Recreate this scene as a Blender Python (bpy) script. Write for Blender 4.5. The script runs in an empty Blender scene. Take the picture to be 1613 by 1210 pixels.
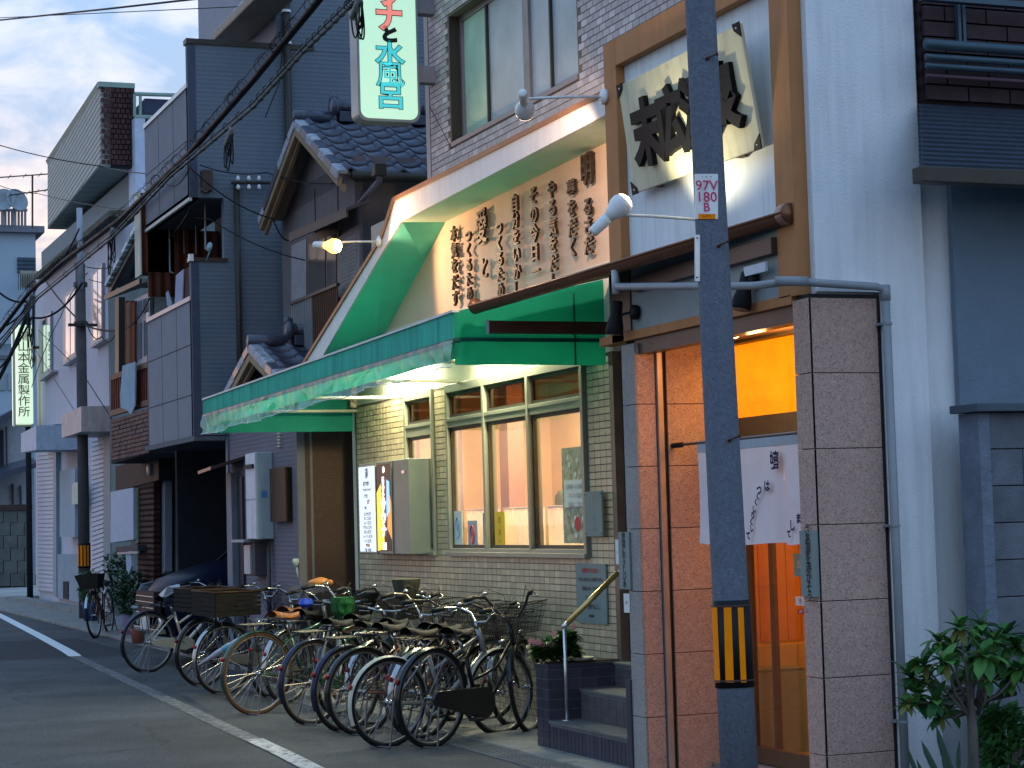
import bpy, math, random
from mathutils import Vector, Matrix, noise
random.seed(7)
sc = bpy.context.scene
COL = sc.collection
rad = math.radians
V = Vector
# ---------------------------------------------------------------- camera
F, CX, CY, EYE = 3200.0, 806.5, 605.0, 1.55
_y = V((-1251., -249., -F)).normalized()
_x = V((8183., -(249 - .028 * (8183 + 1251)), -F))
_x = (_x - _x.dot(_y) * _y).normalized()
_z = _x.cross(_y)
RW = Matrix((_x, _y, _z))                 # camera coords -> world
cam_d = bpy.data.cameras.new('camera')
cam_d.sensor_width = 36; cam_d.sensor_fit = 'HORIZONTAL'
cam_d.lens = 36 * F / 1613.; cam_d.clip_end = 900; cam_d.clip_start = .1
cam = bpy.data.objects.new('camera', cam_d); COL.objects.link(cam)
cam.matrix_world = Matrix.Translation((0, 0, EYE)) @ RW.to_4x4()
sc.camera = cam
# ---------------------------------------------------------------- world: dusk sky with clouds
W = bpy.data.worlds.new('World'); sc.world = W; W.use_nodes = True
nt = W.node_tree; N = nt.nodes; L = nt.links; N.clear()
SUN_EL, SUN_ROT = rad(1.5), rad(-14)
sky = N.new('ShaderNodeTexSky'); sky.sky_type = 'NISHITA'; sky.sun_disc = False
sky.sun_elevation = SUN_EL; sky.sun_rotation = SUN_ROT; sky.air_density = 1.3; sky.dust_density = 1.0; sky.ozone_density = 3.0
bg1 = N.new('ShaderNodeBackground'); bg1.inputs[1].default_value = .05
L.new(sky.outputs[0], bg1.inputs[0])
tc = N.new('ShaderNodeTexCoord')
sep = N.new('ShaderNodeSeparateXYZ'); L.new(tc.outputs['Generated'], sep.inputs[0])
# blue of the dusk, from horizon to zenith
r1 = N.new('ShaderNodeValToRGB'); L.new(sep.outputs[2], r1.inputs[0])
cr = r1.color_ramp
cr.elements[0].position = 0.0; cr.elements[0].color = (.30, .30, .37, 1)
cr.elements[1].position = 1.0; cr.elements[1].color = (.15, .38, .76, 1)
e = cr.elements.new(.12); e.color = (.25, .29, .37, 1)
e = cr.elements.new(.3); e.color = (.21, .34, .54, 1)
# clouds
mp = N.new('ShaderNodeMapping'); mp.inputs['Scale'].default_value = (1.0, 1.0, 2.4); mp.inputs['Location'].default_value = (.35, .2, .15)
L.new(tc.outputs['Generated'], mp.inputs[0])
n1 = N.new('ShaderNodeTexNoise'); n1.inputs['Scale'].default_value = 13; n1.inputs['Detail'].default_value = 7; n1.inputs['Roughness'].default_value = .55; n1.inputs['Distortion'].default_value = .5
L.new(mp.outputs[0], n1.inputs[0])
r2 = N.new('ShaderNodeValToRGB'); L.new(n1.outputs[0], r2.inputs[0])
r2.color_ramp.elements[0].position = .42; r2.color_ramp.elements[0].color = (0, 0, 0, 1)
r2.color_ramp.elements[1].position = .60; r2.color_ramp.elements[1].color = (1, 1, 1, 1)
r3 = N.new('ShaderNodeValToRGB'); L.new(sep.outputs[2], r3.inputs[0])       # cloud colour by height
c3 = r3.color_ramp
c3.elements[0].position = .0; c3.elements[0].color = (.62, .46, .42, 1)
c3.elements[1].position = .55; c3.elements[1].color = (.34, .50, .84, 1)
e = c3.elements.new(.15); e.color = (.64, .50, .46, 1)
e = c3.elements.new(.205); e.color = (.46, .47, .54, 1)
r4 = N.new('ShaderNodeValToRGB'); L.new(sep.outputs[2], r4.inputs[0])       # clouds away from the sunset: grey blue
r4.color_ramp.elements[0].position = 0.; r4.color_ramp.elements[0].color = (.38, .42, .47, 1)
r4.color_ramp.elements[1].position = .6; r4.color_ramp.elements[1].color = (.36, .49, .70, 1)
sm = N.new('ShaderNodeMapRange'); sm.inputs[1].default_value = .55; sm.inputs[2].default_value = .92; L.new(sep.outputs[1], sm.inputs[0])
mc = N.new('ShaderNodeMixRGB'); L.new(sm.outputs[0], mc.inputs[0]); L.new(r4.outputs[0], mc.inputs[1]); L.new(r3.outputs[0], mc.inputs[2])
mx = N.new('ShaderNodeMixRGB'); L.new(r2.outputs[0], mx.inputs[0]); L.new(r1.outputs[0], mx.inputs[1]); L.new(mc.outputs[0], mx.inputs[2])
bg2 = N.new('ShaderNodeBackground'); bg2.inputs[1].default_value = 1.0
L.new(mx.outputs[0], bg2.inputs[0])
ad = N.new('ShaderNodeAddShader'); L.new(bg1.outputs[0], ad.inputs[0]); L.new(bg2.outputs[0], ad.inputs[1])
wo = N.new('ShaderNodeOutputWorld'); L.new(ad.outputs[0], wo.inputs[0])
# the sun is at the horizon down the street: only a trace of soft warm light
sd = bpy.data.lights.new('sun', 'SUN'); sd.energy = .02; sd.angle = rad(12); sd.color = (1, .72, .55)
sun = bpy.data.objects.new('sun', sd); COL.objects.link(sun)
sdir = V((math.sin(SUN_ROT) * math.cos(SUN_EL), math.cos(SUN_ROT) * math.cos(SUN_EL), math.sin(SUN_EL)))
sun.rotation_euler = sdir.to_track_quat('Z', 'Y').to_euler(); sun.location = (0, 0, 30)
sc.view_settings.view_transform = 'Standard'; sc.view_settings.look = 'None'
sc.view_settings.exposure = .85; sc.view_settings.gamma = 1; sc.view_settings.use_curve_mapping = False
sc.render.engine = 'CYCLES'
cy = sc.cycles; cy.use_denoising = True; cy.max_bounces = 7; cy.diffuse_bounces = 3; cy.glossy_bounces = 3
cy.transparent_max_bounces = 16; cy.transmission_bounces = 5; cy.sample_clamp_indirect = 4; cy.caustics_reflective = False; cy.caustics_refractive = False
# ---------------------------------------------------------------- placing helpers
C0 = V((0, 0, EYE))
def ray(u, v): return RW @ V(((u - CX) / F, -(v - CY) / F, -1.))
def onX(u, v, x): r = ray(u, v); return C0 + r * (x / r.x)
def onY(u, v, y): r = ray(u, v); return C0 + r * (y / r.y)
def onZ(u, v, z=0.): r = ray(u, v); return C0 + r * ((z - EYE) / r.z)
def onP(u, v, p, n):
    r = ray(u, v); return C0 + r * ((V(p) - C0).dot(n) / r.dot(n))
# ---------------------------------------------------------------- mesh helpers
ORG = {}
CACHE = {}
class MB:
    def __init__(s): s.v = []; s.f = []; s.t = []; s.tone = 0.
    def add(s, vs, fs):
        b = len(s.v); s.v += [tuple(p) for p in vs]
        for f in fs: s.f.append(tuple(b + i for i in f)); s.t.append(s.tone)
        return s
    def obox(s, c, a, b, d):
        c, a, b, d = V(c), V(a), V(b), V(d)
        vs = [c + a * i + b * j + d * k for i in (-1, 1) for j in (-1, 1) for k in (-1, 1)]
        return s.add(vs, [(0, 1, 3, 2), (4, 6, 7, 5), (0, 4, 5, 1), (2, 3, 7, 6), (0, 2, 6, 4), (1, 5, 7, 3)])
    def box(s, x0, x1, y0, y1, z0, z1):
        return s.obox(((x0 + x1) / 2, (y0 + y1) / 2, (z0 + z1) / 2), (abs(x1 - x0) / 2, 0, 0), (0, abs(y1 - y0) / 2, 0), (0, 0, abs(z1 - z0) / 2))
    def prism(s, pts, ext):
        n = len(pts); ext = V(ext); a = [V(p) for p in pts]; b = [p + ext for p in a]
        fs = [tuple(range(n - 1, -1, -1)), tuple(range(n, 2 * n))] + [(i, (i + 1) % n, n + (i + 1) % n, n + i) for i in range(n)]
        return s.add(a + b, fs)
    def quad(s, a, b, c, d): return s.add([a, b, c, d], [(0, 1, 2, 3)])
    def bar(s, a, b, w, h, up=(0, 0, 1)):
        a, b = V(a), V(b); d = (b - a); u = V(up); r = d.cross(u).normalized(); u2 = r.cross(d).normalized()
        return s.obox((a + b) / 2, d / 2, r * w / 2, u2 * h / 2)
    def tube(s, pts, r, n=8, caps=True, close=False):
        pts = [V(p) for p in pts]; m = len(pts); rs = r if isinstance(r, (list, tuple)) else [r] * m
        vs = []; prev = None
        for i, p in enumerate(pts):
            if close: t = pts[(i + 1) % m] - pts[i - 1]
            else: t = pts[min(i + 1, m - 1)] - pts[max(i - 1, 0)]
            if t.length < 1e-9: t = V((0, 0, 1))
            t.normalize()
            if prev is None:
                a = V((0, 0, 1)) if abs(t.z) < .9 else V((1, 0, 0)); a = (a - a.dot(t) * t).normalized()
            else:
                a = prev - prev.dot(t) * t
                a = a.normalized() if a.length > 1e-6 else V((1, 0, 0))
            prev = a; b = t.cross(a)
            for k in range(n):
                an = 2 * math.pi * k / n; vs.append(p + (a * math.cos(an) + b * math.sin(an)) * rs[i])
        fs = []
        for i in range(m if close else m - 1):
            j = (i + 1) % m
            for k in range(n): fs.append((i * n + k, i * n + (k + 1) % n, j * n + (k + 1) % n, j * n + k))
        if caps and not close: fs += [tuple(range(n - 1, -1, -1)), tuple((m - 1) * n + k for k in range(n))]
        return s.add(vs, fs)
    def cyl(s, a, b, r, r2=None, n=12): return s.tube([a, b], [r, r if r2 is None else r2], n)
    def grid(s, P, nu, nv):
        vs = [P(i / nu, j / nv) for i in range(nu + 1) for j in range(nv + 1)]
        fs = [(i * (nv + 1) + j, (i + 1) * (nv + 1) + j, (i + 1) * (nv + 1) + j + 1, i * (nv + 1) + j + 1) for i in range(nu) for j in range(nv)]
        return s.add(vs, fs)
    def lathe(s, base, prof, n=16, ax=(0, 0, 1)):
        base = V(base); ax = V(ax).normalized()
        a = V((1, 0, 0)) if abs(ax.x) < .9 else V((0, 1, 0)); a = (a - a.dot(ax) * ax).normalized(); b = ax.cross(a)
        vs = []
        for r, h in prof:
            for k in range(n):
                t = 2 * math.pi * k / n; vs.append(base + ax * h + (a * math.cos(t) + b * math.sin(t)) * r)
        fs = [(i * n + k, i * n + (k + 1) % n, (i + 1) * n + (k + 1) % n, (i + 1) * n + k) for i in range(len(prof) - 1) for k in range(n)]
        fs += [tuple(range(n - 1, -1, -1)), tuple((len(prof) - 1) * n + k for k in range(n))]
        return s.add(vs, fs)
    def build(s, name, mat, parent=None, smooth=False, bevel=0, key=None, kind=None):
        me = CACHE.get(key) if key else None
        if me is None:
            o3 = ORG.get(parent.name, V((0, 0, 0))) if parent else V((0, 0, 0))
            me = bpy.data.meshes.new(name)
            me.from_pydata([(p[0] - o3[0], p[1] - o3[1], p[2] - o3[2]) for p in s.v], [], s.f)
            if any(s.t):
                at = me.attributes.new('tone', 'FLOAT', 'FACE'); at.data.foreach_set('value', s.t)
            if smooth: me.polygons.foreach_set('use_smooth', [True] * len(me.polygons))
            me.materials.append(mat); me.update()
            if key: CACHE[key] = me
        o = bpy.data.objects.new(name, me); COL.objects.link(o)
        if parent:
            o.parent = parent
            ORG[o.name] = ORG.get(parent.name, V((0, 0, 0)))
        if me.materials[0] != mat:
            o.material_slots[0].link = 'OBJECT'; o.material_slots[0].material = mat
        if bevel:
            b = o.modifiers.new('bevel', 'BEVEL'); b.width = bevel; b.segments = 2; b.limit_method = 'ANGLE'
        if smooth:
            pass
        if kind: o['kind'] = kind
        return o
def thing(name, label, cat, loc=(0, 0, 0), group=None, local=False, rotz=0, lean=0):
    o = bpy.data.objects.new(name, None); COL.objects.link(o); o.location = loc
    o.empty_display_size = .1; o.rotation_euler = (lean, 0, rotz)
    o['label'] = label; o['category'] = cat
    if group: o['group'] = group
    ORG[o.name] = V((0, 0, 0)) if local else V(loc)
    return o
def tag(o, label, cat=None, group=None):
    o['label'] = label
    if cat: o['category'] = cat
    if group: o['group'] = group
    return o
# ---------------------------------------------------------------- materials
MATS = {}
DEF = {'spec': .25}
def mat(name, col, rough=.6, metal=0., var=.12, vs=6., bump=0., bs=40., streak=0., trans=0., tone=0., spec=None, rib=None, speck=0., coat=0., grime=None, alpha=None):
    if name in MATS: return MATS[name]
    if spec is None: spec = DEF['spec']
    m = bpy.data.materials.new(name); m.use_nodes = True; MATS[name] = m
    t = m.node_tree; n = t.nodes; l = t.links; b = n['Principled BSDF']; out = n['Material Output']
    b.inputs['Roughness'].default_value = rough; b.inputs['Metallic'].default_value = metal
    b.inputs['Specular IOR Level'].default_value = spec
    if coat: b.inputs['Coat Weight'].default_value = coat; b.inputs['Coat Roughness'].default_value = .05
    co = n.new('ShaderNodeTexCoord').outputs['Object']
    c = n.new('ShaderNodeRGB'); c.outputs[0].default_value = (*col, 1); cur = c.outputs[0]
    def mul(cur, fac, lo, hi):
        mr = n.new('ShaderNodeMapRange'); l.new(fac, mr.inputs[0]); mr.inputs['To Min'].default_value = lo; mr.inputs['To Max'].default_value = hi
        mm = n.new('ShaderNodeVectorMath'); mm.operation = 'SCALE'; l.new(cur, mm.inputs[0]); l.new(mr.outputs[0], mm.inputs['Scale']); return mm.outputs[0]
    def nz(scale, detail=4, vec=co, rough=.6):
        q = n.new('ShaderNodeTexNoise'); q.inputs['Scale'].default_value = scale; q.inputs['Detail'].default_value = detail; q.inputs['Roughness'].default_value = rough; l.new(vec, q.inputs[0]); return q.outputs[0]
    if var:
        f = nz(vs, 5); mr = n.new('ShaderNodeMapRange'); mr.inputs[1].default_value = .3; mr.inputs[2].default_value = .7; l.new(f, mr.inputs[0]); cur = mul(cur, mr.outputs[0], 1 - var, 1 + var)
    if streak:
        mpp = n.new('ShaderNodeMapping'); mpp.inputs['Scale'].default_value = (9, 9, .7); l.new(co, mpp.inputs[0])
        f = nz(1.6, 6, mpp.outputs[0]); mr = n.new('ShaderNodeMapRange'); mr.inputs[1].default_value = .45; mr.inputs[2].default_value = .75; l.new(f, mr.inputs[0]); cur = mul(cur, mr.outputs[0], 1, 1 - streak)
    if speck:
        q = n.new('ShaderNodeTexVoronoi'); q.inputs['Scale'].default_value = 170; l.new(co, q.inputs[0])
        g = n.new('ShaderNodeSeparateColor'); l.new(q.outputs['Color'], g.inputs[0])
        mr = n.new('ShaderNodeMapRange'); mr.inputs[1].default_value = .7; mr.inputs[2].default_value = .95; l.new(g.outputs[0], mr.inputs[0]); cur = mul(cur, mr.outputs[0], 1, 1 - speck)
        mr = n.new('ShaderNodeMapRange'); mr.inputs[1].default_value = .9; mr.inputs[2].default_value = 1.0; l.new(g.outputs[1], mr.inputs[0]); cur = mul(cur, mr.outputs[0], 1, 1 + speck)
    if tone:
        q = n.new('ShaderNodeAttribute'); q.attribute_name = 'tone'; cur = mul(cur, q.outputs['Fac'], 1 - tone, 1 + tone)
    if name == 'asphalt':
        nd = n.new('ShaderNodeTexNoise'); nd.inputs['Scale'].default_value = 2.5; nd.inputs['Detail'].default_value = 4; l.new(co, nd.inputs[0])
        mv = n.new('ShaderNodeMixRGB'); mv.inputs[0].default_value = .35; l.new(co, mv.inputs[1]); l.new(nd.outputs['Color'], mv.inputs[2])
        q = n.new('ShaderNodeTexVoronoi'); q.feature = 'DISTANCE_TO_EDGE'; q.inputs['Scale'].default_value = .55; l.new(mv.outputs[0], q.inputs[0])
        mr = n.new('ShaderNodeMapRange'); mr.inputs[1].default_value = .0; mr.inputs[2].default_value = .008; l.new(q.outputs[0], mr.inputs[0]); cur = mul(cur, mr.outputs[0], .55, 1)
        q = n.new('ShaderNodeTexNoise'); q.inputs['Scale'].default_value = .5; q.inputs['Detail'].default_value = 6; l.new(co, q.inputs[0])
        mr = n.new('ShaderNodeMapRange'); mr.inputs[1].default_value = .35; mr.inputs[2].default_value = .65; l.new(q.outputs[0], mr.inputs[0]); cur = mul(cur, mr.outputs[0], .78, 1.25)
        q = n.new('ShaderNodeTexNoise'); q.inputs['Scale'].default_value = 55; q.inputs['Detail'].default_value = 3; l.new(co, q.inputs[0])
        mr = n.new('ShaderNodeMapRange'); mr.inputs[1].default_value = .35; mr.inputs[2].default_value = .65; l.new(q.outputs[0], mr.inputs[0]); cur = mul(cur, mr.outputs[0], .72, 1.32)
    if grime:      # (colour, threshold, scale): patches of dirt or rust
        f = nz(grime[2], 8, rough=.7); mr = n.new('ShaderNodeMapRange'); mr.inputs[1].default_value = grime[1]; mr.inputs[2].default_value = grime[1] + .1; l.new(f, mr.inputs[0])
        mm = n.new('ShaderNodeMixRGB'); l.new(mr.outputs[0], mm.inputs[0]); l.new(cur, mm.inputs[1]); mm.inputs[2].default_value = (*grime[0], 1); cur = mm.outputs[0]
    l.new(cur, b.inputs['Base Color'])
    nrm = None
    if bump:
        bp = n.new('ShaderNodeBump'); bp.inputs['Strength'].default_value = bump; bp.inputs['Distance'].default_value = .01; l.new(nz(bs, 5), bp.inputs['Height']); nrm = bp.outputs[0]
    if rib:        # (direction vector, period m, strength)
        d = V(rib[0]); vm = n.new('ShaderNodeVectorMath'); vm.operation = 'DOT_PRODUCT'; l.new(co, vm.inputs[0]); vm.inputs[1].default_value = d
        ma = n.new('ShaderNodeMath'); ma.operation = 'MULTIPLY'; ma.inputs[1].default_value = 2 * math.pi / rib[1]; l.new(vm.outputs['Value'], ma.inputs[0])
        si = n.new('ShaderNodeMath'); si.operation = 'SINE'; l.new(ma.outputs[0], si.inputs[0])
        bp = n.new('ShaderNodeBump'); bp.inputs['Strength'].default_value = rib[2]; bp.inputs['Distance'].default_value = rib[1] * .25; l.new(si.outputs[0], bp.inputs['Height'])
        if nrm: l.new(nrm, bp.inputs['Normal'])
        nrm = bp.outputs[0]
    if nrm: l.new(nrm, b.inputs['Normal'])
    if trans:
        tr = n.new('ShaderNodeBsdfTranslucent'); l.new(cur, tr.inputs[0]); ms = n.new('ShaderNodeMixShader'); ms.inputs[0].default_value = trans
        l.new(b.outputs[0], ms.inputs[1]); l.new(tr.outputs[0], ms.inputs[2]); l.new(ms.outputs[0], out.inputs[0])
    if alpha is not None:
        tp = n.new('ShaderNodeBsdfTransparent'); ms = n.new('ShaderNodeMixShader'); ms.inputs[0].default_value = alpha
        src = out.inputs[0].links[0].from_socket
        l.new(tp.outputs[0], ms.inputs[1]); l.new(src, ms.inputs[2]); l.new(ms.outputs[0], out.inputs[0])
    return m
def emat(name, col, st):
    if name in MATS: return MATS[name]
    m = bpy.data.materials.new(name); m.use_nodes = True; MATS[name] = m
    b = m.node_tree.nodes['Principled BSDF']; b.inputs['Base Color'].default_value = (*col, 1); b.inputs['Roughness'].default_value = .4
    b.inputs['Emission Color'].default_value = (*col, 1); b.inputs['Emission Strength'].default_value = st
    return m
def glass(name, tint=(1, 1, 1), refl=.12, rough=.02, dirt=.0):
    if name in MATS: return MATS[name]
    m = bpy.data.materials.new(name); m.use_nodes = True; MATS[name] = m
    t = m.node_tree; n = t.nodes; l = t.links; n.clear()
    tp = n.new('ShaderNodeBsdfTransparent'); tp.inputs[0].default_value = (*tint, 1)
    gl = n.new('ShaderNodeBsdfGlossy'); gl.inputs['Roughness'].default_value = rough
    fr = n.new('ShaderNodeLayerWeight'); fr.inputs[0].default_value = .5
    pw_ = n.new('ShaderNodeMath'); pw_.operation = 'POWER'; l.new(fr.outputs['Facing'], pw_.inputs[0]); pw_.inputs[1].default_value = 4.
    ml = n.new('ShaderNodeMath'); ml.operation = 'MULTIPLY_ADD'; l.new(pw_.outputs[0], ml.inputs[0]); ml.inputs[1].default_value = refl * 4; ml.inputs[2].default_value = .03; ml.use_clamp = True
    ms = n.new('ShaderNodeMixShader'); l.new(ml.outputs[0], ms.inputs[0]); l.new(tp.outputs[0], ms.inputs[1]); l.new(gl.outputs[0], ms.inputs[2])
    src = ms.outputs[0]
    if dirt:
        df = n.new('ShaderNodeBsdfDiffuse'); df.inputs[0].default_value = (.5, .5, .48, 1); tl = n.new('ShaderNodeBsdfTranslucent'); tl.inputs[0].default_value = (.6, .6, .58, 1)
        m0 = n.new('ShaderNodeMixShader'); m0.inputs[0].default_value = .6; l.new(df.outputs[0], m0.inputs[1]); l.new(tl.outputs[0], m0.inputs[2])
        m2 = n.new('ShaderNodeMixShader'); m2.inputs[0].default_value = dirt; l.new(src, m2.inputs[1]); l.new(m0.outputs[0], m2.inputs[2]); src = m2.outputs[0]
    o = n.new('ShaderNodeOutputMaterial'); l.new(src, o.inputs[0])
    return m
# ---------------------------------------------------------------- lettering
def txt(name, body, mt, pos, right, up, size, parent, ext=.002, wide=1., bold=0., line=1., align='CENTER', label=None, smooth=False):
    c = bpy.data.curves.new('t', 'FONT'); c.body = body; c.size = size; c.align_x = align; c.align_y = 'CENTER'
    c.extrude = 0; c.offset = bold; c.space_line = line; c.resolution_u = 3
    tmp = bpy.data.objects.new('t', c); COL.objects.link(tmp)
    dg = bpy.context.evaluated_depsgraph_get(); me = bpy.data.meshes.new_from_object(tmp.evaluated_get(dg))
    COL.objects.unlink(tmp); bpy.data.objects.remove(tmp)
    r, u = V(right).normalized(), V(up).normalized(); n = r.cross(u).normalized()
    off = ORG.get(parent.name, V((0, 0, 0))) if parent else V((0, 0, 0))
    mb = MB(); vs = [V(p.co) for p in me.vertices]; fs = [tuple(p.vertices) for p in me.polygons]
    zf = ext
    front = [V(pos) + r * p.x * wide + u * p.y + n * zf for p in vs]
    mb.add(front, fs)
    if ext > .004:
        cnt = {}
        for f in fs:
            for i in range(len(f)):
                k = (f[i], f[(i + 1) % len(f)]); kk = (min(k), max(k)); cnt[kk] = cnt.get(kk, 0) + 1
        back = [q - n * ext for q in front]; b = len(mb.v); mb.v += [tuple(q) for q in back]
        for (i, j), q in cnt.items():
            if q == 1: mb.f.append((i, j, b + j, b + i)); mb.t.append(0)
    bpy.data.meshes.remove(me); bpy.data.curves.remove(c)
    o = mb.build(name, mt, parent)
    if label: o['label'] = label
    return o
def lamp(name, typ, loc, power, col, size=.2, tgt=None, spot=None, parent=None, size_y=None, blend=.4):
    d = bpy.data.lights.new(name, typ); d.energy = power; d.color = col
    if typ == 'AREA':
        d.size = size
        if size_y: d.shape = 'RECTANGLE'; d.size_y = size_y
    else: d.shadow_soft_size = size
    if spot: d.spot_size = rad(spot); d.spot_blend = blend
    o = bpy.data.objects.new(name, d); COL.objects.link(o); o.location = loc
    if tgt is not None: o.rotation_euler = (V(tgt) - V(loc)).to_track_quat('-Z', 'Y').to_euler()
    if parent: o.parent = parent; o.location = V(loc) - ORG[parent.name]
    return o
# ================================================================ materials used
M = dict(
 asphalt=mat('asphalt', (.068, .072, .074), .85, var=.22, vs=1.3, bump=.6, bs=160, speck=.6, grime=((.036, .038, .042), .60, .9)),
 patch=mat('asphalt_patch', (.034, .034, .037), .85, var=.12, vs=3, bump=.4, bs=160, speck=.4),
 concrete=mat('concrete', (.22, .215, .20), .85, var=.2, vs=3, bump=.3, bs=60, grime=((.12, .11, .1), .56, 5)),
 channel=mat('channel_concrete', (.12, .125, .12), .8, var=.25, vs=4, bump=.3, bs=60),
 paint_white=mat('road_paint', (.72, .72, .70), .7, var=.1, vs=14, grime=((.30, .30, .30), .60, 22)),
 paint_worn=mat('worn_road_paint', (.18, .18, .175), .8, var=.4, vs=20, grime=((.075, .075, .078), .45, 12)),
 tile=mat('cream_tile', (.60, .48, .30), .4, var=.05, tone=.15, vs=3, spec=.5),
 grout=mat('grout', (.17, .145, .11), .9, var=.15),
 btile=mat('facade_tile', (.50, .45, .44), .38, var=.10, tone=.22, vs=30, bump=.25, bs=45),
 dtile=mat('charcoal_tile', (.055, .052, .072), .35, tone=.15, var=.1),
 dgrout=mat('pale_grout', (.19, .19, .20), .9),
 brown_tile=mat('brown_tile', (.20, .13, .09), .4, var=.2),
 alu=mat('olive_aluminium', (.30, .30, .24), .42, metal=.35, var=.06),
 alud=mat('dark_bronze_frame', (.055, .050, .042), .45, metal=.3),
 cream=mat('cream_plaster', (.62, .58, .46), .7, var=.08, bump=.1, bs=60),
 peach=mat('peach_board', (.62, .46, .35), .85, var=.08, vs=2, bump=.35, bs=90),
 hoodw=mat('pale_painted_metal', (.66, .66, .66), .5, var=.05, streak=.12),
 soffit=mat('pale_green_soffit', (.56, .72, .60), .8, var=.06, spec=.1), soffit_glow=mat('soffit_green_glow', (.15, .62, .52), .8, var=.05, spec=.1),  # sloping part: teal colour stands in for green light from the awning
 copper=mat('copper_brown_metal', (.30, .135, .05), .45, metal=.4, var=.15, streak=.2),
 orange=mat('orange_brown_post', (.46, .205, .08), .7, var=.08, metal=.1, streak=.12),
 umber=mat('dark_brown_metal', (.075, .05, .042), .4, metal=.3, var=.15),
 stucco=mat('white_stucco', (.78, .80, .82), .9, var=.07, vs=1.5, bump=.55, bs=75, streak=.16, spec=.1, grime=((.52, .54, .56), .66, 1.1)),
 panelw=mat('white_panel', (.76, .80, .82), .7, var=.06, vs=2, streak=.22, bump=.1),
 greyp=mat('grey_fascia_panel', (.30, .33, .33), .7, var=.08),
 stone=mat('pink_granite', (.52, .345, .285), .8, var=.10, vs=30, bump=.5, bs=120, speck=.42, tone=.05, spec=.25),
 stoneg=mat('grey_granite', (.33, .30, .28), .75, var=.10, vs=4, bump=.5, bs=120, speck=.35),
 joint=mat('dark_joint', (.03, .028, .03), .9),
 steel=mat('brushed_steel', (.62, .62, .62), .28, metal=.9, var=.05),
 brass=mat('brass_rail', (.60, .42, .16), .3, metal=.8, var=.08),
 pvc=mat('grey_plastic_pipe', (.26, .28, .30), .45, var=.08),
 pole=mat('utility_pole_concrete', (.135, .155, .19), .9, var=.12, vs=40, bump=.4, bs=110, speck=.3, spec=.2),
 black=mat('black_plastic', (.010, .010, .012), .6, spec=.2),
 yellow=mat('yellow_reflective', (.95, .25, .0), .6, var=.08, vs=20, spec=.1),
 rust=mat('rust', (.10, .035, .02), .8, metal=.2, var=.3),
 white=mat('white_enamel', (.78, .78, .76), .35),
 paper=mat('paper', (.70, .70, .66), .7, var=.04),
 bluep=mat('blue_print', (.10, .28, .55), .6), yelp=mat('yellow_print', (.72, .46, .03), .6), redp=mat('red_print', (.55, .05, .05), .6),
 tealp=mat('teal_print', (.22, .36, .35), .6), inkp=mat('ink', (.015, .015, .02), .6), plate=mat('grey_green_plate', (.17, .24, .235), .5, var=.05),
 canvas=mat('green_awning_canvas', (.010, .33, .20), .6, var=.05, trans=.55),
 fascia=mat('teal_fascia_metal', (.05, .42, .30), .8, var=.12, vs=2, streak=.45, spec=.15),
 wood=mat('orange_wood', (.50, .175, .045), .5, var=.12, vs=5),
 amber=mat('amber_wall', (.85, .50, .05), .8),
 kanji=mat('black_carved_letters', (.005, .006, .007), .6, spec=.15),
 boardk=mat('weathered_sign_board', (.68, .62, .42), .75, var=.10, vs=4, streak=.3, grime=((.25, .20, .14), .66, 6)),
 bronze=mat('bronze_letters', (.035, .022, .016), .5, metal=.2, var=.2),
 gold=mat('gilt_letters', (.85, .58, .25), .3, metal=.8),
)
# ================================================================ ground
g = MB(); g.quad((-300, -60, 0), (300, -60, 0), (300, 500, 0), (-300, 500, 0)); o = g.build('ground', M['asphalt']); o['kind'] = 'structure'
def strip(name, mt, pts, z0=.004):
    m = MB()
    for i in range(len(pts) - 1):
        (a, b), (c, d) = pts[i], pts[i + 1]
        m.quad((a[0], a[1], z0), (b[0], b[1], z0), (d[0], d[1], z0), (c[0], c[1], z0))
    o = m.build(name, mt); o['kind'] = 'structure'; return o
# white edge line, solid far off, worn away near
wl = [onZ(-60, 941), onZ(0, 970), onZ(60, 1001), onZ(106, 1026), onZ(118, 1034)]
def off(p, d): return (p[0] + d, p[1])
strip('edge_line', M['paint_white'], [(off(p, -.075), off(p, .085)) for p in wl])
wl2 = [onZ(118, 1034), onZ(250, 1096), onZ(370, 1153), onZ(430, 1180)]
strip('worn_edge_line', M['paint_worn'], [(off(p, -.07), off(p, .07)) for p in wl2])
wl3 = [onZ(400, 1166), onZ(450, 1190), onZ(520, 1226), onZ(700, 1320)]
strip('scuffed_edge_line', mat('scuffed_paint', (.46, .46, .45), .8, var=.2, vs=20, grime=((.08, .08, .083), .5, 16)), [(off(p, -.07), off(p, .07)) for p in wl3], .008)
# darker band of relaid asphalt across the street
a0, a1 = onZ(0, 1005), onZ(0, 1036)
strip('asphalt_patch', M['patch'], [((-2.2, onZ(60, 1036).y - .2), (-2.2, onZ(60, 1004).y)), ((4.9, onZ(180, 1032).y), (4.9, onZ(180, 1003).y))], .002)
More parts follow.
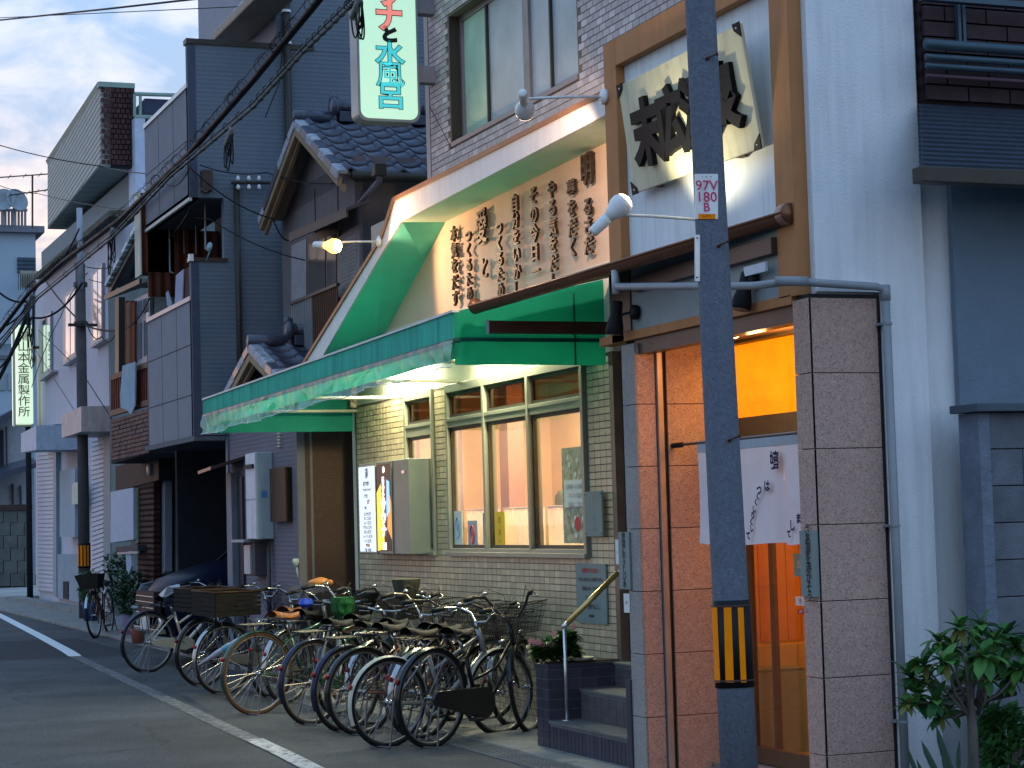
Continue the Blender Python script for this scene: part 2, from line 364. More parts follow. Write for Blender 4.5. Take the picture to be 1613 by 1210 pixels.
# concrete strip, drain channel and grating in front of the bath house
m = MB(); m.box(4.95, 5.75, -4, 19.4, 0, .025); m.build('concrete_apron', M['concrete'], bevel=.008)['kind'] = 'structure'
m = MB(); m.box(4.72, 4.945, -4, 19.4, 0, .012)
for i in range(120): pass
o = m.build('drain_channel', M['channel']); o['kind'] = 'structure'
m = MB()
for i in range(5): m.box(4.745 + i * .042, 4.763 + i * .042, -2, 19.4, .012, .018)
m.build('drain_ribs', M['channel'])['kind'] = 'structure'
m = MB(); m.box(5.3, 6.4, 19.4, 60, 0, .05); o = m.build('pavement_edge', M['concrete'], bevel=.01); o['kind'] = 'structure'
m = MB(); m.quad((1.0, 51, .01), (8.3, 51, .01), (12, 62, .01), (1., 62, .01)); m.build('side_street', mat('pale_concrete', (.30, .30, .29), .9, var=.15, vs=1))['kind'] = 'structure'
# ================================================================ tile fields
def tilefield(parent, base, ud, vd, nrm, cols, rows, w, h, mt, skip=lambda a, b, c, d: False, stag=0., joint=.005, th=.006, nsingle=0, near=lambda c: -c[1], name='tile'):
    ud, vd, nrm, base = V(ud), V(vd), V(nrm), V(base)
    cells = []
    for r in range(rows):
        for c in range(-1, cols + 1):
            u0 = c * w + (stag * w if r % 2 else 0); u1 = u0 + w - joint
            u0 = max(u0, 0); u1 = min(u1, cols * w - joint)
            if u1 - u0 < .015: continue
            v0 = r * h; v1 = v0 + h - joint
            if skip(u0, u1, v0, v1): continue
            cells.append((u0, u1, v0, v1))
    cells.sort(key=lambda q: -near(base + ud * q[0] + vd * q[2]))
    full = [q for q in cells if abs(q[1] - q[0] - (w - joint)) < 1e-6]
    singles = set(full[:nsingle])
    def one(m, o, a, b):
        e_ = .0012
        vs = [o - nrm * .004, o + ud * a - nrm * .004, o + ud * a + vd * b - nrm * .004, o + vd * b - nrm * .004,
              o + (ud + vd) * e_ + nrm * th, o + ud * (a - e_) + vd * e_ + nrm * th, o + ud * (a - e_) + vd * (b - e_) + nrm * th, o + ud * e_ + vd * (b - e_) + nrm * th]
        m.add(vs, [(4, 5, 6, 7), (0, 1, 5, 4), (1, 2, 6, 5), (2, 3, 7, 6), (3, 0, 4, 7)])
    m = MB()
    for q in cells:
        if q in singles: continue
        m.tone = random.uniform(-1, 1); one(m, base + ud * q[0] + vd * q[2] + nrm * random.uniform(0, .0008), q[1] - q[0], q[3] - q[2])
    m.build(name + ('s' if nsingle else ''), mt, parent, kind='stuff')
    if singles:
        mes = []
        for k in range(6):
            m = MB(); m.tone = random.uniform(-1, 1); one(m, V((0, 0, 0)), w - joint, h - joint)
            me = bpy.data.meshes.new(name); me.from_pydata(m.v, [], m.f); me.attributes.new('tone', 'FLOAT', 'FACE').data.foreach_set('value', m.t); me.materials.append(mt); mes.append(me)
        og = ORG[parent.name]
        for q in singles:
            o = bpy.data.objects.new(name, random.choice(mes)); COL.objects.link(o); o.parent = parent
            o.location = base + ud * q[0] + vd * q[2] + nrm * random.uniform(0, .0008) - og
def overlap(rects):
    def f(a, b, c, d):
        for (x0, x1, z0, z1) in rects:
            if b > x0 and a < x1 and d > z0 and c < z1: return True
        return False
    return f
# ================================================================ BATH HOUSE
XW = 5.75
bath = thing('bath_house', 'public bath clad in cream tiles under a peach lettered board and pale brick upper floor', 'building', (XW, 14, 0))
YR, YL, ZT = 12.80, 18.86, 2.69
mw = (13.24, 16.17, 1.262, 2.70)       # main window y0,y1,z0,z1
sw0, sw1 = onX(690, 872, XW).y, onX(645, 868, XW).y
sw = (sw0, sw1, 1.262, 2.70)
# structural walls with openings
def wall_open(m, x0, x1, y0, y1, z0, z1, holes):
    ys = sorted({y0, y1, *[h[0] for h in holes], *[h[1] for h in holes]})
    for a, b in zip(ys[:-1], ys[1:]):
        zs = [(z0, z1)]
        for h in holes:
            if a >= h[0] - 1e-6 and b <= h[1] + 1e-6:
                nz_ = []
                for s_, e_ in zs:
                    if h[2] > s_: nz_.append((s_, min(e_, h[2])))
                    if h[3] < e_: nz_.append((max(s_, h[3]), e_))
                zs = nz_
        for s_, e_ in zs:
            if e_ - s_ > .001: m.box(x0, x1, a, b, s_, e_)
m = MB(); wall_open(m, XW, XW + .12, YR, YL, 0, ZT, [mw, sw]); m.build('wall', M['grout'], bath)
w0, h0 = .1, .05
sk = overlap([(mw[0] - YR, mw[1] - YR, mw[2] - .001, mw[3]), (sw[0] - YR, sw[1] - YR, sw[2] - .001, sw[3])])
tilefield(bath, (XW, YR, .02), (0, 1, 0), (0, 0, 1), (-1, 0, 0), 60, 53, w0, h0, M['tile'], sk, nsingle=290)
m = MB(); m.box(XW - .012, XW + .12, YR - .07, YR, 0, ZT); m.build('tile_return', M['brown_tile'], bath)
# far end wall of the ground floor and brown return, plaster band over the tiles
m = MB(); m.box(XW - .004, XW + .12, YR - .07, YL, ZT, 3.32); m.build('plaster_band', M['cream'], bath)
m = MB(); m.box(XW, 12, YL, YL + .1, 0, 3.3); m.build('end_wall', M['cream'], bath)
# ---- windows
def window(y0, y1, z0, z1, mull, trz, x=XW, par=bath, w=.045):
    f = MB()
    f.box(x - .03, x + .07, y0, y0 + w, z0, z1); f.box(x - .03, x + .07, y1 - w, y1, z0, z1)
    f.box(x - .03, x + .07, y0 + w, y1 - w, z1 - .07, z1); f.box(x - .05, x + .07, y0 - .01, y1 + .01, z0 - .035, z0); f.box(x - .03, x + .07, y0 + w, y1 - w, z0, z0 + .03)
    fr = f.build('window', M['alu'], par, bevel=.003)
    edges = [y0 + w] + [v for q in mull for v in (q - w / 2, q + w / 2)] + [y1 - w]
    for q in mull:
        k = MB(); k.box(x - .034, x + .072, q - w / 2, q + w / 2, z0 + .03, z1 - .07); k.build('mullion', M['alu'], fr, bevel=.003)
    for i in range(0, len(edges), 2):
        a, b = edges[i], edges[i + 1]
        k = MB(); k.box(x - .022, x + .068, a, b, trz[0], trz[1]); k.box(x - .03, x - .022, a, b, trz[1] - .03, trz[1]); k.build('transom_bar', M['alu'], fr, bevel=.002)
        # dark inner sash round the upper light and slim sash below
        k = MB(); s_ = .028
        for (za, zb, mt) in ((trz[1], z1 - .07, 'alud'), (z0 + .03, trz[0], 'alud')):
            k.box(x + .0, x + .03, a, a + s_, za, zb); k.box(x + .0, x + .03, b - s_, b, za, zb); k.box(x + .0, x + .03, a + s_, b - s_, zb - s_, zb); k.box(x + .0, x + .03, a + s_, b - s_, za, za + s_)
        k.build('sash', M['alud'], fr)
        k = MB(); k.box(x + .012, x + .017, a + s_, b - s_, z0 + .03 + s_, trz[0] - s_); k.build('pane', glass('window_glass', (.97, .97, .95), .2), fr)
        k = MB(); k.box(x + .012, x + .017, a + s_, b - s_, trz[1] + s_, z1 - .07 - s_); k.build('upper_pane', glass('brown_glass', (.38, .25, .14), .08), fr)
    return fr
m1, m2 = onX(838, 740, XW).y, onX(768, 740, XW).y
tz0 = onX(705, 675, XW).z; tz1 = onX(705, 660, XW).z
window(mw[0], mw[1], mw[2] + .035, 2.70, [m1, m2], (tz0, tz1))
window(sw[0], sw[1], sw[2] + .035, 2.70, [], (tz0 - .03, tz1 + .0))
# ---- room behind the windows
rm = thing('changing_room_interior', 'peach walled room glowing behind the ground floor windows of the bath house', 'room', (6, 15, 0))
m = MB(); m.box(7.75, 7.8, 12.9, 18.8, .5, 3.0); m.box(XW + .12, 7.75, 18.75, 18.8, .5, 3.0); m.box(XW + .12, 7.75, 12.86, 12.9, .5, 3.0)
m.build('wall', mat('peach_paint', (.86, .66, .36), .8, var=.04), rm)
m = MB(); m.box(XW + .12, 7.75, 12.9, 18.75, 2.95, 3.0); m.build('ceiling', M['cream'], rm)
m = MB(); m.box(XW + .12, 7.75, 12.9, 18.75, .5, .55); m.build('floor', M['wood'], rm)
for y, x in ((16.05, 7.0), (17.75, 6.9)):
    m = MB(); m.box(x, x + .16, y, y + .22, .55, 2.94); m.build('column', mat('mauve_post', (.42, .25, .22), .7), rm)
for y in (13.6, 15.2, 17.2):
    m = MB(); m.lathe((7.0, y, 2.95), [(.13, 0), (.14, -.04), (.1, -.08), (.02, -.1)], 16); m.build('assumed_ceiling_light', emat('warm_globe', (1, .83, .6), 9), rm, smooth=True)  # assumed fittings, unseen; the room's glow implies some source
lamp('room_light', 'AREA', (6.9, 15.3, 2.88), 95, (1, .84, .50), 1.2, None, size_y=4.6, parent=rm)
# lace half curtains
for (y0, y1, x) in ((mw[0] + .07, m1 - .04, XW + .11), (m1 + .05, m2 - .04, XW + .11), (m2 + .05, mw[1] - .08, XW + .11), (sw[0] + .05, sw[1] - .06, XW + .11)):
    zt = 1.64 if y1 < 17 else 1.50
    if y1 > 17: continue
    m = MB(); n = int((y1 - y0) * 90)
    m.grid(lambda a, b: (x + .008 * math.sin(a * n * 1.3) + .006 * math.sin(a * n * .55 + 2 * b), y0 + (y1 - y0) * a, 1.325 + .012 * math.sin(a * 30) + (zt - 1.325 - .012 * math.sin(a * 30)) * b), n, 3)
    c = m.build('lace_curtain', mat('lace', (.93, .92, .88), .9, var=.05, trans=.55, alpha=.95), None, smooth=True)
    which = ['hanging in the pane nearest the entrance', 'hanging in the middle pane with the yellow strip', 'hanging in the pane nearest the price sign'][0 if y0 < m1 - .3 else (1 if y0 < m2 - .3 else 2)]
    tag(c, 'white lace half curtain ' + which, 'curtain', 'lace half curtains in the bath house window')
    r = MB(); r.cyl((x, y0, zt), (x, y1, zt), .008, n=8); r.build('curtain_rod', M['white'], c)
# posters inside the panes
def poster(name, u0, v0, u1, v1, mt, label, cat='poster', x=XW - .004, extra=None, th=.003):
    a, b = onX(u0, v1, x), onX(u1, v0, x)
    z0, z1 = onX((u0 + u1) / 2, v1, x).z, onX((u0 + u1) / 2, v0, x).z
    y0, y1 = min(a.y, b.y), max(a.y, b.y)
    m = MB(); m.box(x - th, x, y0, y1, z0, z1); o = m.build(name, mt); tag(o, label, cat); return o, (y0, y1, z0, z1)
def line_text(o, s, y, z, size, mt, x, **k): return txt('lettering', s, mt, (x, y, z), (0, -1, 0), (0, 0, 1), size, o, ext=.0015, **k)
xg = XW + .008
o, q = poster('poster', 716, 805, 728, 858, M['paper'], 'pale blue poster with a tall oval in the left corner of the main window', x=xg)
m = MB(); cy_, cz_ = (q[0] + q[1]) / 2, (q[2] + q[3]) / 2
m.tube([(xg - .006, cy_ + .055 * math.cos(t * .35), cz_ + .085 * math.sin(t * .35)) for t in range(18)], .004, 5, close=True); m.build('oval', M['bluep'], o)
line_text(o, '湯', cy_, cz_, .05, M['bluep'], xg - .004)
o, q = poster('poster', 738, 820, 752, 864, mat('grey_blue_print', (.36, .42, .52), .6), 'small grey blue poster with a red oval in the left pane', x=xg)
m = MB(); cy_, cz_ = (q[0] + q[1]) / 2, (q[2] + q[3]) / 2
m.tube([(xg - .006, cy_ + .05 * math.cos(t * .35), cz_ + .07 * math.sin(t * .35)) for t in range(18)], .007, 5, close=True); m.build('oval', M['redp'], o)
line_text(o, '銭湯', cy_, cz_, .035, M['redp'], xg - .004); line_text(o, '大阪', cy_, q[2] + .03, .03, M['paper'], xg - .004)
o, q = poster('poster', 762, 808, 772, 858, M['tealp'], 'teal green poster half hidden behind the window post', x=xg)
for i in range(4): line_text(o, '入浴', (q[0] + q[1]) / 2, q[3] - .05 - i * .06, .04, M['inkp'], xg - .004)
o, q = poster('poster', 781, 806, 795, 863, M['yelp'], 'bright yellow upright sticker beside the left window post', 'sticker', x=xg)
line_text(o, 'の', (q[0] + q[1]) / 2, q[3] - .07, .07, M['inkp'], xg - .004); line_text(o, '泡', (q[0] + q[1]) / 2, q[2] + .12, .05, M['inkp'], xg - .004); line_text(o, 'サウナ', (q[0] + q[1]) / 2, q[2] + .05, .025, M['inkp'], xg - .004)
# large floral poster in the right pane, with a printed sheet over it
mp_ = mat('floral_print', (.42, .40, .27), .6, var=.5, vs=16, grime=((.12, .10, .06), .55, 22))
o, q = poster('poster', 889, 704, 925, 856, mp_, 'tall floral poster with red fruit in the right hand pane', x=xg)
m = MB()
for i in range(9):
    yy = random.uniform(q[0] + .04, q[1] - .04); zz = random.uniform(q[2] + .04, q[3] - .04)
    m.lathe((xg - .0035, yy, zz), [(.02, 0), (.018, -.001)], 8, (1, 0, 0))
m.build('flowers', M['paper'], o)
m = MB(); m.lathe((xg - .0035, (q[0] + q[1]) / 2 - .03, q[2] + .14), [(.055, 0), (.05, -.002)], 12, (1, 0, 0)); m.build('fruit', M['redp'], o)
o, q = poster('notice', 890, 756, 924, 799, M['paper'], 'white printed notice taped across the floral poster', 'notice', x=xg - .006)
for i, s in enumerate(['お客様へのお願い', 'マスクの着用', '検温にご協力']): line_text(o, s, (q[0] + q[1]) / 2, q[3] - .05 - i * .065, .042, mat('grey_ink', (.2, .22, .22), .6), xg - .0095)
# posters in the small window
for (u0, v0, u1, v1, mt, lb, tx) in ((649, 790, 679, 801, 'tealp', 'pale green strip poster at the top of the small window cluster', '営業時間'), (649, 801, 668, 824, 'yelp', 'yellow green square poster in the small window', '回数券'),
                               (669, 801, 679, 824, 'plate', 'grey poster beside the yellow one in the small window', '湯'), (651, 829, 667, 857, 'bluep', 'blue square poster low in the small window', '水風呂'),
                               (668, 829, 679, 842, 'yelp', 'small yellow card beside the blue poster', '祝'), (668, 843, 679, 859, 'tealp', 'small green card under the yellow card', '薬湯')):
    o, q = poster('poster', u0, v0, u1, v1, M[mt], lb, x=xg)
    line_text(o, tx, (q[0] + q[1]) / 2, (q[2] + q[3]) / 2, min(.07, (q[1] - q[0]) / (len(tx) + .3)), M['inkp'] if mt != 'bluep' else M['paper'], xg - .004)
o, q = poster('poster', 680, 768, 687, 862, mat('cream_print', (.75, .62, .42), .6), 'narrow cream vertical banner with red letters at the edge of the small window', 'banner', x=xg)
line_text(o, 'サ\nウ\nナ', (q[0] + q[1]) / 2, (q[2] + q[3]) / 2, .09, M['redp'], xg - .004, line=.85)
m = MB(); m.lathe((XW + .2, onX(845, 790, XW).y, 1.62), [(.03, 0), (.05, .05), (.045, .1), (.02, .14)], 10); o = m.build('potted_cactus', mat('leaf_green', (.05, .18, .05), .6), smooth=True)
tag(o, 'small green potted plant standing behind the curtain in the middle pane', 'plant')
# ---- hood around the lettered board
XH = 5.35
Ob = [onX(958, 148, XH), onX(622, 317, XH), onX(603, 376, XH), onX(476, 580, XH)]
Ib = [onX(956, 179, XH), onX(631, 350, XH), onX(603, 396, XH), onX(497, 580, XH)]
Ob[0].y = Ib[0].y = 11.66
Bk = [onX(956, 220, XW), onX(701, 350, XW), onX(668, 412, XW), onX(590, 556, XW)]
Bk[0].y = 11.66
def band(m, A, B):
    for i in range(len(A) - 1): m.quad(A[i], A[i + 1], B[i + 1], B[i])
m = MB()
for i in range(3):
    m.prism([Ob[i], Ob[i + 1], Ib[i + 1], Ib[i]], (.02, 0, 0))
m.build('hood_fascia', M['hoodw'], bath)
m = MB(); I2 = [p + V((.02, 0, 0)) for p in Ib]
band(m, I2[:2], Bk[:2]); m.build('hood_soffit', M['soffit'], bath); m = MB(); band(m, I2[1:], Bk[1:]); m.build('sloping_soffit', M['soffit_glow'], bath)
m = MB(); T0 = [p + V((-.015, 0, .0)) for p in Ob]
T1 = [Ob[0] + V((0, 0, .035)), Ob[1] + V((0, .03, .035)), Ob[2] + V((0, .05, .02)), Ob[3] + V((0, .05, .02))]
T1 = [p + V((-.015, 0, 0)) for p in T1]
for i in range(3): m.prism([T0[i], T0[i + 1], T1[i + 1], T1[i]], (.06, 0, 0))
m.build('copper_trim', M['copper'], bath)
m = MB(); T2 = [p + V((.02, 0, 0)) for p in T1]; T3 = [V((XW + .05, p.y, p.z + .06)) for p in T1]
band(m, T2, T3); m.build('hood_roof', mat('hood_roof_metal', (.07, .10, .10), .5, var=.1), bath)
m = MB(); m.box(XW + .001, XW + .08, 11.5, 18.2, 3.1, 4.35); m.build('letter_board', M['peach'], bath)
# lettered columns of bronze characters
cols = [(722, 352, '本気をだす', 28), (745, 357, 'つくるため', 25), (766, 330, '愛', 62), (771, 405, 'と', 40), (794, 343, 'つくるため', 27), (819, 300, '自分をいかし', 30), (848, 288, 'その今日一', 33), (877, 278, 'やる気をだし', 32), (908, 279, '夢をだく', 34), (932, 240, '明', 60), (934, 308, 'るさだ', 34)]
for k, (u, v, s, hpx) in enumerate(cols):
    p = onX(u, v, XW); zz = 14.0 * (845 / (u + 445.)) * 1.6
    h = hpx * (onX(u, v, XW) - onX(u, v + 10, XW)).z / 10
    c = txt('lettering', '\n'.join(s), M['bronze'], (XW - .028, p.y, p.z - h * len(s) / 2), (0, -1, 0), (0, 0, 1), h * .93, bath, ext=.022, wide=1.12 if len(s) > 1 else .85, bold=.0028, line=1. / 1.0 * .98 * .93 / .93)
    c['label'] = 'column of dark brush style characters on the peach board'
m = MB()
# ---- brick tiled upper storey
YB = onX(677, 200, XW).y; Y2 = 11.0
wy0, wy1, wz0, wz1 = onX(911, 107, XW).y, onX(712, 227, XW).y, onX(712, 227, XW).z, onX(709, 25, XW).z
m = MB(); wall_open(m, XW + .0, XW + .3, Y2, YB, 4.36, 7.2, [(wy0, wy1, wz0, wz1)]); m.build('upper_wall', M['grout'], bath)
m = MB(); m.box(XW + .001, 11, YB - .002, YB + .1, 4.2, 7.2); m.build('upper_end_wall', M['btile'], bath)
sk = overlap([(wy0 - Y2 - .002, wy1 - Y2 + .002, wz0 - 4.36 - .002, wz1 - 4.36)])
tilefield(bath, (XW, Y2, 4.36), (0, 1, 0), (0, 0, 1), (-1, 0, 0), int((YB - Y2) / .108), 52, .108, .052, M['btile'], sk, stag=.5, th=.008, nsingle=290, near=lambda c: -c[1] * 1.0 - abs(c[2] - 5) * .5, name='brick')
f = MB(); xr = XW + .09
f.box(xr, xr + .06, wy0, wy0 + .04, wz0, wz1); f.box(xr, xr + .06, wy1 - .05, wy1, wz0, wz1); f.box(xr, xr + .06, wy0 + .04, wy1 - .05, wz1 - .05, wz1); f.box(XW - .012, xr + .06, wy0, wy1, wz0 - .03, wz0 + .012)
fr = f.build('window', mat('mauve_aluminium', (.24, .21, .22), .4, metal=.4), bath, bevel=.003)
m = MB(); m.box(XW - .002, xr, wy1 - .006, wy1 + .002, wz0, wz1); m.build('reveal', M['alud'], fr)
bars = [onX(u, 100, xr).y for u in (767, 830, 868)]
for i, y in enumerate(bars):
    k = MB(); w = .012 if i != 1 else .06; k.box(xr - .005, xr + .05, y - w, y + w, wz0 + .012, wz1 - .05); k.build('mullion', M['alud'] if i != 1 else fr.data.materials[0], fr)
k = MB()
frost = mat('frosted_glass', (.44, .52, .55), .25, var=.15, vs=2.2, bump=.6, bs=150, spec=.8)
frostg = mat('green_frosted_glass', (.42, .66, .50), .25, var=.2, vs=1.6, bump=.6, bs=150, spec=.8, grime=((.42, .30, .30), .62, 2.2))
ed = [wy0 + .04] + sorted(bars) + [wy1 - .05]
for a, b in zip(ed[:-1], ed[1:]):
    k = MB(); k.box(xr + .02, xr + .026, a + .012, b - .012, wz0 + .012, wz1 - .05); k.build('frosted_pane', frostg if a > bars[1] + .01 else frost, fr)
# ---- entrance block: orange posts, white panel, fascia, eave
XE = 5.17
def vpost(name, y0, y1, z0, z1, x0=XE, x1=XE + .09, mt='orange'):
    m = MB(); m.box(x0, x1, y0, y1, z0, z1); return m.build(name, M[mt], bath, bevel=.004)
yl0, yl1 = onX(974, 250, XE).y, onX(955, 250, XE).y
yr0, yr1 = 9.13, 9.33
zb1 = 4.50; zb0 = 4.33
vpost('corner_post', yl0, yl1, 2.62, zb1 + .0)
vpost('corner_post', yr0, yr1, 2.66, 6.2)
m = MB(); m.prism([(XE, yl0, zb0), (XE, yl0, zb1), (XE, yr1, zb1), (XE, yr1, zb0)], (.09, 0, 0)); m.build('top_beam', M['orange'], bath, bevel=.004)
m = MB(); m.box(XE + .06, XE + .11, yr1, yl0, 3.1, zb0); m.build('white_panel', M['panelw'], bath)
m = MB(); m.box(XE + .09, XW + .05, yl1 - .12, yl1, 3.1, zb1); m.build('return_panel', M['cream'], bath)
m = MB(); m.box(XE + .05, XW + .2, yr1, yl1, zb1 - .03, zb1); m.build('panel_coping', M['orange'], bath)
# ---- stone pillars made of square panels
def panels(parent, base, ud, nrm, widths, z_joints, mt, th=.018, j=.004):
    ud, nrm, base = V(ud), V(nrm), V(base); u = 0
    for w in widths:
        for a, b in zip(z_joints[:-1], z_joints[1:]):
            m = MB(); m.tone = random.uniform(-1, 1)
            c = base + ud * (u + w / 2) + V((0, 0, (a + b) / 2)) + nrm * (th / 2)
            m.obox(c, ud * (w - j) / 2, nrm * th / 2, V((0, 0, (b - a - j) / 2)))
            m.build('stone_panel', mt, parent, bevel=.0025)
        u += w
zj = [onX(1278, v, XE).z for v in (467, 588, 706, 828, 945, 1068, 1187)]; dzj = (zj[0] - zj[-1]) / 6
zR = [zj[0] - dzj * i for i in range(8)]; zR[-1] = max(zR[-1], -.02); zR = [z for z in zR if z >= -.03][::-1]
if zR[0] > .02: zR = [0.] + zR
zk = [onX(1000, v, XE).z for v in (637, 735, 833, 931, 1028, 1128)]; dzk = (zk[0] - zk[-1]) / 5
zL = [zk[0] + dzk] + [zk[0] - dzk * i for i in range(8)]; zL = [z for z in zL if z > .02][::-1]; zL = [0.] + zL; zL[-1] = min(zL[-1], 2.60)
print('joints', zR, zL)
m = MB(); m.box(XE + .022, XE + .44, 9.05, 9.18, 0, 2.66); m.build('pillar_core', M['joint'], bath)
panels(bath, (XE + .02, 9.03, 0), (0, 1, 0), (-1, 0, 0), [.165], zR, M['stone'])
panels(bath, (XE + .002, 9.05, 0), (1, 0, 0), (0, -1, 0), [.405], zR, M['stone'])
m = MB(); m.box(XE + .04, XE + .6, 11.17, 11.34, 0, 2.62); m.build('pillar_core', M['joint'], bath)
panels(bath, (XE + .02, 11.15, 0), (0, 1, 0), (-1, 0, 0), [.19], zL, M['stoneg'])
panels(bath, (XE + .002, 11.17, 0), (1, 0, 0), (0, -1, 0), [.135], zL, M['stone'])
panels(bath, (XE + .21, 11.168, 0), (1, 0, 0), (0, -1, 0), [.40], zL, M['stone'])
m = MB(); m.box(XE + .142, XE + .178, 11.13, 11.2, 0, 2.6); m.build('jamb_strip', mat('pinkish_metal_strip', (.46, .38, .34), .35, metal=.5), bath, bevel=.003)
m = MB(); m.box(XE + .181, XE + .203, 11.16, 11.2, 0, 2.6); m.build('shutter_slot', M['joint'], bath)
m = MB(); m.box(XE - .01, XE + .1, 11.335, 11.40, 0, .56); m.build('pillar_foot', M['dtile'], bath)
# recess behind the right pillar, ceiling and door plane
m = MB(); m.box(XE + .04, 5.82, 9.18, 9.22, 0, 2.6); m.build('recess_side', M['stone'], bath)
m = MB(); m.box(XE + .09, 5.85, 9.18, 11.2, 2.60, 2.66); m.build('recess_ceiling', mat('recess_ceiling', (.45, .25, .12), .7), bath)
zh0, zh1 = 2.53, 2.62
m = MB(); m.box(XE + .0, XE + .09, 9.2, 11.66, zh1, zh1 + .055); m.build('orange_header', M['orange'], bath, bevel=.004)
m = MB(); m.box(XE + .03, XE + .12, 9.2, 11.2, zh0, zh1 - .001); m.build('dark_header', M['umber'], bath)
m = MB(); m.box(XE + .012, XE + .06, yr1, onX(993, 500, XE).y, zh1 + .056, 3.06); m.build('grey_fascia', M['greyp'], bath)
m = MB(); m.box(XE + .0, XE + .06, onX(993, 500, XE).y, yl1 + .02, zh1 + .056, 3.06); m.build('brown_fascia', M['umber'], bath)
m = MB(); m.box(XE - .035, XE + .011, yr1, onX(1003, 430, XE).y, 2.90, 2.99); m.build('beam', M['umber'], bath, bevel=.003)
# eave and gutter over the entrance
m = MB(); XG = 4.73; ye0, ye1 = 8.42, 12.70
G0, G1 = V((XG, ye1, 2.985)), onY(1243, 336, 9.16)
def gut(t): return G0.lerp(G1, t)
pts = [gut(0) + V((.02, 0, 0)), gut(1) + V((.02, 0, 0)), V((XE + .06, 9.16, 3.10)), V((XE + .06, yl1, 3.10)), V((XW - .002, yl1 + .04, 3.2)), V((XW - .002, ye1, 3.2))]
m.prism(pts, (0, 0, .025)); m.build('eave', M['umber'], bath)
m = MB(); n_ = 10
gd = (G1 - G0).normalized(); gs = gd.cross(V((0, 0, 1))).normalized()
def GP(a, b):
    t = math.pi + math.pi * a; return gut(b) + gs * (.052 * math.cos(t)) + V((0, 0, .052 * math.sin(t)))
m.grid(GP, n_, 1)
sg = gs if gs.x < 0 else -gs
m.tube([gut(0) + sg * .052, gut(1) + sg * .052], .009, 6)
for t in (0, 1): m.lathe(gut(t), [(.054, 0), (.054, .012)], 16, gd)
m.build('gutter', mat('copper_gutter', (.20, .085, .045), .35, metal=.55, var=.15), bath, smooth=True)
m = MB(); m.lathe(gut(.985), [(.056, 0), (.058, .05), (.05, .055)], 16, gd); m.build('gutter_cap', mat('zinc_cap', (.40, .24, .18), .4, metal=.4), bath, smooth=True)
m = MB(); m.box(XG + .08, XW, ye1 - .045, ye1, 2.80, 2.885); m.build('bracket_beam', M['umber'], bath, bevel=.003)
m = MB(); m.box(XG + .075, XG + .08, ye1 - .047, ye1 + .002, 2.795, 2.89); m.build('beam_end_cap', M['pvc'], bath)
# small white plate on the beam
m = MB(); y0 = onX(1208, 420, XE - .04).y; y1 = onX(1174, 420, XE - .04).y; m.box(XE - .05, XE - .036, y0, y1, onX(1190, 432, XE - .04).z, onX(1190, 417, XE - .04).z)
tag(m.build('name_plate', mat('bluish_plate', (.55, .62, .68), .5)), 'small blank pale plate fixed to the beam under the eave', 'plate')
# ---- door, transom and amber entrance hall
XD = 5.80
zt0, zt1 = onX(1200, 655, XD).z, onX(1200, 535, XD).z
m = MB(); m.box(XD - .03, XD + .05, 9.22, 11.15, zt0 - .17, zt0); m.box(XD - .03, XD + .05, 9.22, 11.15, zt1, 2.6)
m.build('door_head', mat('olive_frame', (.10, .085, .045), .45, metal=.3), bath, bevel=.003)
m = MB(); m.box(XD, XD + .006, 9.24, 11.15, zt0, zt1); m.build('transom_pane', glass('amber_glass', (1, .86, .55), .25), bath)
yd = [onX(u, 1000, XD).y for u in (1216, 1183)]
def sash_(ya, yb, x, label=None):
    m = MB(); w = .05; z0, z1 = .06, zt0 - .17
    m.box(x - .015, x + .015, ya, ya + w, z0, z1); m.box(x - .015, x + .015, yb - w, yb, z0, z1); m.box(x - .015, x + .015, ya + w, yb - w, z0, z0 + .1); m.box(x - .015, x + .015, ya + w, yb - w, z1 - .06, z1)
    d = m.build('sliding_door', mat('dark_walnut_frame', (.11, .055, .03), .4, var=.15), bath, bevel=.003)
    m = MB(); m.box(x - .003, x + .003, ya + w, yb - w, z0 + .1, z1 - .06); m.build('door_pane', glass('door_glass', (1, .96, .9), .2), d)
sash_(9.24, yd[1] + .0, XD); sash_(yd[0] - .0, 11.15, XD + .035)
m = MB(); m.box(5.6, 6.0, 9.22, 11.15, 0, .055); m.build('threshold', M['concrete'], bath)
hall = thing('entrance_hall_interior', 'orange timber entrance hall glowing behind the sliding doors', 'room', (6.5, 10.2, 0))
m = MB(); m.box(7.0, 7.05, 9.24, 11.6, 0, 2.9); m.build('back_wall', M['wood'], hall)
m = MB(); m.box(6.97, 6.998, 9.24, 11.6, 1.72, 2.9); m.build('upper_wall', M['amber'], hall)
for i in range(11): m = MB(); m.box(5.90 + i * .1, 5.996 + i * .1, 11.585, 11.60, .73, 1.72); m.build('wall_board', M['wood'], hall)
for i in range(4):
    for k in range(2): m = MB(); m.box(5.90 + i * .28, 6.176 + i * .28, 11.58, 11.6, .05 + k * .33, .375 + k * .33); m.build('wall_tile', mat('tan_tile', (.42, .25, .12), .4, var=.12), hall)
m = MB(); m.box(5.9, 7.0, 11.57, 11.6, 1.72, 1.76); m.build('dado_rail', M['wood'], hall)
m = MB(); m.box(5.9, 7.0, 9.2, 9.24, 0, 2.9); m.box(5.9, 7.0, 11.6, 11.65, 0, 2.9); m.build('side_wall', M['amber'], hall)
m = MB(); m.box(5.86, 7.0, 9.24, 11.6, 2.85, 2.9); m.build('ceiling', M['amber'], hall)
m = MB(); m.box(5.86, 7.0, 9.24, 11.6, .0, .04); m.build('floor', M['brown_tile'], hall)
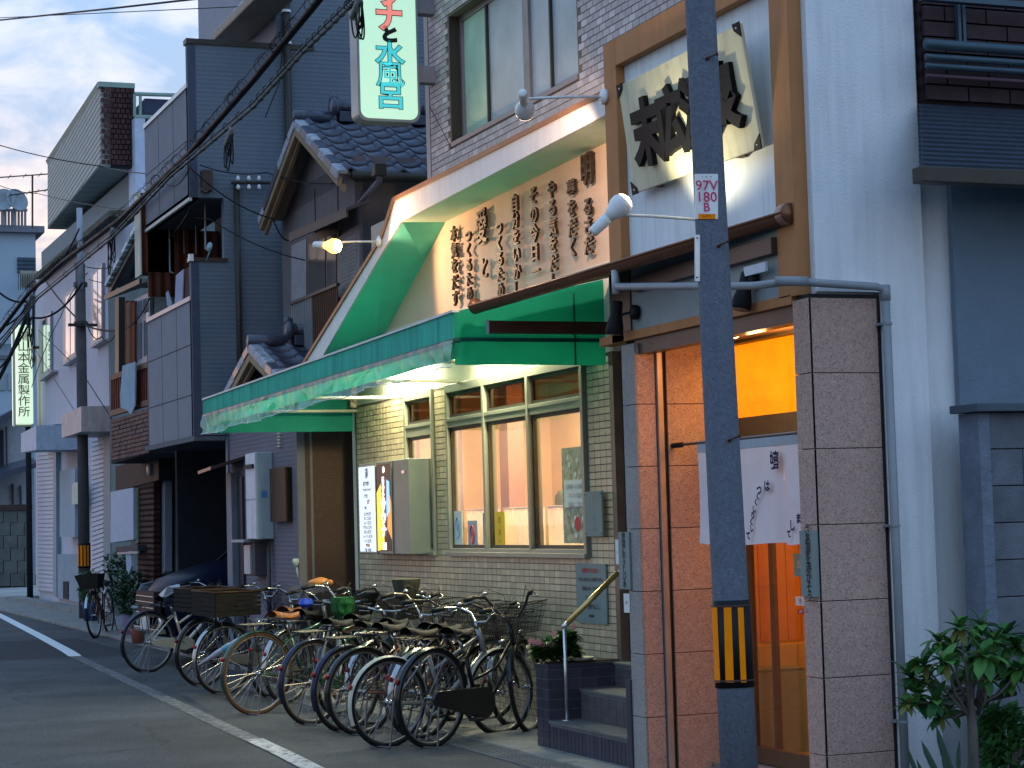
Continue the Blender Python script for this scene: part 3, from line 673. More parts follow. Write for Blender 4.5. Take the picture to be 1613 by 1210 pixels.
for i in range(6):
    for k in range(2):
        m = MB(); m.box(6.955, 6.975, 9.25 + i * .31, 9.55 + i * .31, .05 + k * .31, .35 + k * .31); m.build('wall_tile', mat('tan_tile', (.42, .25, .12), .4, var=.12), hall, bevel=.003)
m = MB(); m.box(6.95, 6.97, 9.24, 11.6, .70, .73); m.build('rail', M['umber'], hall)
for i in range(14): 
    m = MB(); m.box(6.985, 6.998, 9.3 + i * .17, 9.305 + i * .17, .73, 1.7); m.build('board_joint', M['umber'], hall)
m = MB(); m.box(6.86, 6.95, onX(1242, 1150, 6.9).y, onX(1224, 1150, 6.9).y, onX(1235, 1165, 6.9).z, onX(1235, 1130, 6.9).z); m.build('waste_flap', M['brown_tile'], hall, bevel=.004)
dl_ = thing('assumed_downlight', 'assumed small round downlight added in the ceiling of the entrance recess', 'light', (5.5, 10.5, 2.6))  # assumed lamp, unseen; added to brighten the stone of the recess
m = MB(); m.lathe((5.5, 10.5, 2.599), [(.06, 0), (.06, -.02), (.045, -.022)], 16); m.build('case', M['white'], dl_, smooth=True)
m = MB(); m.lathe((5.5, 10.5, 2.576), [(.042, 0), (.03, -.006)], 14); m.build('lens', emat('warm_lens', (1, .6, .25), 12), dl_, smooth=True)
lamp('assumed_downlight_beam', 'POINT', (5.5, 10.2, 2.50), 7, (1, .50, .18), .05, parent=dl_)
lamp('hall_light', 'AREA', (6.5, 10.4, 2.83), 25, (1, .66, .20), .8, None, size_y=1.8, parent=hall)
for (u0, v0, u1, v1, mt, lb) in ((1252, 872, 1268, 908, 'tealp', 'small green and white notice stuck inside the door glass'), (1254, 940, 1270, 954, 'paper', 'small pale sticker on the door glass'), (1257, 960, 1268, 967, 'redp', 'tiny red and white sticker low on the door glass')):
    o, q = poster('sticker', u0, v0, u1, v1, M[mt], lb, 'sticker', x=XD - .02)
    line_text(o, '告' if mt != 'redp' else '自動', (q[0] + q[1]) / 2, (q[2] + q[3]) / 2, min(.05, (q[3] - q[2]) * .7), M['paper'] if mt != 'paper' else M['redp'], XD - .024)
# ---- noren curtain
XN = 5.41
noren = thing('noren_curtain', 'white cloth doorway curtain with brush lettering hanging on its rod', 'curtain', (XN, 10.3, 2.2))
ny0, ny1 = 9.28, onX(1099, 700, XN).y; nzt = onX(1210, 687, XN).z; nzb = onX(1210, 857, XN).z
slit = [onX(1233, 750, XN).y, onX(1185, 750, XN).y - .0]
slits = [ny0, slit[0], (slit[0] + ny1) / 2 + .16, ny1]
for i in range(3):
    a, b = slits[i], slits[i + 1]
    m = MB()
    def P(s, t, a=a, b=b, i=i):
        z = nzt + (nzb - nzt) * t
        gap = .05 * max(0, (t - .15)) * (1.1 - t) 
        y = a + (b - a) * s; y += gap * (1 - 2 * s) 
        x = XN + .012 * math.sin(s * 7 + i * 2) * t + .006 * math.sin(s * 19 + t * 3) * t + (.016 * t if s < .1 else 0)
        return (x, y, z + .006 * math.sin(s * 5 + i) * t)
    m.grid(P, 26, 14); m.build('cloth_panel', mat('white_cloth', (.66, .69, .74), .9, var=.05, vs=3, trans=.12, bump=.15, bs=30), noren, smooth=True)
m = MB(); m.box(XN - .004, XN + .004, ny0, ny1, nzt - .055, nzt + .01); m.build('hem_band', mat('bluish_cloth', (.42, .46, .50), .9, trans=.1), noren)
m = MB(); m.cyl((XN, 9.2, nzt), (XN, onX(1057, 706, XN).y + .0, nzt), .008, n=8); m.build('rod', M['umber'], noren)
m = MB(); m.cyl((XN, 11.02, nzt), (XN, 11.15, nzt), .016, n=10); m.build('rod_holder', M['black'], noren)
def ntx(s, u, v, hp, mt='kanji', rot=0):
    p = onX(u, v, XN - .025); h = hp * (onX(u, v, XN) - onX(u, v + 10, XN)).z / 10
    r = V((0, -math.cos(rot), math.sin(rot))); up = V((0, math.sin(rot), math.cos(rot)))
    txt('lettering', s, mat('indigo_ink', (.02, .02, .07), .8), p, r, up, h, noren, ext=.001, bold=.003)
ntx('嬉', 1220, 727, 30); ntx('は', 1208, 767, 19); ntx('つ', 1196, 773, 17)
for i, (u, v) in enumerate(((1194, 783), (1191, 792), (1188, 803), (1186, 813), (1184, 823), (1184, 833))): ntx('くくしりくし'[i], u, v, 12)
ntx('て', 1179, 845, 14); ntx('ま', 1258, 818, 17); ntx('し', 1248, 829, 18); ntx('て', 1243, 842, 13)
# ---- planter wall, steps, handrail
def tiled_box(name, label, cat, x0, x1, y0, y1, z1, top, th=.02):
    t = thing(name, label, cat, (x0, y0, 0))
    m = MB(); m.box(x0 + .008, x1, y0 + .008, y1 - .008, 0, z1 - .03); m.build('core', M['dgrout'], t)
    nr = int((z1 - .03) / .062)
    tilefield(t, (x0 + .008, y0 + .004, .01), (0, 1, 0), (0, 0, 1), (-1, 0, 0), max(1, round((y1 - y0) / .115)), nr, (y1 - y0) / max(1, round((y1 - y0) / .115)), (z1 - .04) / nr, M['dtile'])
    tilefield(t, (x0 + .01, y0 + .008, .01), (1, 0, 0), (0, 0, 1), (0, -1, 0), round((x1 - x0) / .115), nr, (x1 - x0) / round((x1 - x0) / .115), (z1 - .04) / nr, M['dtile'])
    m = MB(); m.box(x0, x1, y0, y1, z1 - .03, z1); m.build('coping', M[top], t, bevel=.004)
    return t
zc = .575
pl = tiled_box('tiled_planter', 'low planter wall of charcoal tiles beside the entrance steps', 'planter', XE, XW, 12.68, 12.90, zc, 'dtile')
m = MB(); m.box(XE + .05, XW - .03, 12.72, 12.86, zc, zc + .008); m.build('soil', mat('soil', (.03, .022, .015), .95, bump=.5), pl)
st = thing('entrance_steps', 'short flight of charcoal tiled steps up to the side door', 'steps', (XE, 12, 0))
xs = [XE, 5.40, 5.655]; zs = [.205, .405, .57]
stp = mat('stair_tread', (.13, .125, .115), .8, var=.15, bump=.3)
for i in range(3):
    m = MB(); m.box(xs[i] + .006, xs[i + 1] + .02 if i < 2 else 6.4, 11.38, 12.675, 0, zs[i] - .02); m.build('step', M['dgrout'], st)
    za = 0.005 if i == 0 else zs[i - 1] + .002
    if i == 0:
        tilefield(st, (xs[i] + .006, 11.40, za), (0, 1, 0), (0, 0, 1), (-1, 0, 0), 21, 1, .0605, zs[i] - .03 - za, M['dtile'])
    else: tilefield(st, (xs[i] + .006, 11.40, za), (0, 1, 0), (0, 0, 1), (-1, 0, 0), 11, 3, .115, (zs[i] - .03 - za) / 3, mat('taupe_tile', (.105, .095, .10), .4, tone=.1))
    m = MB(); m.box(xs[i] - .008, xs[i + 1] if i < 2 else 6.4, 11.385, 12.675, zs[i] - .02, zs[i]); m.build('tread', stp, st, bevel=.004)
rl = thing('handrail', 'brass topped steel handrail rising beside the steps', 'handrail', (5.27, 12.6, .205))
pb, pt = V((5.266, 12.6, .205)), onY(889, 986, 12.6); pe = onY(973, 902, 12.6)
m = MB(); m.tube([pb, V((pt.x, 12.6, pt.z - .02))], .012, 12); m.lathe(pb, [(.035, 0), (.033, .006), (.014, .01)], 14); m.build('post', M['steel'], rl, smooth=True)
m = MB(); m.tube([pt + V((-.01, 0, -.012)), pt + V((.03, 0, .025))], .018, 12); m.build('elbow', M['steel'], rl, smooth=True)
m = MB(); m.tube([pt + V((.02, 0, .016)), pe], .019, 12); m.build('rail', M['brass'], rl, smooth=True)
m = MB(); m.tube([pe, V((5.75, 12.6, pe.z + .04))], .009, 8); m.build('bracket', M['steel'], rl, smooth=True)
# side door beyond the steps
sd_ = thing('side_door', 'grey framed glass door at the top of the tiled steps', 'door', (5.76, 12, .57))
m = MB(); m.box(5.80, 5.86, 12.62, 12.73, .57, 2.7); m.box(5.80, 5.86, 11.36, 12.62, 2.55, 2.7); m.build('frame', M['alud'], sd_)
m = MB(); m.box(5.79, 5.85, 12.55, 12.615, .57, 2.55); m.box(5.79, 5.85, 11.4, 12.55, .57, .75); m.build('stile', M['alu'], sd_)
m = MB(); m.box(5.81, 5.816, 11.4, 12.55, .75, 2.55); m.build('pane', mat('dark_pane', (.03, .035, .04), .1), sd_)
m = MB(); m.box(5.86, 5.9, 11.36, 12.8, 0, 3.2); m.build('side_wall_back', M['cream'], bath)
m = MB(); m.box(5.19, 5.9, 11.345, 11.36, .56, 2.6); m.build('pillar_back', M['cream'], bath)
# ================================================================ green awning
YA, YZ = 12.85, 18.9
aw = thing('awning', 'long green canvas awning with teal metal edge and clear plastic sheet over the tiled front', 'awning', (4.6, 15, 2.6))
A0, A1, A2 = onY(715, 575, YA), onY(715, 535, YA), onY(715, 491, YA)     # near front corner: skirt foot, fascia foot, fascia top
Z0, Z1, Z2 = onY(327, 682, YZ), onY(320, 654, YZ), onY(320, 630, YZ)
for p in (Z0,): p.x = Z1.x + .03
xn, xf = A2.x, Z2.x
top_n, top_f = 3.20, 3.22
m = MB()
m.quad((xn + .02, YA + .01, A2.z - .01), (xf + .02, YZ - .01, Z2.z - .01), (XW - .01, YZ - .01, top_f - .02), (XW - .01, YA + .01, top_n - .02))
m.build('top_canvas', mat('awning_top_canvas', (.02, .36, .22), .6, trans=.6), aw)
def wall_side(name, y, pf, zb, zt0, zt1, mt='canvas'):
    m = MB(); n = 14
    m.grid(lambda s, t: (pf + (XW - .01 - pf) * s, y + .004 * math.sin(s * 9) + (.006 * math.sin(s * 17) * (1 - t)), zb + ((zt0 + (zt1 - zt0) * s) - zb) * t), n, 8)
    return m.build(name, M[mt], aw, smooth=True)
wall_side('near_side_canvas', YA, xn, A0.z, A2.z, top_n)
wall_side('far_side_canvas', YZ, xf, Z0.z, Z2.z, top_f)
m = MB(); dk = mat('dark_green_seam', (.005, .10, .07), .6, trans=.1)
m.box(xn, XW - .02, YA - .006, YA - .002, A1.z - .012, A1.z + .012); m.build('seam', dk, aw)
xm = onY(905, 520, YA).x
m = MB(); m.box(xm - .006, xm + .006, YA - .006, YA - .002, A0.z, 3.10); m.build('seam', dk, aw)
# teal fascia in sheets
us = [320, 340, 376, 402, 430, 444, 471, 484, 499, 528, 575, 620, 664, 714]
ts = [max(0, min(1, (onX(u, 560, 4.6).y - YA) / (onX(320, 560, 4.6).y - YA))) for u in us]
ts[0] = 1; ts[-1] = 0
for a, b in zip(ts[:-1], ts[1:]):
    p = [A1.lerp(Z1, a), A1.lerp(Z1, b), A2.lerp(Z2, b), A2.lerp(Z2, a)]
    for q in (1, 2): p[q] = p[q] + V((0, .004, 0))
    m = MB(); m.prism(p, (.012, 0, 0)); m.build('fascia_sheet', M['fascia'], aw)
m = MB(); m.prism([A2 + V((-.012, 0, -.004)), Z2 + V((-.012, 0, -.004)), Z2 + V((-.012, 0, .012)), A2 + V((-.012, 0, .012))], (.05, 0, 0)); m.build('edge_strip', mat('pale_edge', (.55, .60, .58), .45), aw)
m = MB(); m.prism([A1 + V((-.006, 0, -.02)), Z1 + V((-.006, 0, -.02)), Z1 + V((-.006, 0, .008)), A1 + V((-.006, 0, .008))], (.05, 0, 0)); m.build('lower_rail', mat('dark_teal', (.01, .06, .06), .5), aw)
# canvas skirt behind and crumpled clear plastic in front of it
m = MB(); m.grid(lambda s, t: A1.lerp(Z1, s) + V((.035 + .01 * math.sin(s * 40), 0, (A0.z - A1.z + .05) * t)), 60, 4); m.build('front_skirt', M['canvas'], aw, smooth=True)
def PL(s, t):
    p = A1.lerp(Z1, s); d = (A0.z - A1.z + .012 * math.sin(s * 33) - .012) * (1 - s * .12) - .03 * s
    n1_ = noise.noise(V((s * 17, t * 1.2, 3))); n2_ = noise.noise(V((s * 62 + t * 1.5, t * .8, 9)))
    return p + V((-.010 - .07 * abs(n1_) * (.2 + t) - .022 * n2_ * (.4 + t), 0, d * t + .012 * noise.noise(V((s * 60, 1, 1))) * t))
m = MB(); m.grid(PL, 420, 12)
plm = bpy.data.materials.new('clear_plastic'); plm.use_nodes = True; t = plm.node_tree; n = t.nodes; l = t.links
b = n['Principled BSDF']; b.inputs['Base Color'].default_value = (.36, .62, .56, 1); b.inputs['Roughness'].default_value = .24; b.inputs['Specular IOR Level'].default_value = .6
tp = n.new('ShaderNodeBsdfTransparent'); tp.inputs[0].default_value = (.85, .95, .9, 1); ms = n.new('ShaderNodeMixShader'); ms.inputs[0].default_value = .40
l.new(tp.outputs[0], ms.inputs[1]); l.new(b.outputs[0], ms.inputs[2]); l.new(ms.outputs[0], n['Material Output'].inputs[0])
m.build('plastic_sheet', plm, aw, smooth=True)
m = MB(); m.tube([PL(i / 300, 1.0) + V((-.002, 0, 0)) for i in range(301)], .004, 5); m.build('sheet_hem', mat('whitish_plastic', (.6, .66, .64), .3), aw)
# frame bars inside
for s in (.02, .25, .5, .75, .98):
    p = A1.lerp(Z1, s); m = MB(); m.tube([p + V((.06, 0, .02)), V((XW, p.y, p.z + .02))], .014, 8); m.build('frame_bar', mat('cream_bar', (.55, .55, .42), .5), aw, smooth=True)
m = MB(); m.box(XW - .07, XW - .005, YL - .1, YL + .03, ZT - .02, ZT + .16); m.build('end_bracket', mat('rusty_cream', (.5, .46, .32), .7, grime=((.16, .06, .02), .5, 18)), aw, bevel=.004)
# two assumed fluorescent tubes, unseen, on the plaster band under the awning
for y in (14.7, 17.1):
    t_ = thing('assumed_fluorescent_light', 'assumed fluorescent tube mounted under the green awning ' + ('near the entrance' if y < 16 else 'above the small window'), 'light', (5.55, y, 2.98), 'assumed tubes under the awning')
    m = MB(); m.box(5.60, 5.74, y - .65, y + .65, 3.0, 3.05); m.build('housing', M['white'], t_, bevel=.004)
    m = MB(); m.tube([(5.66, y - .6, 2.97), (5.66, y + .6, 2.97)], .016, 10); m.build('tube', emat('tube_glow', (1, .96, .68), 70), t_, smooth=True)
    lamp('assumed_tube_light', 'AREA', (5.60, y, 2.95), 26, (1, .95, .62), .12, None, size_y=1.2, parent=t_)
# ================================================================ floodlights on arms
def flood(label, wall_p, bulb_p, tgt, power, col, group='floodlights on arms over the bath house front', lit=False, spot=95, R=.062):
    t_ = thing('floodlight', label, 'lamp', wall_p, group)
    wp, bp = V(wall_p), V(bulb_p); d = (V(tgt) - bp).normalized()
    m = MB(); m.lathe(wp, [(.05, 0), (.05, -.02), (.02, -.035)], 14, (1, 0, 0)); m.build('wall_plate', M['white'], t_, smooth=True)
    m = MB(); m.tube([wp, wp + (bp - wp) * .5 + V((0, 0, .006)), bp], .009, 8); m.build('arm', M['white'], t_, smooth=True)
    m = MB(); m.tube([bp, bp - d * .0 + V((0, 0, -.02)), bp - V((0, 0, .05))], [.02, .018, .015], 8); m.build('swivel', M['white'], t_, smooth=True)
    hb = bp - d * .02 + V((0, 0, -.02))
    m = MB(); m.lathe(hb, [(.026, -.10), (.03, -.09), (.034, 0), (.03, .02)], 14, d); m.build('socket', M['white'], t_, smooth=True)
    m = MB(); m.lathe(hb, [(.028, .02), (.045, .06), (R, .10), (R * 1.03, .135), (R * .85, .16)], 18, d); m.build('reflector_bulb', emat('lit_bulb_glass', (1, .40, .06), 4) if lit else M['white'], t_, smooth=True)
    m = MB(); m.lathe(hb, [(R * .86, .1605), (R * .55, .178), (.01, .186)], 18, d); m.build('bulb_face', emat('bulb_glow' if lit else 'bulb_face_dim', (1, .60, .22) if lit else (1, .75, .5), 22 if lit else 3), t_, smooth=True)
    lamp('flood_beam', 'SPOT', hb + d * .2, power, col, .04, tgt, spot, parent=t_, blend=.5)
    return t_
flood('lit warm floodlight on its arm at the far end of the lettered board', (5.345, 16.66, 3.985), onY(512, 383, 16.6), onX(760, 400, XW), 55, (1, .60, .34), lit=True, spot=120)
flood('white reflector floodlight on a long arm beside the upper window', (5.17, 11.45, 4.17), (4.64, 11.5, 4.14), (5.75, 13.9, 3.25), 80, (1, .67, .46), spot=96)
flood('white reflector floodlight at the left post, turned up to the carved sign', (5.23, 10.3, 3.225), (4.64, 10.3, 3.24), (5.25, 10.05, 3.85), 16, (1, .90, .62), spot=120)
# black spotlights under the eave
def black_spot(label, plate, head, d, mt='black'):
    t_ = thing('spotlight', label, 'lamp', plate); p, h = V(plate), V(head); d = V(d).normalized()
    m = MB(); m.lathe(p, [(.045, 0), (.045, -.03), (.02, -.04)], 16, (1, 0, 0)); m.build('base', M[mt], t_, smooth=True)
    m = MB(); m.tube([p, (p + h) / 2 + V((0, 0, .01)), h], .008, 8); m.build('arm', M[mt], t_, smooth=True)
    m = MB(); m.lathe(h, [(.03, -.10), (.034, -.09), (.037, -.01), (.052, .05), (.056, .10), (.05, .105)], 16, d); m.build('shade', M[mt], t_, smooth=True)
    m = MB(); m.lathe(h, [(.05, .104), (.04, .108)], 16, d); m.build('lens', mat('dull_lens', (.25, .16, .10), .3), t_, smooth=True)
xp = onX(1003, 492, XE)
black_spot('black spotlight on a round base at the left end of the grey fascia', (XE, xp.y, xp.z), onY(970, 500, xp.y + .12), (-.1, .1, -1))
xp = onX(1190, 440, XE)
black_spot('black spotlight hanging from the beam right of the utility pole', (XE, xp.y, xp.z), onY(1172, 458, xp.y + .05), (-.25, 0, -1))
# ================================================================ carved sign board
bl, br = onX(1003, 305, 5.17), onX(1205, 232, 5.17)
tl, tr = onY(978, 136, bl.y), onY(1170, 36, br.y)
sb = thing('carved_sign_board', 'weathered pale board with black carved kanji leaning out over the entrance', 'sign', bl)
nr = (br - bl).cross(tl - bl).normalized(); nr = nr if nr.x < 0 else -nr
m = MB(); m.prism([bl, br, tr, tl], -nr * -.02); m.build('board', M['boardk'], sb, bevel=.004)
r_ = (br - bl).normalized(); u_ = nr.cross(r_); u_ = u_ if u_.z > 0 else -u_
ctr = (bl + br + tl + tr) / 4
for (c, sx, sy) in ((bl, 1, 1), (br, -1, 1), (tr, -1, -1), (tl, 1, -1)):
    m = MB(); q = c + nr * .022
    m.prism([q + r_ * sx * -.008 + u_ * sy * -.008, q + r_ * sx * .075 + u_ * sy * -.008, q + r_ * sx * .06 + u_ * sy * .03, q + r_ * sx * .03 + u_ * sy * .05, q + r_ * sx * -.008 + u_ * sy * .075], nr * .006)
    k = m.build('corner_plate', M['kanji'], sb)
    m = MB(); m.lathe(q + r_ * sx * .03 + u_ * sy * .02 + nr * .006, [(.006, 0), (.004, .004)], 8, nr); m.build('rivet', M['steel'], k)
for i, (ch, f_) in enumerate(zip('末広温泉', (.22, .42, .63, .82))):
    p = (bl + (br - bl) * f_ + tl + (tr - tl) * f_) / 2 + nr * .02 - u_ * .04
    txt('lettering', ch, M['kanji'], p, r_, u_, .40, sb, ext=.035, bold=.006 if ch == '廣' else .020, wide=.92)
for f_ in (.16, .80):
    p = bl + (br - bl) * f_; m = MB(); m.obox(p + u_ * .03 + V((.02, 0, 0)), V((.03, 0, 0)), r_ * .02, u_ * .03); m.build('bracket', mat('worn_brown_bracket', (.22, .11, .08), .7, grime=((.5, .45, .35), .5, 20)), sb)
m = MB(); m.tube([tl + (tr - tl) * .2 + V((0, 0, -.05)), V((5.22, (tl + (tr - tl) * .2).y, tl.z - .05))], .008, 6); m.tube([tl + (tr - tl) * .8 + V((0, 0, -.05)), V((5.22, (tl + (tr - tl) * .8).y, tl.z - .05))], .008, 6); m.build('stay', M['umber'], sb, kind='stuff')
# ================================================================ tall lit sign
YS = 16.2
a, b = onY(567, 187, YS), onY(660, 187, YS); zt = a.z + 2.6
ls = thing('vertical_light_sign', 'tall glowing pale green sign reading sauna and cold bath beside the upper wall', 'sign', (a.x, YS, a.z))
def rrect(x0, x1, z0, z1, r, y, n=5):
    pts = []
    for (cx_, cz_, s) in ((x1 - r, z0 + r, -90), (x1 - r, z1 - r, 0), (x0 + r, z1 - r, 90), (x0 + r, z0 + r, 180)):
        for i in range(n + 1):
            t = rad(s + 90 * i / n); pts.append((cx_ + r * math.cos(t), y, cz_ + r * math.sin(t)))
    return pts
m = MB(); m.prism(rrect(a.x - .012, b.x + .012, a.z - .012, zt, .075, YS + .002), (0, .20, 0)); m.build('case', mat('grey_sign_case', (.30, .33, .34), .4, metal=.5), ls)
m = MB(); m.prism(rrect(a.x + .01, b.x - .01, a.z + .01, zt - .02, .07, YS - .006), (0, .008, 0)); 
m.build('lit_face', emat('green_white_glow', (.56, .86, .62), .38), ls)
cx_ = (a.x + b.x) / 2 + .012
def chsign(s, v, hpx, mt, bold, wide, off_=.0, e=.009):
    z = onY(610, v, YS).z; h = hpx * 17.2 / 3200
    txt('lettering', s, mt, (cx_ + off_, YS - e, z), (1, 0, 0), (0, 0, 1), h, ls, ext=.001, bold=bold, wide=wide)
salmon = emat('salmon_print', (.85, .25, .20), .42); cyan = emat('cyan_print', (.06, .55, .58), .42)
blk = M['inkp']
for (s, v, h, c) in (('サ', -44, 50, salmon), ('ウ', 6, 50, salmon), ('ナ', 30, 50, salmon)):
    if s == 'ウ': v = -8
    chsign(s, v, h, blk, .016, .95, e=.0075); chsign(s, v, h, c, .009, .95, e=.009)
chsign('と', 56, 28, blk, .012, 1.1)
for (s, v) in (('水', 87), ('風', 120), ('呂', 154)):
    bb_ = .004 if s == '風' else 0; chsign(s, v, 44, blk, .010 - bb_, 1.12, e=.0075); chsign(s, v, 44, cyan, .0045 - bb_, 1.12, e=.009)
for v in (12, 120):
    p0, p1 = onY(664, v + 12, YS + .1), onY(664, v - 14, YS + .1)
    m = MB(); m.box(b.x + .012, XW, YS + .04, YS + .16, p0.z, p1.z); m.build('bracket', mat('sign_bracket', (.28, .27, .30), .5, metal=.3), ls, bevel=.004)
# ================================================================ price light box
XB = XW - .16
ya, yb_, yc, yd_ = onX(566, 800, XW - .35).y, onX(592, 800, XW - .30).y, onX(617, 800, XW - .3).y, onX(645, 800, XW - .16).y
lb = thing('light_box_sign', 'lit wall box with white price list and dark sauna picture panel', 'sign', (XW - .3, 17.5, 1.3))
def lbpanel(name, u0, u1, v0, v1, x, mt, y1c=None):
    A, B = onX(u0, (v0 + v1) / 2, x), onX(u1, (v0 + v1) / 2, x); zb_, zt_ = onX((u0 + u1) / 2, v1, x).z, onX((u0 + u1) / 2, v0, x).z
    return B.y, A.y, zb_, zt_
XP = XW - .22
q1 = lbpanel('p', 566, 592, 735, 869, XP, None); q2 = lbpanel('p', 594, 617, 731, 868, XP, None); q3 = lbpanel('p', 620, 643, 728, 870, XP, None)
zlo, zhi = q1[2] - .02, q1[3] + .03
m = MB(); m.box(XP + .006, XW, q3[0] - .0, q1[1] + .015, zlo, zhi); m.build('case', mat('green_grey_case', (.26, .30, .27), .4, metal=.4, var=.08), lb, bevel=.006)
m = MB(); m.box(XP, XP + .006, q1[0], q1[1], q1[2], q1[3]); m.build('price_panel', emat('white_glow', (.80, .90, 1.0), .46), lb)
m = MB(); m.box(XP, XP + .006, q2[0], q2[1], q2[2], q2[3]); m.build('picture_panel', mat('dark_picture', (.012, .008, .012), .35), lb)
m = MB(); m.box(XP - .004, XP + .006, q1[0] - .025, q1[0] - .004, zlo, zhi); m.box(XP - .004, XP + .006, q2[0] - .02, q2[0], zlo, zhi); m.build('divider', M['alu'], lb, kind='stuff')
m = MB(); yy, w_ = (q2[0] + q2[1]) / 2, (q2[1] - q2[0])
m.prism([(XP - .001, q2[1] - .004, q2[2] + .0), (XP - .001, q2[1] - .004, q2[2] + .52), (XP - .001, q2[1] - w_ * .30, q2[2] + .60), (XP - .001, q2[1] - w_ * .5, q2[2] + .02)], (-.002, 0, 0)); m.build('yellow_flame', emat('yellow_glow', (.9, .55, .05), .75), lb)
m = MB(); m.prism([(XP - .001, q2[0] + .004, q2[2] + .10), (XP - .001, q2[0] + .004, q2[2] + .42), (XP - .001, q2[0] + w_ * .18, q2[2] + .55), (XP - .001, q2[0] + w_ * .30, q2[2] + .2)], (-.002, 0, 0)); m.build('orange_flame', emat('orange_glow', (.85, .28, .06), .7), lb)
m = MB(); m.prism([(XP - .0012, q2[0] + w_ * .12, q2[2] + .35), (XP - .0012, q2[0] + w_ * .12, q2[3] - .16), (XP - .0012, q2[0] + w_ * .30, q2[3] - .14), (XP - .0012, q2[0] + w_ * .34, q2[2] + .3)], (-.002, 0, 0)); m.build('blue_streak', emat('blue_glow', (.25, .5, .85), .8), lb)
m = MB(); m.lathe((XP - .001, yy, q2[3] - .05), [(.028, 0), (.02, -.002)], 14, (1, 0, 0)); m.build('lamp_spot', emat('lamp_spot_glow', (1, .8, .5), 3), lb)
ly = yy + .01
for i, (s, h, c) in enumerate((('遠', .07, 'p'), ('赤', .07, 'p'), ('外', .07, 'p'), ('線', .07, 'p'))): txt('lettering', s, emat('pink_glow', (1, .75, .78), 1.6), (XP - .004, ly, q2[3] - .15 - i * .062), (0, -1, 0), (0, 0, 1), .07, lb, ext=.001, bold=.003)
for i, s in enumerate('サウナ'): txt('lettering', s, emat('text_glow', (1, .95, .95), 2.2), (XP - .005, ly, q2[2] + .40 - i * .115), (0, -1, 0), (0, 0, 1), .12, lb, ext=.001, bold=.006, wide=1.1)
m = MB(); m.box(XP - .003, XP, ly - .05, ly + .05, q2[2] + .01, q2[2] + .075); m.build('label_card', emat('card_glow', (.85, .95, .85), 1.1), lb)
pc, rdm = mat('blue_grey_print', (.05, .07, .22), .6), M['redp']
rows = [('湯', .10, 'b', 0), ('営業時間', .042, 'g', .02), ('午後二時〜夜十一時', .026, 'g', 0), ('定休日', .035, 'g', .03), ('火曜', .045, 'r', -.04), ('料金', .03, 'g', .05)]
z = q1[3] - .07; yy = (q1[0] + q1[1]) / 2
for s, h, c, dy in rows:
    txt('lettering', s, {'b': pc, 'g': mat('grey_print', (.12, .14, .18), .6), 'r': rdm}[c], (XP - .003, yy + dy, z), (0, -1, 0), (0, 0, 1), h, lb, ext=.001, bold=.002); z -= max(.055, h * .9)
for i, s in enumerate(['大人 四九〇円', '中人 二〇〇円', '小人 一〇〇円', '貸タオル 三〇円', '石けん 四〇円', 'シャンプー 五〇円', 'リンス 五〇円', '電気風呂', '薬湯・水風呂']):
    txt('lettering', s, mat('grey_print', (.12, .14, .18), .6) if i != 7 else rdm, (XP - .003, yy, z), (0, -1, 0), (0, 0, 1), .034, lb, ext=.001, bold=.0012); z -= .041
m = MB(); m.box(XP + .03, XW, q3[0] + .01, q3[1] - .01, q3[2] - .01, q3[3] + .01); 
m = MB(); m.box(XP - .002, XP + .004, q3[0] + .08, q3[0] + .16, q3[3] - .10, q3[3] - .075); m.build('latch', M['steel'], lb)
# ================================================================ plaques
def plaque(u0, v0, u1, v1, mt, label, lines, x=XW - .012, th=.012, size=.04, mtx='inkp', name='plaque', vertical=False, screws=True):
    o, q = poster(name, u0, v0, u1, v1, M[mt], label, 'sign', x=x, th=th)
    y0, y1, z0, z1 = q; yc_ = (y0 + y1) / 2
    if vertical: txt('lettering', '\n'.join(lines), M[mtx], (x - th, yc_, (z0 + z1) / 2), (0, -1, 0), (0, 0, 1), size, o, ext=.002, bold=.001, line=.8)
    else:
        for i, ln in enumerate(lines):
            s, sz, c = ln if isinstance(ln, tuple) else (ln, size, mtx)
            txt('lettering', s, M[c], (x - th, yc_, z1 - (z1 - z0) * (i + .8) / (len(lines) + .6)), (0, -1, 0), (0, 0, 1), sz, o, ext=.002, bold=.0008)
    if screws:
        for (yy, zz) in ((y0 + .015, z0 + .02), (y1 - .015, z0 + .02), (y0 + .015, z1 - .02), (y1 - .015, z1 - .02)):
            m = MB(); m.lathe((x - th, yy, zz), [(.007, 0), (.005, -.003)], 8, (1, 0, 0)); m.build('screw', M['inkp'], o)
    return o
plaque(912, 888, 956, 982, 'plate', 'grey green notice plate with red and black lines beside the steps', [('浴場内でのお願い', .038, 'redp'), ('タオル をぜひしてお使い下さい', .030, 'inkp'), ('浴槽はスポーツの後に', .030, 'inkp'), ('ライトなし。', .034, 'inkp'), ('楽しく気持ちよく。', .040, 'inkp'), ('末広温泉', .022, 'inkp')], x=XW - .012, screws=False)
plaque(925, 774, 950, 845, 'plate', 'small grey green plate screwed to the tiles right of the main window', [('//', .10, 'alu'), ('', .02, 'inkp'), ('入浴', .035, 'tealp'), ('案内', .035, 'tealp')], x=XW - .045, th=.014)
plaque(979, 838, 993, 928, 'plate', 'narrow grey plate with brush writing on the left granite pillar', list('地球にやさしい水'), x=XE - .0, th=.012, size=.052, vertical=True, screws=False)
plaque(1266, 836, 1288, 940, 'plate', 'narrow green plate with brush writing on the right granite pillar', list('さあ湯を沸かそう'), x=XE - .0, th=.012, size=.06, vertical=True, screws=False)
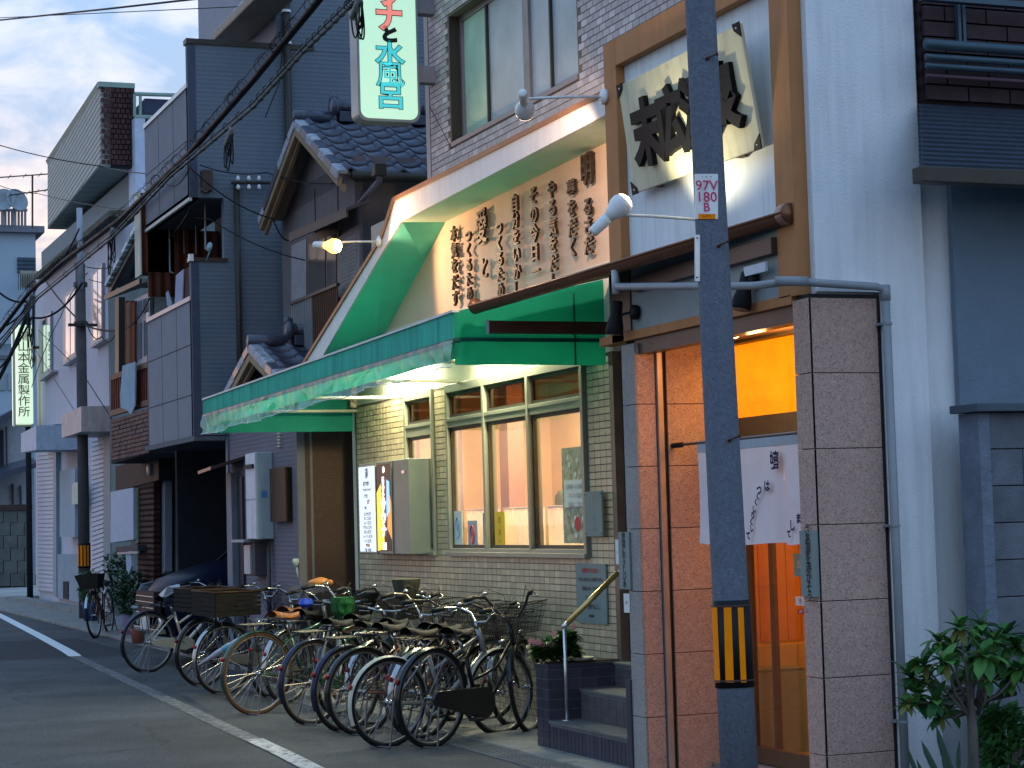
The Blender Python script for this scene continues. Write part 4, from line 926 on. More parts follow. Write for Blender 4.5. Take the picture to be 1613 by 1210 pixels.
plaque(984, 935, 992, 965, 'paper', 'small bluish sticker with two red marks on the left pillar', ['〃'], x=XE + .0, th=.004, size=.04, mtx='redp', screws=False)
plaque(971, 850, 976, 889, 'paper', 'narrow white paper strip beside the side door', ['|'], x=XE + .0, th=.004, size=.02, screws=False)
# ================================================================ white stucco wall, downpipe
ww = thing('stucco_wall', 'tall white textured stucco side wall of the bath house', 'wall', (5.7, 9.2, 0))
m = MB(); m.box(XE + .08, 5.90, 9.08, 9.13, 2.66, 7.5); m.box(5.565, 5.90, 9.08, 9.13, 0, 2.66); m.build('wall', M['stucco'], ww)
m = MB(); m.box(5.90, 6.20, 9.17, 9.22, 0, 7.5); m.box(5.895, 5.90, 9.13, 9.22, 0, 7.5); m.build('side_wall', M['stucco'], ww)
m = MB(); m.box(XE + .435, XE + .455, 9.04, 9.085, 0, 2.69); m.box(XE + .07, XE + .455, 9.04, 9.085, 2.672, 2.692); m.build('pillar_trim', M['white'], ww)
m = MB(); m.prism([(5.95, 9.2, 4.5), (9, 9.2, 4.5), (9, 9.2, 7.2), (5.95, 9.2, 7.2)], (0, 2, 0)); m.build('upper_block', M['stucco'], ww)
dp = thing('drain_pipe', 'grey drain pipe running from the gutter round the pillar and down the white wall', 'pipe', (5.62, 8.98, 1))
e1, e2 = onY(1246, 443, 8.97), onY(1394, 452, 8.97)
P0 = V((4.93, 10.85, 2.96)); 
pth = [P0, P0 + V((0, -.02, -.06)), V((e1.x - .03, 9.3, e1.z + .015)), e1, e2 + V((-.05, 0, 0)), e2 + V((-.012, 0, -.012)), e2 + V((0, 0, -.05))]
bt = onY(1424, 1190, 8.97)
m = MB(); m.tube(pth, .021, 12); m.build('branch_pipe', M['pvc'], dp, smooth=True)
m = MB(); m.tube([e2 + V((0, 0, -.03)), V((e2.x + .005, 8.97, 0))], .023, 14); m.build('vertical_pipe', M['pvc'], dp, smooth=True)
m = MB(); m.tube([P0 + V((-.005, 0, .04)), P0 + V((-.005, 0, -.10))], .022, 10); m.build('tee', mat('pale_pipe', (.42, .44, .46), .4), dp, smooth=True)
for zz in (e2.z - .02,): m = MB(); m.tube([V((e2.x, 8.97, zz + .03)), V((e2.x, 8.97, zz - .05))], .027, 12); m.build('elbow_socket', M['pvc'], dp, smooth=True)
for v in (512, 830, 1140):
    p = onY(1405, v, 8.97); m = MB(); m.tube([(e2.x + .003, 8.97, p.z), (e2.x + .003, 8.97, p.z + .012)], .028, 12); m.box(e2.x - .03, e2.x + .03, 8.99, 9.08, p.z, p.z + .012); m.build('pipe_clip', M['pvc'], dp)
for p in (e1, ): m = MB(); m.tube([p + V((-.06, .05, .004)), p, p + V((.09, 0, 0))], .025, 12); m.build('coupling', M['pvc'], dp, smooth=True)
# ================================================================ utility pole (near)
p1, p0 = onX(1102.5, 0, 4.55), onX(1164, 1205, 4.55)
dv = (p1 - p0) / (p1.z - p0.z)
def pc_(z): return p0 + dv * (z - p0.z)
def pr_(z): return .0905 - (z - .3) * .0042
up = thing('utility_pole', 'slim grey utility pole with number plate and yellow black band in front of the entrance', 'pole', pc_(0))
m = MB(); zz = [0, 1, 2, 3, 4, 5, 6, 7.5]
m.tube([pc_(z) for z in zz], [pr_(z) for z in zz], 32); m.build('shaft', M['pole'], up, smooth=True)
def on_pole(u, v, dr=0.):
    r = ray(u, v); q = onX(u, v, 4.55); c = pc_(q.z); 
    # nearest surface point along the ray
    d = V((r.x, r.y, 0)); o_ = V((C0.x - c.x, C0.y - c.y, 0)); A = d.dot(d); B = 2 * o_.dot(d); Cc = o_.dot(o_) - (pr_(q.z) + dr) ** 2
    dis = B * B - 4 * A * Cc
    if dis < 0: dis = 0
    return C0 + r * ((-B - math.sqrt(dis)) / (2 * A))
def wrap(name, u0, u1, v0, v1, mt, dr, par, n=12):
    m = MB(); P4 = [[on_pole(u0 + (u1 - u0) * i / n, v0 + (v1 - v0) * j, dr) for i in range(n + 1)] for j in (0, 1)]
    vs = P4[0] + P4[1]; m.add(vs, [(i, i + 1, n + 2 + i, n + 1 + i) for i in range(n)])
    c = pc_(2.)
    vs2 = [p + (V((c.x, c.y, p.z)) - p).normalized() * .003 for p in vs]
    m.add(vs2, [(i, i + 1, n + 2 + i, n + 1 + i) for i in range(n)])
    for i in (0, n): m.add([vs[i], vs[n + 1 + i], vs2[n + 1 + i], vs2[i]], [(0, 1, 2, 3)])
    return m.build(name, mt, par, smooth=True)
zb_, zt_ = on_pole(1155, 1085).z, on_pole(1150, 947).z
m = MB(); m.tube([pc_(zb_), pc_(zt_)], [pr_(zb_) + .006, pr_(zt_) + .006], 32); bn = m.build('warning_band', M['black'], up, smooth=True)
for z in (zb_ + .03, zt_ - .03): m = MB(); m.tube([pc_(z), pc_(z + .008)], pr_(z) + .009, 32, caps=False); m.build('strap', M['umber'], bn)
for (ua, ub, uc, ud_) in ((1121, 1129.5, 1126, 1134.5), (1140, 1152, 1143, 1156), (1162, 1171, 1167, 1176)):
    n = 4; m = MB(); A = [on_pole(ua + (ub - ua) * i / n, 957, .008) for i in range(n + 1)]; B = [on_pole(uc + (ud_ - uc) * i / n, 1075, .008) for i in range(n + 1)]
    m.add(A + B, [(i, i + 1, n + 2 + i, n + 1 + i) for i in range(n)]); m.build('yellow_stripe', M['yellow'], bn)
for z in [zb_ + .02 + i * .035 for i in range(12)]:
    q = on_pole(1171, 1000, .008)
w1 = wrap('number_plate', 1094, 1131, 274, 345, M['white'], .004, up)
pm = mat('magenta_print', (.62, .04, .12), .5)
for s, v, h in (('97V', 293, 19), ('180', 311, 19), ('B', 327, 17)):
    q = on_pole(1113, v, .0085); txt('lettering', s, pm, q, ray(1200, v) - ray(1113, v), (0, 0, 1), h * 9.3 / 3200 * 1.25, w1, ext=.0012, bold=.0006)
q = on_pole(1113, 279, .0085); txt('lettering', '・▾・', M['tealp'], q, ray(1200, 279) - ray(1113, 279), (0, 0, 1), .03, w1, ext=.001)
w2 = wrap('yellow_label', 1100, 1127, 337, 345, M['yellow'], .006, up)
q = on_pole(1113, 341, .0095); txt('lettering', 'NTT', M['inkp'], q, ray(1200, 341) - ray(1113, 341), (0, 0, 1), .014, w1, ext=.001, wide=1.6)
w3 = wrap('pole_tag', 1094, 1102, 370, 443, M['white'], .006, up, 4)
for v in (375, 437): m = MB(); m.lathe(on_pole(1098, v, .01), [(.004, -.002), (.003, .004)], 8, (-1, -.2, 0)); m.build('tag_screw', M['inkp'], w3)
for (u, v) in ((1120, 93), (1138, 388), (1155, 694)):
    q = on_pole(u - 6, v, 0); d = (ray(u + 14, v - 8) - ray(u - 6, v)); d.normalize()
    m = MB(); m.tube([q, q + V((-.012, -.012, 0)), q + V((-.012, -.012, 0)) + d * .055], .0045, 8); m.lathe(q + V((-.012, -.012, 0)) + d * .055, [(.010, 0), (.010, .006)], 8, d); m.lathe(q, [(.009, -.004), (.007, .01)], 8, (-1, -1, 0)); m.build('step_bolt', M['rust'], up, smooth=True)
# ================================================================ right hand neighbour
nb = thing('neighbour_house', 'dark neighbouring house with louvred eave and pipes at the right edge', 'building', (6.5, 9, 0))
m = MB(); m.box(6.115, 12, 9.12, 9.16, 2.07, 3.6); m.build('wall', mat('blue_grey_render', (.17, .235, .30), .9, bump=.7, bs=60, var=.06), nb)
m = MB(); m.box(5.92, 12, 9.05, 9.1, 3.4, 6); m.build('upper_wall', mat('dark_boards', (.030, .016, .018), .75, var=.3, rib=((0, 0, 1), .08, .5)), nb)
zA, zB = onY(1500, 280, 8.7).z, onY(1500, 165, 8.95).z
ns = 15
for i in range(ns):
    f = i / (ns - 1); y = 8.62 + .40 * f; z = zA + .03 + (zB - zA - .03) * f
    xa_ = 5.61 + .27 * f; m = MB(); m.obox(((12 + xa_) / 2, y, z), ((12 - xa_) / 2, 0, -.0), (0, .018, .010), (0, -.002, .006)); k = m.build('eave_slat', mat('slate_metal', (.045, .06, .085), .5, metal=.2, var=.1), nb)
m = MB(); m.prism([(5.61, 8.60, zA - .02), (5.89, 9.03, zB - .02), (12, 9.03, zB - .02), (12, 8.60, zA - .02)], (0, 0, .02)); m.build('eave_board', mat('eave_dark', (.03, .035, .05), .6), nb)
m = MB(); m.prism([(5.58, 8.57, zA - .05), (5.58, 8.66, zA - .05), (5.58, 8.66, zA + .03), (5.58, 8.57, zA + .03)], (6.4, 0, 0)); m.build('eave_gutter', M['alud'], nb, bevel=.006)
for (v, r) in ((72, .028), (92, .018), (106, .016), (122, .012)):
    z = onY(1500, v, 8.9).z; m = MB(); m.tube([(5.85, 8.9, z), (12, 8.9, z - .0)], r, 10); m.build('pipe', mat('teal_grey_pipe', (.06, .10, .13), .4, metal=.3) if v < 120 else mat('plum_pipe', (.09, .045, .06), .4), nb, smooth=True)
zz = onY(1510, 66, 9.0).z
for du in (0, .03):
    x = onY(1508, 40, 9.0).x + du; m = MB(); m.box(x, x + .018, 8.99, 9.04, zz, zz + .25); m.build('conduit', mat('teal_grey_pipe', (.06, .10, .13), .4), nb)
m = MB(); zz = onY(1500, 4, 8.9).z; m.box(5.84, 12, 8.88, 8.93, zz, zz + .03); m.build('rail', mat('teal_grey_pipe', (.06, .10, .13), .4), nb)
for r in range(9):
    for c in range(14):
        z0 = 3.45 + zB - 3.45 + .04 + r * .085; x0 = 5.93 + (c - (r % 2) * .5) * .26; x1 = x0 + .25; x0 = max(x0, 5.93)
        m = MB(); m.box(x0, x1, 9.02, 9.05, z0, z0 + .075); m.build('brick', mat('dark_plum_brick', (.045, .024, .028), .6, var=.3), nb, key='nbbrick%d_%d' % (r, c))
bw = thing('block_wall', 'grey concrete block wall behind the shrub at the right edge', 'wall', (6.05, 8.8, 0))
cap = onY(1541, 640, 8.8); hb = .189
m = MB(); m.box(6.035, 9, 8.83, 8.95, 0, cap.z - .03); m.build('core', M['joint'], bw)
m = MB(); m.box(5.96, 9, 8.74, 8.99, cap.z - .03, cap.z + .012); m.build('coping', mat('dark_coping', (.07, .09, .12), .5), bw, bevel=.004)
bm = [mat('concrete_block_%s' % s, c, .9, var=.25, vs=5, bump=.6, bs=70, grime=((.045, .05, .06), .60, 4)) for s, c in (('a', (.125, .14, .165)), ('b', (.15, .165, .19)))]
for r in range(11):
    for c in range(5):
        x0 = 6.07 + (c - (.5 if r % 2 else 0)) * .40; x1 = x0 + .396; x0 = max(x0, 6.072)
        z1 = cap.z - .034 - r * hb; z0 = max(z1 - hb + .005, 0)
        m = MB(); m.box(x0, x1, 8.80 + random.uniform(0, .002), 8.84, z0, z1); m.build('block', random.choice(bm), bw, bevel=.003)
m = MB(); m.box(6.00, 6.066, 8.79, 8.97, 0, cap.z - .034); m.build('mortar_edge', mat('rough_mortar', (.16, .19, .24), .95, bump=1.2, bs=25, var=.2), bw)
DEF['spec'] = .07
# ================================================================ tiled-roof house next to the bath
gx = mat('grey_brown_siding', (.185, .160, .185), .75, var=.08, rib=((0, 0, 1), .045, .16), vs=30)
gxd = mat('brown_siding', (.095, .058, .044), .9, var=.1, rib=((0, 0, 1), .03, .07), vs=30)
postm = mat('grey_corner_trim', (.16, .15, .165), .6, var=.05)
barge = mat('tan_bargeboard', (.30, .21, .13), .6, var=.1, streak=.15)
kaw = mat('grey_kawara', (.060, .068, .098), .32, var=.25, vs=14, spec=.4)
kaw2 = mat('pale_kawara', (.34, .36, .40), .5, var=.4, vs=18)
H1 = thing('tiled_roof_house', 'narrow brown sided house with two grey tiled gable roofs beside the bath house', 'building', (5.4, 20.5, 0))
m = MB(); m.box(5.33, 9, 19.42, 22.28, 0, 3.12); m.build('wall', gx, H1)
m = MB(); m.box(5.332, 9, 19.405, 19.42, 0, 3.1); m.build('side_wall', gxd, H1)
m = MB(); m.box(5.31, 5.39, 19.395, 19.45, 0, 3.1); m.build('corner_trim', postm, H1)
m = MB(); x_ = onY(492, 800, 19.4).x; m.box(x_ - .015, x_ + .01, 19.395, 19.405, 0, 2.9); m.build('seam_strip', postm, H1)
m = MB(); m.box(5.9, 9, 19.14, 22.0, 3.0, 5.2); m.build('upper_wall', mat('grey_brown_panel', (.17, .145, .145), .75, var=.08), H1)
m = MB(); m.box(5.88, 5.97, 19.12, 19.2, 3.0, 5.1); m.build('corner_trim', postm, H1)
for y in (20.6, 19.75): m = MB(); m.box(5.892, 5.9, y, y + .012, 3.9, 5.1); m.build('joint', M['joint'], H1)
def gable_roof(par, xg, x1, ypk, zpk, yn, yf, ze, tw=.27, tl=.235, nmax=300, back=True):
    pk = V((xg, ypk, zpk)); en = V((xg, yn, ze)); ef = V((xg, yf, ze))
    # boards and soffit
    m = MB(); m.prism([pk, en, en + V((0, 0, -.02)), pk + V((0, 0, -.03))], (x1 - xg, 0, 0)); m.prism([pk, ef, ef + V((0, 0, -.02)), pk + V((0, 0, -.03))], (x1 - xg, 0, 0))
    m.build('roof_board', mat('soffit_beige', (.20, .17, .14), .7), par, kind='stuff')
    for e_ in (en, ef):
        for k, (o_, hh, xx, th) in enumerate(((.0, .14, -.02, .05), (.12, .07, .03, .04))):
            m = MB(); a = pk + V((xx, 0, -o_)); b = e_ + V((xx, 0, -o_)); m.prism([a, b, b + V((0, 0, -hh)), a + V((0, 0, -hh * 1.15))], (th, 0, 0)); m.build('bargeboard', barge, par, bevel=.004)
    # tiles, each a curved pan with a roll along one side
    def tile_mesh():
        m = MB(); n = 7
        def P(s, t):
            x = s * tw; w = .032 * math.exp(-((s - .13) / .13) ** 2) - .022 * math.sin(max(0, s - .25) / .75 * math.pi)
            return V((x, t * (tl + .03), w + (.022 if t < .5 else 0) * 1.))
        top = [P(i / n, 0) for i in range(n + 1)] + [P(i / n, 1) for i in range(n + 1)] + [P(i / n, 0) - V((0, 0, .022)) for i in range(n + 1)]
        N_ = n + 1; fs = [(i, i + 1, N_ + i + 1, N_ + i) for i in range(n)] + [(2 * N_ + i, 2 * N_ + i + 1, i + 1, i) for i in range(n)] + [(0, N_, 2 * N_), (n, N_ + n, 2 * N_ + n)]
        m.add(top, fs); me = bpy.data.meshes.new('roof_tile'); me.from_pydata([tuple(v) for v in m.v], [], m.f); me.polygons.foreach_set('use_smooth', [True] * len(me.polygons)); me.materials.append(kaw); return me
    me = CACHE.setdefault('kawara', tile_mesh())
    for side, e_ in ((1, en), (-1, ef)):
        if side < 0 and not back: continue
        up_ = (pk - e_); ln = up_.length; up_.normalize(); rows = int(ln / tl); tl2 = ln / rows
        nr = V((1, 0, 0)).cross(up_) * 1; nr = nr if nr.z > 0 else -nr
        nc = min(int((x1 - xg) / tw), nmax)
        for r in range(rows):
            for c in range(nc):
                o = bpy.data.objects.new('roof_tile', me); COL.objects.link(o); o.parent = par
                M3 = Matrix((V((1, 0, 0)), up_, nr)).transposed() if side > 0 else Matrix((V((1, 0, 0)), up_, nr)).transposed()
                o.matrix_basis = Matrix.Translation(e_ + up_ * (r * tl2 - .03) + V((c * tw + .07 + random.uniform(-.003, .003), 0, 0)) + nr * .02 - ORG[par.name]) @ M3.to_4x4()
        # verge tiles along the gable edge
        for r in range(rows):
            a = e_ + up_ * (r * tl2 - .03) + nr * .015; b = a + up_ * (tl2 + .02) + nr * -.012
            m = MB(); m.obox((a + b) / 2 + V((.03, 0, 0)), (b - a) / 2, V((.055, 0, 0)), nr * .022); m.obox((a + b) / 2 + V((-.02, 0, -.03)), (b - a) / 2, V((.012, 0, 0)), nr * .045); m.build('verge_tile', kaw2 if random.random() < .7 else kaw, par, bevel=.006)
    # ridge
    m = MB(); m.tube([pk + V((-.03, 0, .05)), V((xg + .42, ypk, zpk + .05))], .065, 12); m.build('ridge_roll', kaw, par, smooth=True)
    for k in range(12):
        xa = xg + .45 + k * .32
        if xa > x1: break
        m = MB(); m.tube([(xa, ypk, zpk + .17), (xa + .315, ypk, zpk + .17)], .06, 12); m.tube([(xa - .012, ypk, zpk + .17), (xa + .03, ypk, zpk + .17)], .07, 12); m.build('ridge_tile', kaw, par, smooth=True)
        m = MB(); m.box(xa, xa + .315, ypk - .085, ypk + .085, zpk + .0, zpk + .11); m.build('ridge_base', kaw, par, bevel=.008)
    m = MB(); c = V((xg + .40, ypk, zpk + .16)); m.lathe(c, [(.09, -.03), (.115, 0), (.09, .05)], 14, (1, 0, 0)); m.lathe(c + V((0, 0, -.13)), [(.05, -.03), (.075, 0), (.05, .04)], 12, (1, 0, 0)); m.lathe(c + V((0, 0, .10)), [(.04, -.03), (.05, 0), (.03, .05)], 10, (1, 0, 0)); m.build('ridge_end_ornament', kaw, par, smooth=True)
    m = MB(); m.tube([(xg + .12, yn - .03, ze - .03), (x1, yn - .03, ze - .03)], .05, 8); m.build('gutter', M['alud'], par, smooth=True)
gable_roof(H1, 5.65, 9.0, 20.38, 5.78, 18.87, 21.92, 4.98)
m = MB(); m.prism([(5.9, 19.14, 5.0), (5.9, 22.0, 5.0), (5.9, 20.4, 5.72)], (3, 0, 0)); m.build('gable_wall', MATS['grey_brown_panel'], H1)
gable_roof(H1, 5.16, 5.92, 20.56, 3.43, 19.45, 21.66, 3.02, tw=.27, tl=.20, back=True)
m = MB(); m.prism([(5.36, 19.42, 2.95), (5.36, 22.28, 2.95), (5.36, 20.56, 3.36)], (.5, 0, 0)); m.build('gable_wall', gx, H1)
# upper window with hood, louvred shutter, balustrade
m = MB(); a, b = onX(455, 372, 5.62), onX(545, 332, 5.62); m.prism([a, b, b + V((.28, 0, .10)), a + V((.28, 0, .10))], (0, 0, .03)); m.prism([a, b, b + V((0, 0, -.06)), a + V((0, 0, -.06))], (.02, 0, 0)); m.build('window_hood', mat('hood_brown', (.11, .085, .075), .5), H1)
def facepoly(name, pts, x, th, mt, par, **k):
    m = MB(); m.prism([onX(u, v, x) for u, v in pts], (th, 0, 0)); return m.build(name, mt, par, **k)
wn = facepoly('window', [(459, 387), (482, 376), (482, 468), (459, 476)], 5.86, .03, mat('pale_shutter_panel', (.30, .28, .29), .5), H1)
wn = facepoly('window_frame', [(482, 374), (533, 352), (533, 540), (482, 540)], 5.865, .03, M['alud'], H1)
facepoly('glass_pane', [(486, 386), (512, 375), (512, 462), (486, 470)], 5.858, .006, mat('dim_glass', (.10, .085, .08), .12), wn)
facepoly('glass_pane', [(515, 374), (529, 368), (529, 520), (515, 525)], 5.858, .006, MATS['dim_glass'], wn)
lv = facepoly('louvred_shutter', [(533, 374), (566, 352), (566, 450), (533, 468)], 5.86, .035, mat('shutter_frame', (.20, .18, .18), .5), H1)
for i in range(15):
    v0 = 380 + i * 6.2; m = MB(); a, b = onX(536, v0, 5.85), onX(561, v0 - 10.5, 5.85); m.prism([a, b, b + V((.012, 0, -.022)), a + V((.012, 0, -.022))], (-.006, 0, .0)); m.build('slat', mat('beige_slat', (.36, .33, .31), .5), lv)
bal = []
ya_, yb2 = onX(533, 470, 5.72).y, onX(459, 480, 5.72).y; zt_ = onX(490, 468, 5.72).z
m = MB(); m.box(5.70, 5.74, ya_, yb2, zt_, zt_ + .03); m.box(5.70, 5.74, ya_, yb2, zt_ - .62, zt_ - .59); bl_ = m.build('balustrade', M['alud'], H1)
for i in range(26):
    y = ya_ + (yb2 - ya_) * (i + .5) / 26; m = MB(); m.box(5.712, 5.728, y - .008, y + .008, zt_ - .59, zt_); m.build('baluster', M['pvc'] if i > 13 else mat('brown_bar', (.12, .06, .04), .5), bl_)
m = MB(); p = onX(597, 258, 5.86); m.tube([(5.86, p.y, 4.92), (5.86, p.y, 4.8), (5.9, 19.06, 4.7), (5.9, 19.06, 3.0)], .03, 10); m.build('down_pipe', mat('mauve_pipe', (.15, .14, .17), .45), H1, smooth=True)
m = MB(); m.box(5.80, 5.92, p.y - .06, p.y + .06, 4.84, 4.96); m.build('rain_box', M['alud'], H1, bevel=.01)
# ground floor: heater, grille box, corner trim, side door
ht = thing('wall_heater', 'pale gas water heater unit on the brown house wall', 'water heater', (5.3, 20.8, 1))
xh = 5.15; ya_, yb2 = onX(404, 780, xh).y, onX(388, 780, xh).y; q0, q1 = onX(404, 850, xh).z, onX(404, 712, xh).z
m = MB(); m.box(xh, 5.33, ya_, yb2, q0, q1); m.build('case', mat('pale_case', (.42, .47, .50), .5, var=.06), ht, bevel=.012)
m = MB(); m.box(xh - .006, xh, ya_ + .01, yb2 - .01, q0 + .01, (q0 + q1) / 2 - .05); m.box(xh - .006, xh, ya_ + .01, yb2 - .01, (q0 + q1) / 2 - .03, q1 - .01); m.build('front_cover', mat('white_case', (.58, .60, .66), .45, streak=.2), ht, kind='stuff')
m = MB(); m.box(xh - .03, xh - .006, ya_ + .06, yb2 - .06, q1 - .16, q1 - .12); m.build('vent', M['black'], ht)
m = MB(); m.box(5.20, 5.26, ya_ - .003, ya_, (q0 + q1) / 2 - .02, (q0 + q1) / 2 + .05); m.build('rating_label', M['bluep'], ht)
for y in (ya_ + .03, ya_ + .08): m = MB(); m.tube([(5.28, y, q0), (5.28, y, .05)], .014, 8); m.build('pipe', M['alud'], ht, smooth=True)
m = MB(); m.box(5.10, 5.33, yb2 - .05, yb2 + .5, q0 - .03, q0); m.build('shelf', M['pvc'], ht, bevel=.004)
m = MB(); m.box(5.20, 5.33, yb2 - .1, yb2 + .30, q0 - .38, q0 - .03); mb_ = m.build('meter_box', mat('plum_box', (.10, .08, .09), .6), ht, bevel=.006)
m = MB(); m.box(5.18, 5.20, yb2 + .02, yb2 + .28, q0 - .36, q0 - .06); m.build('meter_window', mat('meter_face', (.40, .42, .44), .3), mb_)
gb = thing('window_grille_box', 'dark brown slatted grille box on the brown house wall', 'grille', (5.2, 20, 1.2))
xq = 5.255; ya_, yb2 = onX(449, 780, xq).y, onX(425, 780, xq).y; q0, q1 = onX(437, 822, xq).z, onX(437, 737, xq).z
m = MB(); m.box(xq + .02, 5.33, ya_, yb2, q0, q1); m.build('box', mat('dark_brown_box', (.045, .025, .018), .5), gb, bevel=.004)
for i in range(12):
    y = ya_ + (yb2 - ya_) * (i + .5) / 12; m = MB(); m.box(xq, xq + .02, y - .02, y + .02, q0, q1); m.build('slat', mat('brown_slat', (.075, .045, .03), .5), gb)
m = MB(); y = onX(440, 690, 5.31).y
vt = thing('wall_vent', 'small white louvred vent high on the brown house wall', 'vent', (5.3, y, 2.2))
for i in range(5): m = MB(); z = onX(439, 684 + i * 5.0, 5.31).z; m.obox((5.315, y, z), (.015, 0, -.006), (0, .055, 0), (0, 0, .006)); m.build('louvre', M['cream'], vt)
m = MB(); p = onX(466, 885, 5.28); m.lathe(p, [(.02, -.05), (.035, 0), (.03, .03)], 10); m.tube([p, p + V((.02, 0, -.16))], .01, 8); tag(m.build('wall_tap', mat('pale_tap', (.5, .55, .5), .4), smooth=True), 'small pale fitting at the corner of the brown house', 'tap')
m = MB(); y0, y1 = onX(388, 800, 5.31).y, onX(367, 800, 5.31).y
m.box(5.30, 5.33, y0 + .15, y1 - .25, .05, 2.1); m.build('house_door', mat('dark_door', (.04, .035, .05), .4), H1)
m = MB(); m.box(5.24, 5.34, y1 - .22, y1 + .02, 0, 2.15); m.build('grey_post', mat('bluish_post', (.16, .18, .21), .5), H1, bevel=.005)
m = MB(); m.prism([(4.95, y0 + .1, 2.18), (4.95, y1 + .12, 2.15), (5.33, y1 + .12, 2.26), (5.33, y0 + .1, 2.29)], (0, 0, .035)); m.build('door_hood', M['umber'], H1)
# ================================================================ grey modern house with carport
H2 = thing('grey_modern_house', 'three storey charcoal sided house with balcony parapets over a dark carport', 'building', (5.0, 23, 0))
blue = mat('blue_grey_siding', (.15, .185, .225), .75, var=.05, rib=((0, 0, 1), .05, .14), vs=20)
lil = mat('lilac_grey_panel', (.24, .24, .27), .75, var=.07, vs=3, bump=.15)
trimb = mat('slate_trim', (.075, .09, .13), .6)
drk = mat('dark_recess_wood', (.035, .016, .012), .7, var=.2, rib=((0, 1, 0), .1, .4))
Y2, Y3 = 22.5, 25.05; X2 = 4.98; xr_ = onY(352, 312, Y2).x
zL0, zL1, zP, zU0, zUp, zU1 = 2.585, 4.56, 4.12, 5.29, 6.55, 7.05
m = MB(); m.box(X2, xr_, Y2, Y2 + .12, zL0, zL1); m.box(xr_, 6.1, Y2, Y2 + .12, 0, zU1); m.box(6.1, 14, Y2, Y2 + .12, 0, 9.5); m.box(X2, xr_, Y2, Y2 + .12, zU0, zU1); m.build('side_wall', blue, H2, kind='stuff')
m = MB(); m.box(X2 - .006, X2 + .085, Y2 - .006, Y2 + .03, zL0, zL1); m.box(X2 - .006, X2 + .085, Y2 - .006, Y2 + .03, zU0, zU1); m.build('corner_trim', trimb, H2, kind='stuff')
m = MB(); m.box(X2, X2 + .12, Y2 + .03, Y3, zL0, zP); m.build('lower_parapet', lil, H2)
m = MB(); m.box(X2, X2 + .12, Y2 + .03, Y3, zU0, zUp); m.build('upper_parapet', lil, H2)
m = MB(); m.box(X2 - .02, X2 + .14, Y2 + .03, Y3, zP, zP + .05); m.build('parapet_cap', mat('pinkish_cap', (.48, .44, .46), .4, metal=.3), H2)
m = MB(); m.box(X2 - .02, X2 + .14, Y2 + .03, Y3, zUp, zUp + .05); m.build('parapet_cap', M['white'], H2)
m = MB(); m.box(X2 - .015, X2 + .02, Y2, Y3, zU0 - .04, zU0); m.build('light_trim', mat('cream_trim', (.62, .60, .55), .4), H2)
m = MB(); m.box(X2 - .02, xr_ + 1.1, Y2 - .02, Y2 + .14, zU1, zU1 + .06); m.build('roof_edge', M['alud'], H2)
for z in (zL1,): m = MB(); m.box(X2 - .02, xr_ + .03, Y2 - .02, Y2 + .14, z, z + .045); m.build('wall_cap', M['umber'], H2); m = MB(); m.box(X2 - .03, X2 + .02, Y2 - .03, Y2 + .03, z, z + .08); m.build('cap_end', M['white'], H2)
for f in (1 / 3, 2 / 3):
    for (za, zb) in ((zL0, zP), (zU0, zUp)): m = MB(); y = Y2 + (Y3 - Y2) * f; m.box(X2 - .002, X2 + .01, y, y + .01, za, zb); m.build('joint', M['joint'], H2)
for z in (3.62, 3.05, 5.95): m = MB(); m.box(X2 - .002, X2 + .01, Y2 + .03, Y3, z, z + .01); m.build('joint', M['joint'], H2)
m = MB(); m.box(X2, xr_ + .3, Y2 + .12, Y3, zU0, zU0 + .05); m.box(X2, 8, Y2, Y3 + .3, zL0 - .05, zL0 + .01); m.build('soffit', mat('soffit_grey', (.12, .125, .14), .7), H2, kind='stuff')
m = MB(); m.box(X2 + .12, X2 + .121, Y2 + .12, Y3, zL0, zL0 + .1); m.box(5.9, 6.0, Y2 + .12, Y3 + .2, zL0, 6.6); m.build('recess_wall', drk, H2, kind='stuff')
m = MB(); m.box(X2, 5.95, Y3, Y3 + .06, zL0, 4.18); m.build('side_screen', mat('ink_screen', (.045, .05, .075), .6), H2)
m = MB(); m.box(X2 + .02, 5.9, Y3 + .0, Y3 + .05, 4.45, zU0); m.build('wood_screen', mat('red_brown_wood', (.10, .035, .022), .6, var=.2, rib=((1, 0, 0), .12, .5)), H2)
m = MB(); m.box(X2 - .06, X2 + .35, Y3 + .0, Y3 + .35, 4.75, 5.75); m.build('shutter_box', mat('red_brown_wood', (.10, .035, .022), .6), H2, bevel=.006)
m = MB(); m.box(X2 - .075, X2 - .06, Y3 + .0, Y3 + .36, 4.72, 5.78); m.build('shutter_edge', M['cream'], H2)
m = MB(); m.box(X2, X2 + .03, Y3, Y3 + .05, 4.1, 4.25); m.build('cap_end', M['white'], H2)
for (u, va, vb) in ((323, 322, 392), (267, 368, 428)):
    p = onX(u, va, 5.25); q = onX(u + 1, vb, 5.25); m = MB(); m.tube([p + V((0, 0, .1)), q, q + V((.02, -.1, -.03))], .012, 8); m.build('laundry_pole_hanger', M['pvc'], H2, smooth=True)
for u in (309, 290, 282, 276): p = onX(u, 400, 5.4); m = MB(); m.tube([p, p + V((0, 0, .35))], .005, 6); m.build('rail_rod', M['pvc'], H2)
p = onX(333, 390, 5.1); m = MB(); m.lathe(p, [(.005, 0), (.05, .02), (.055, .03)], 12, (-1, -.4, .2)); m.tube([p, p + V((.0, .25, -.12))], .01, 6); tag(m.build('small_dish', mat('teal_dish', (.25, .38, .42), .4), smooth=True), 'small teal dish hanging in the balcony opening of the grey house', 'dish')
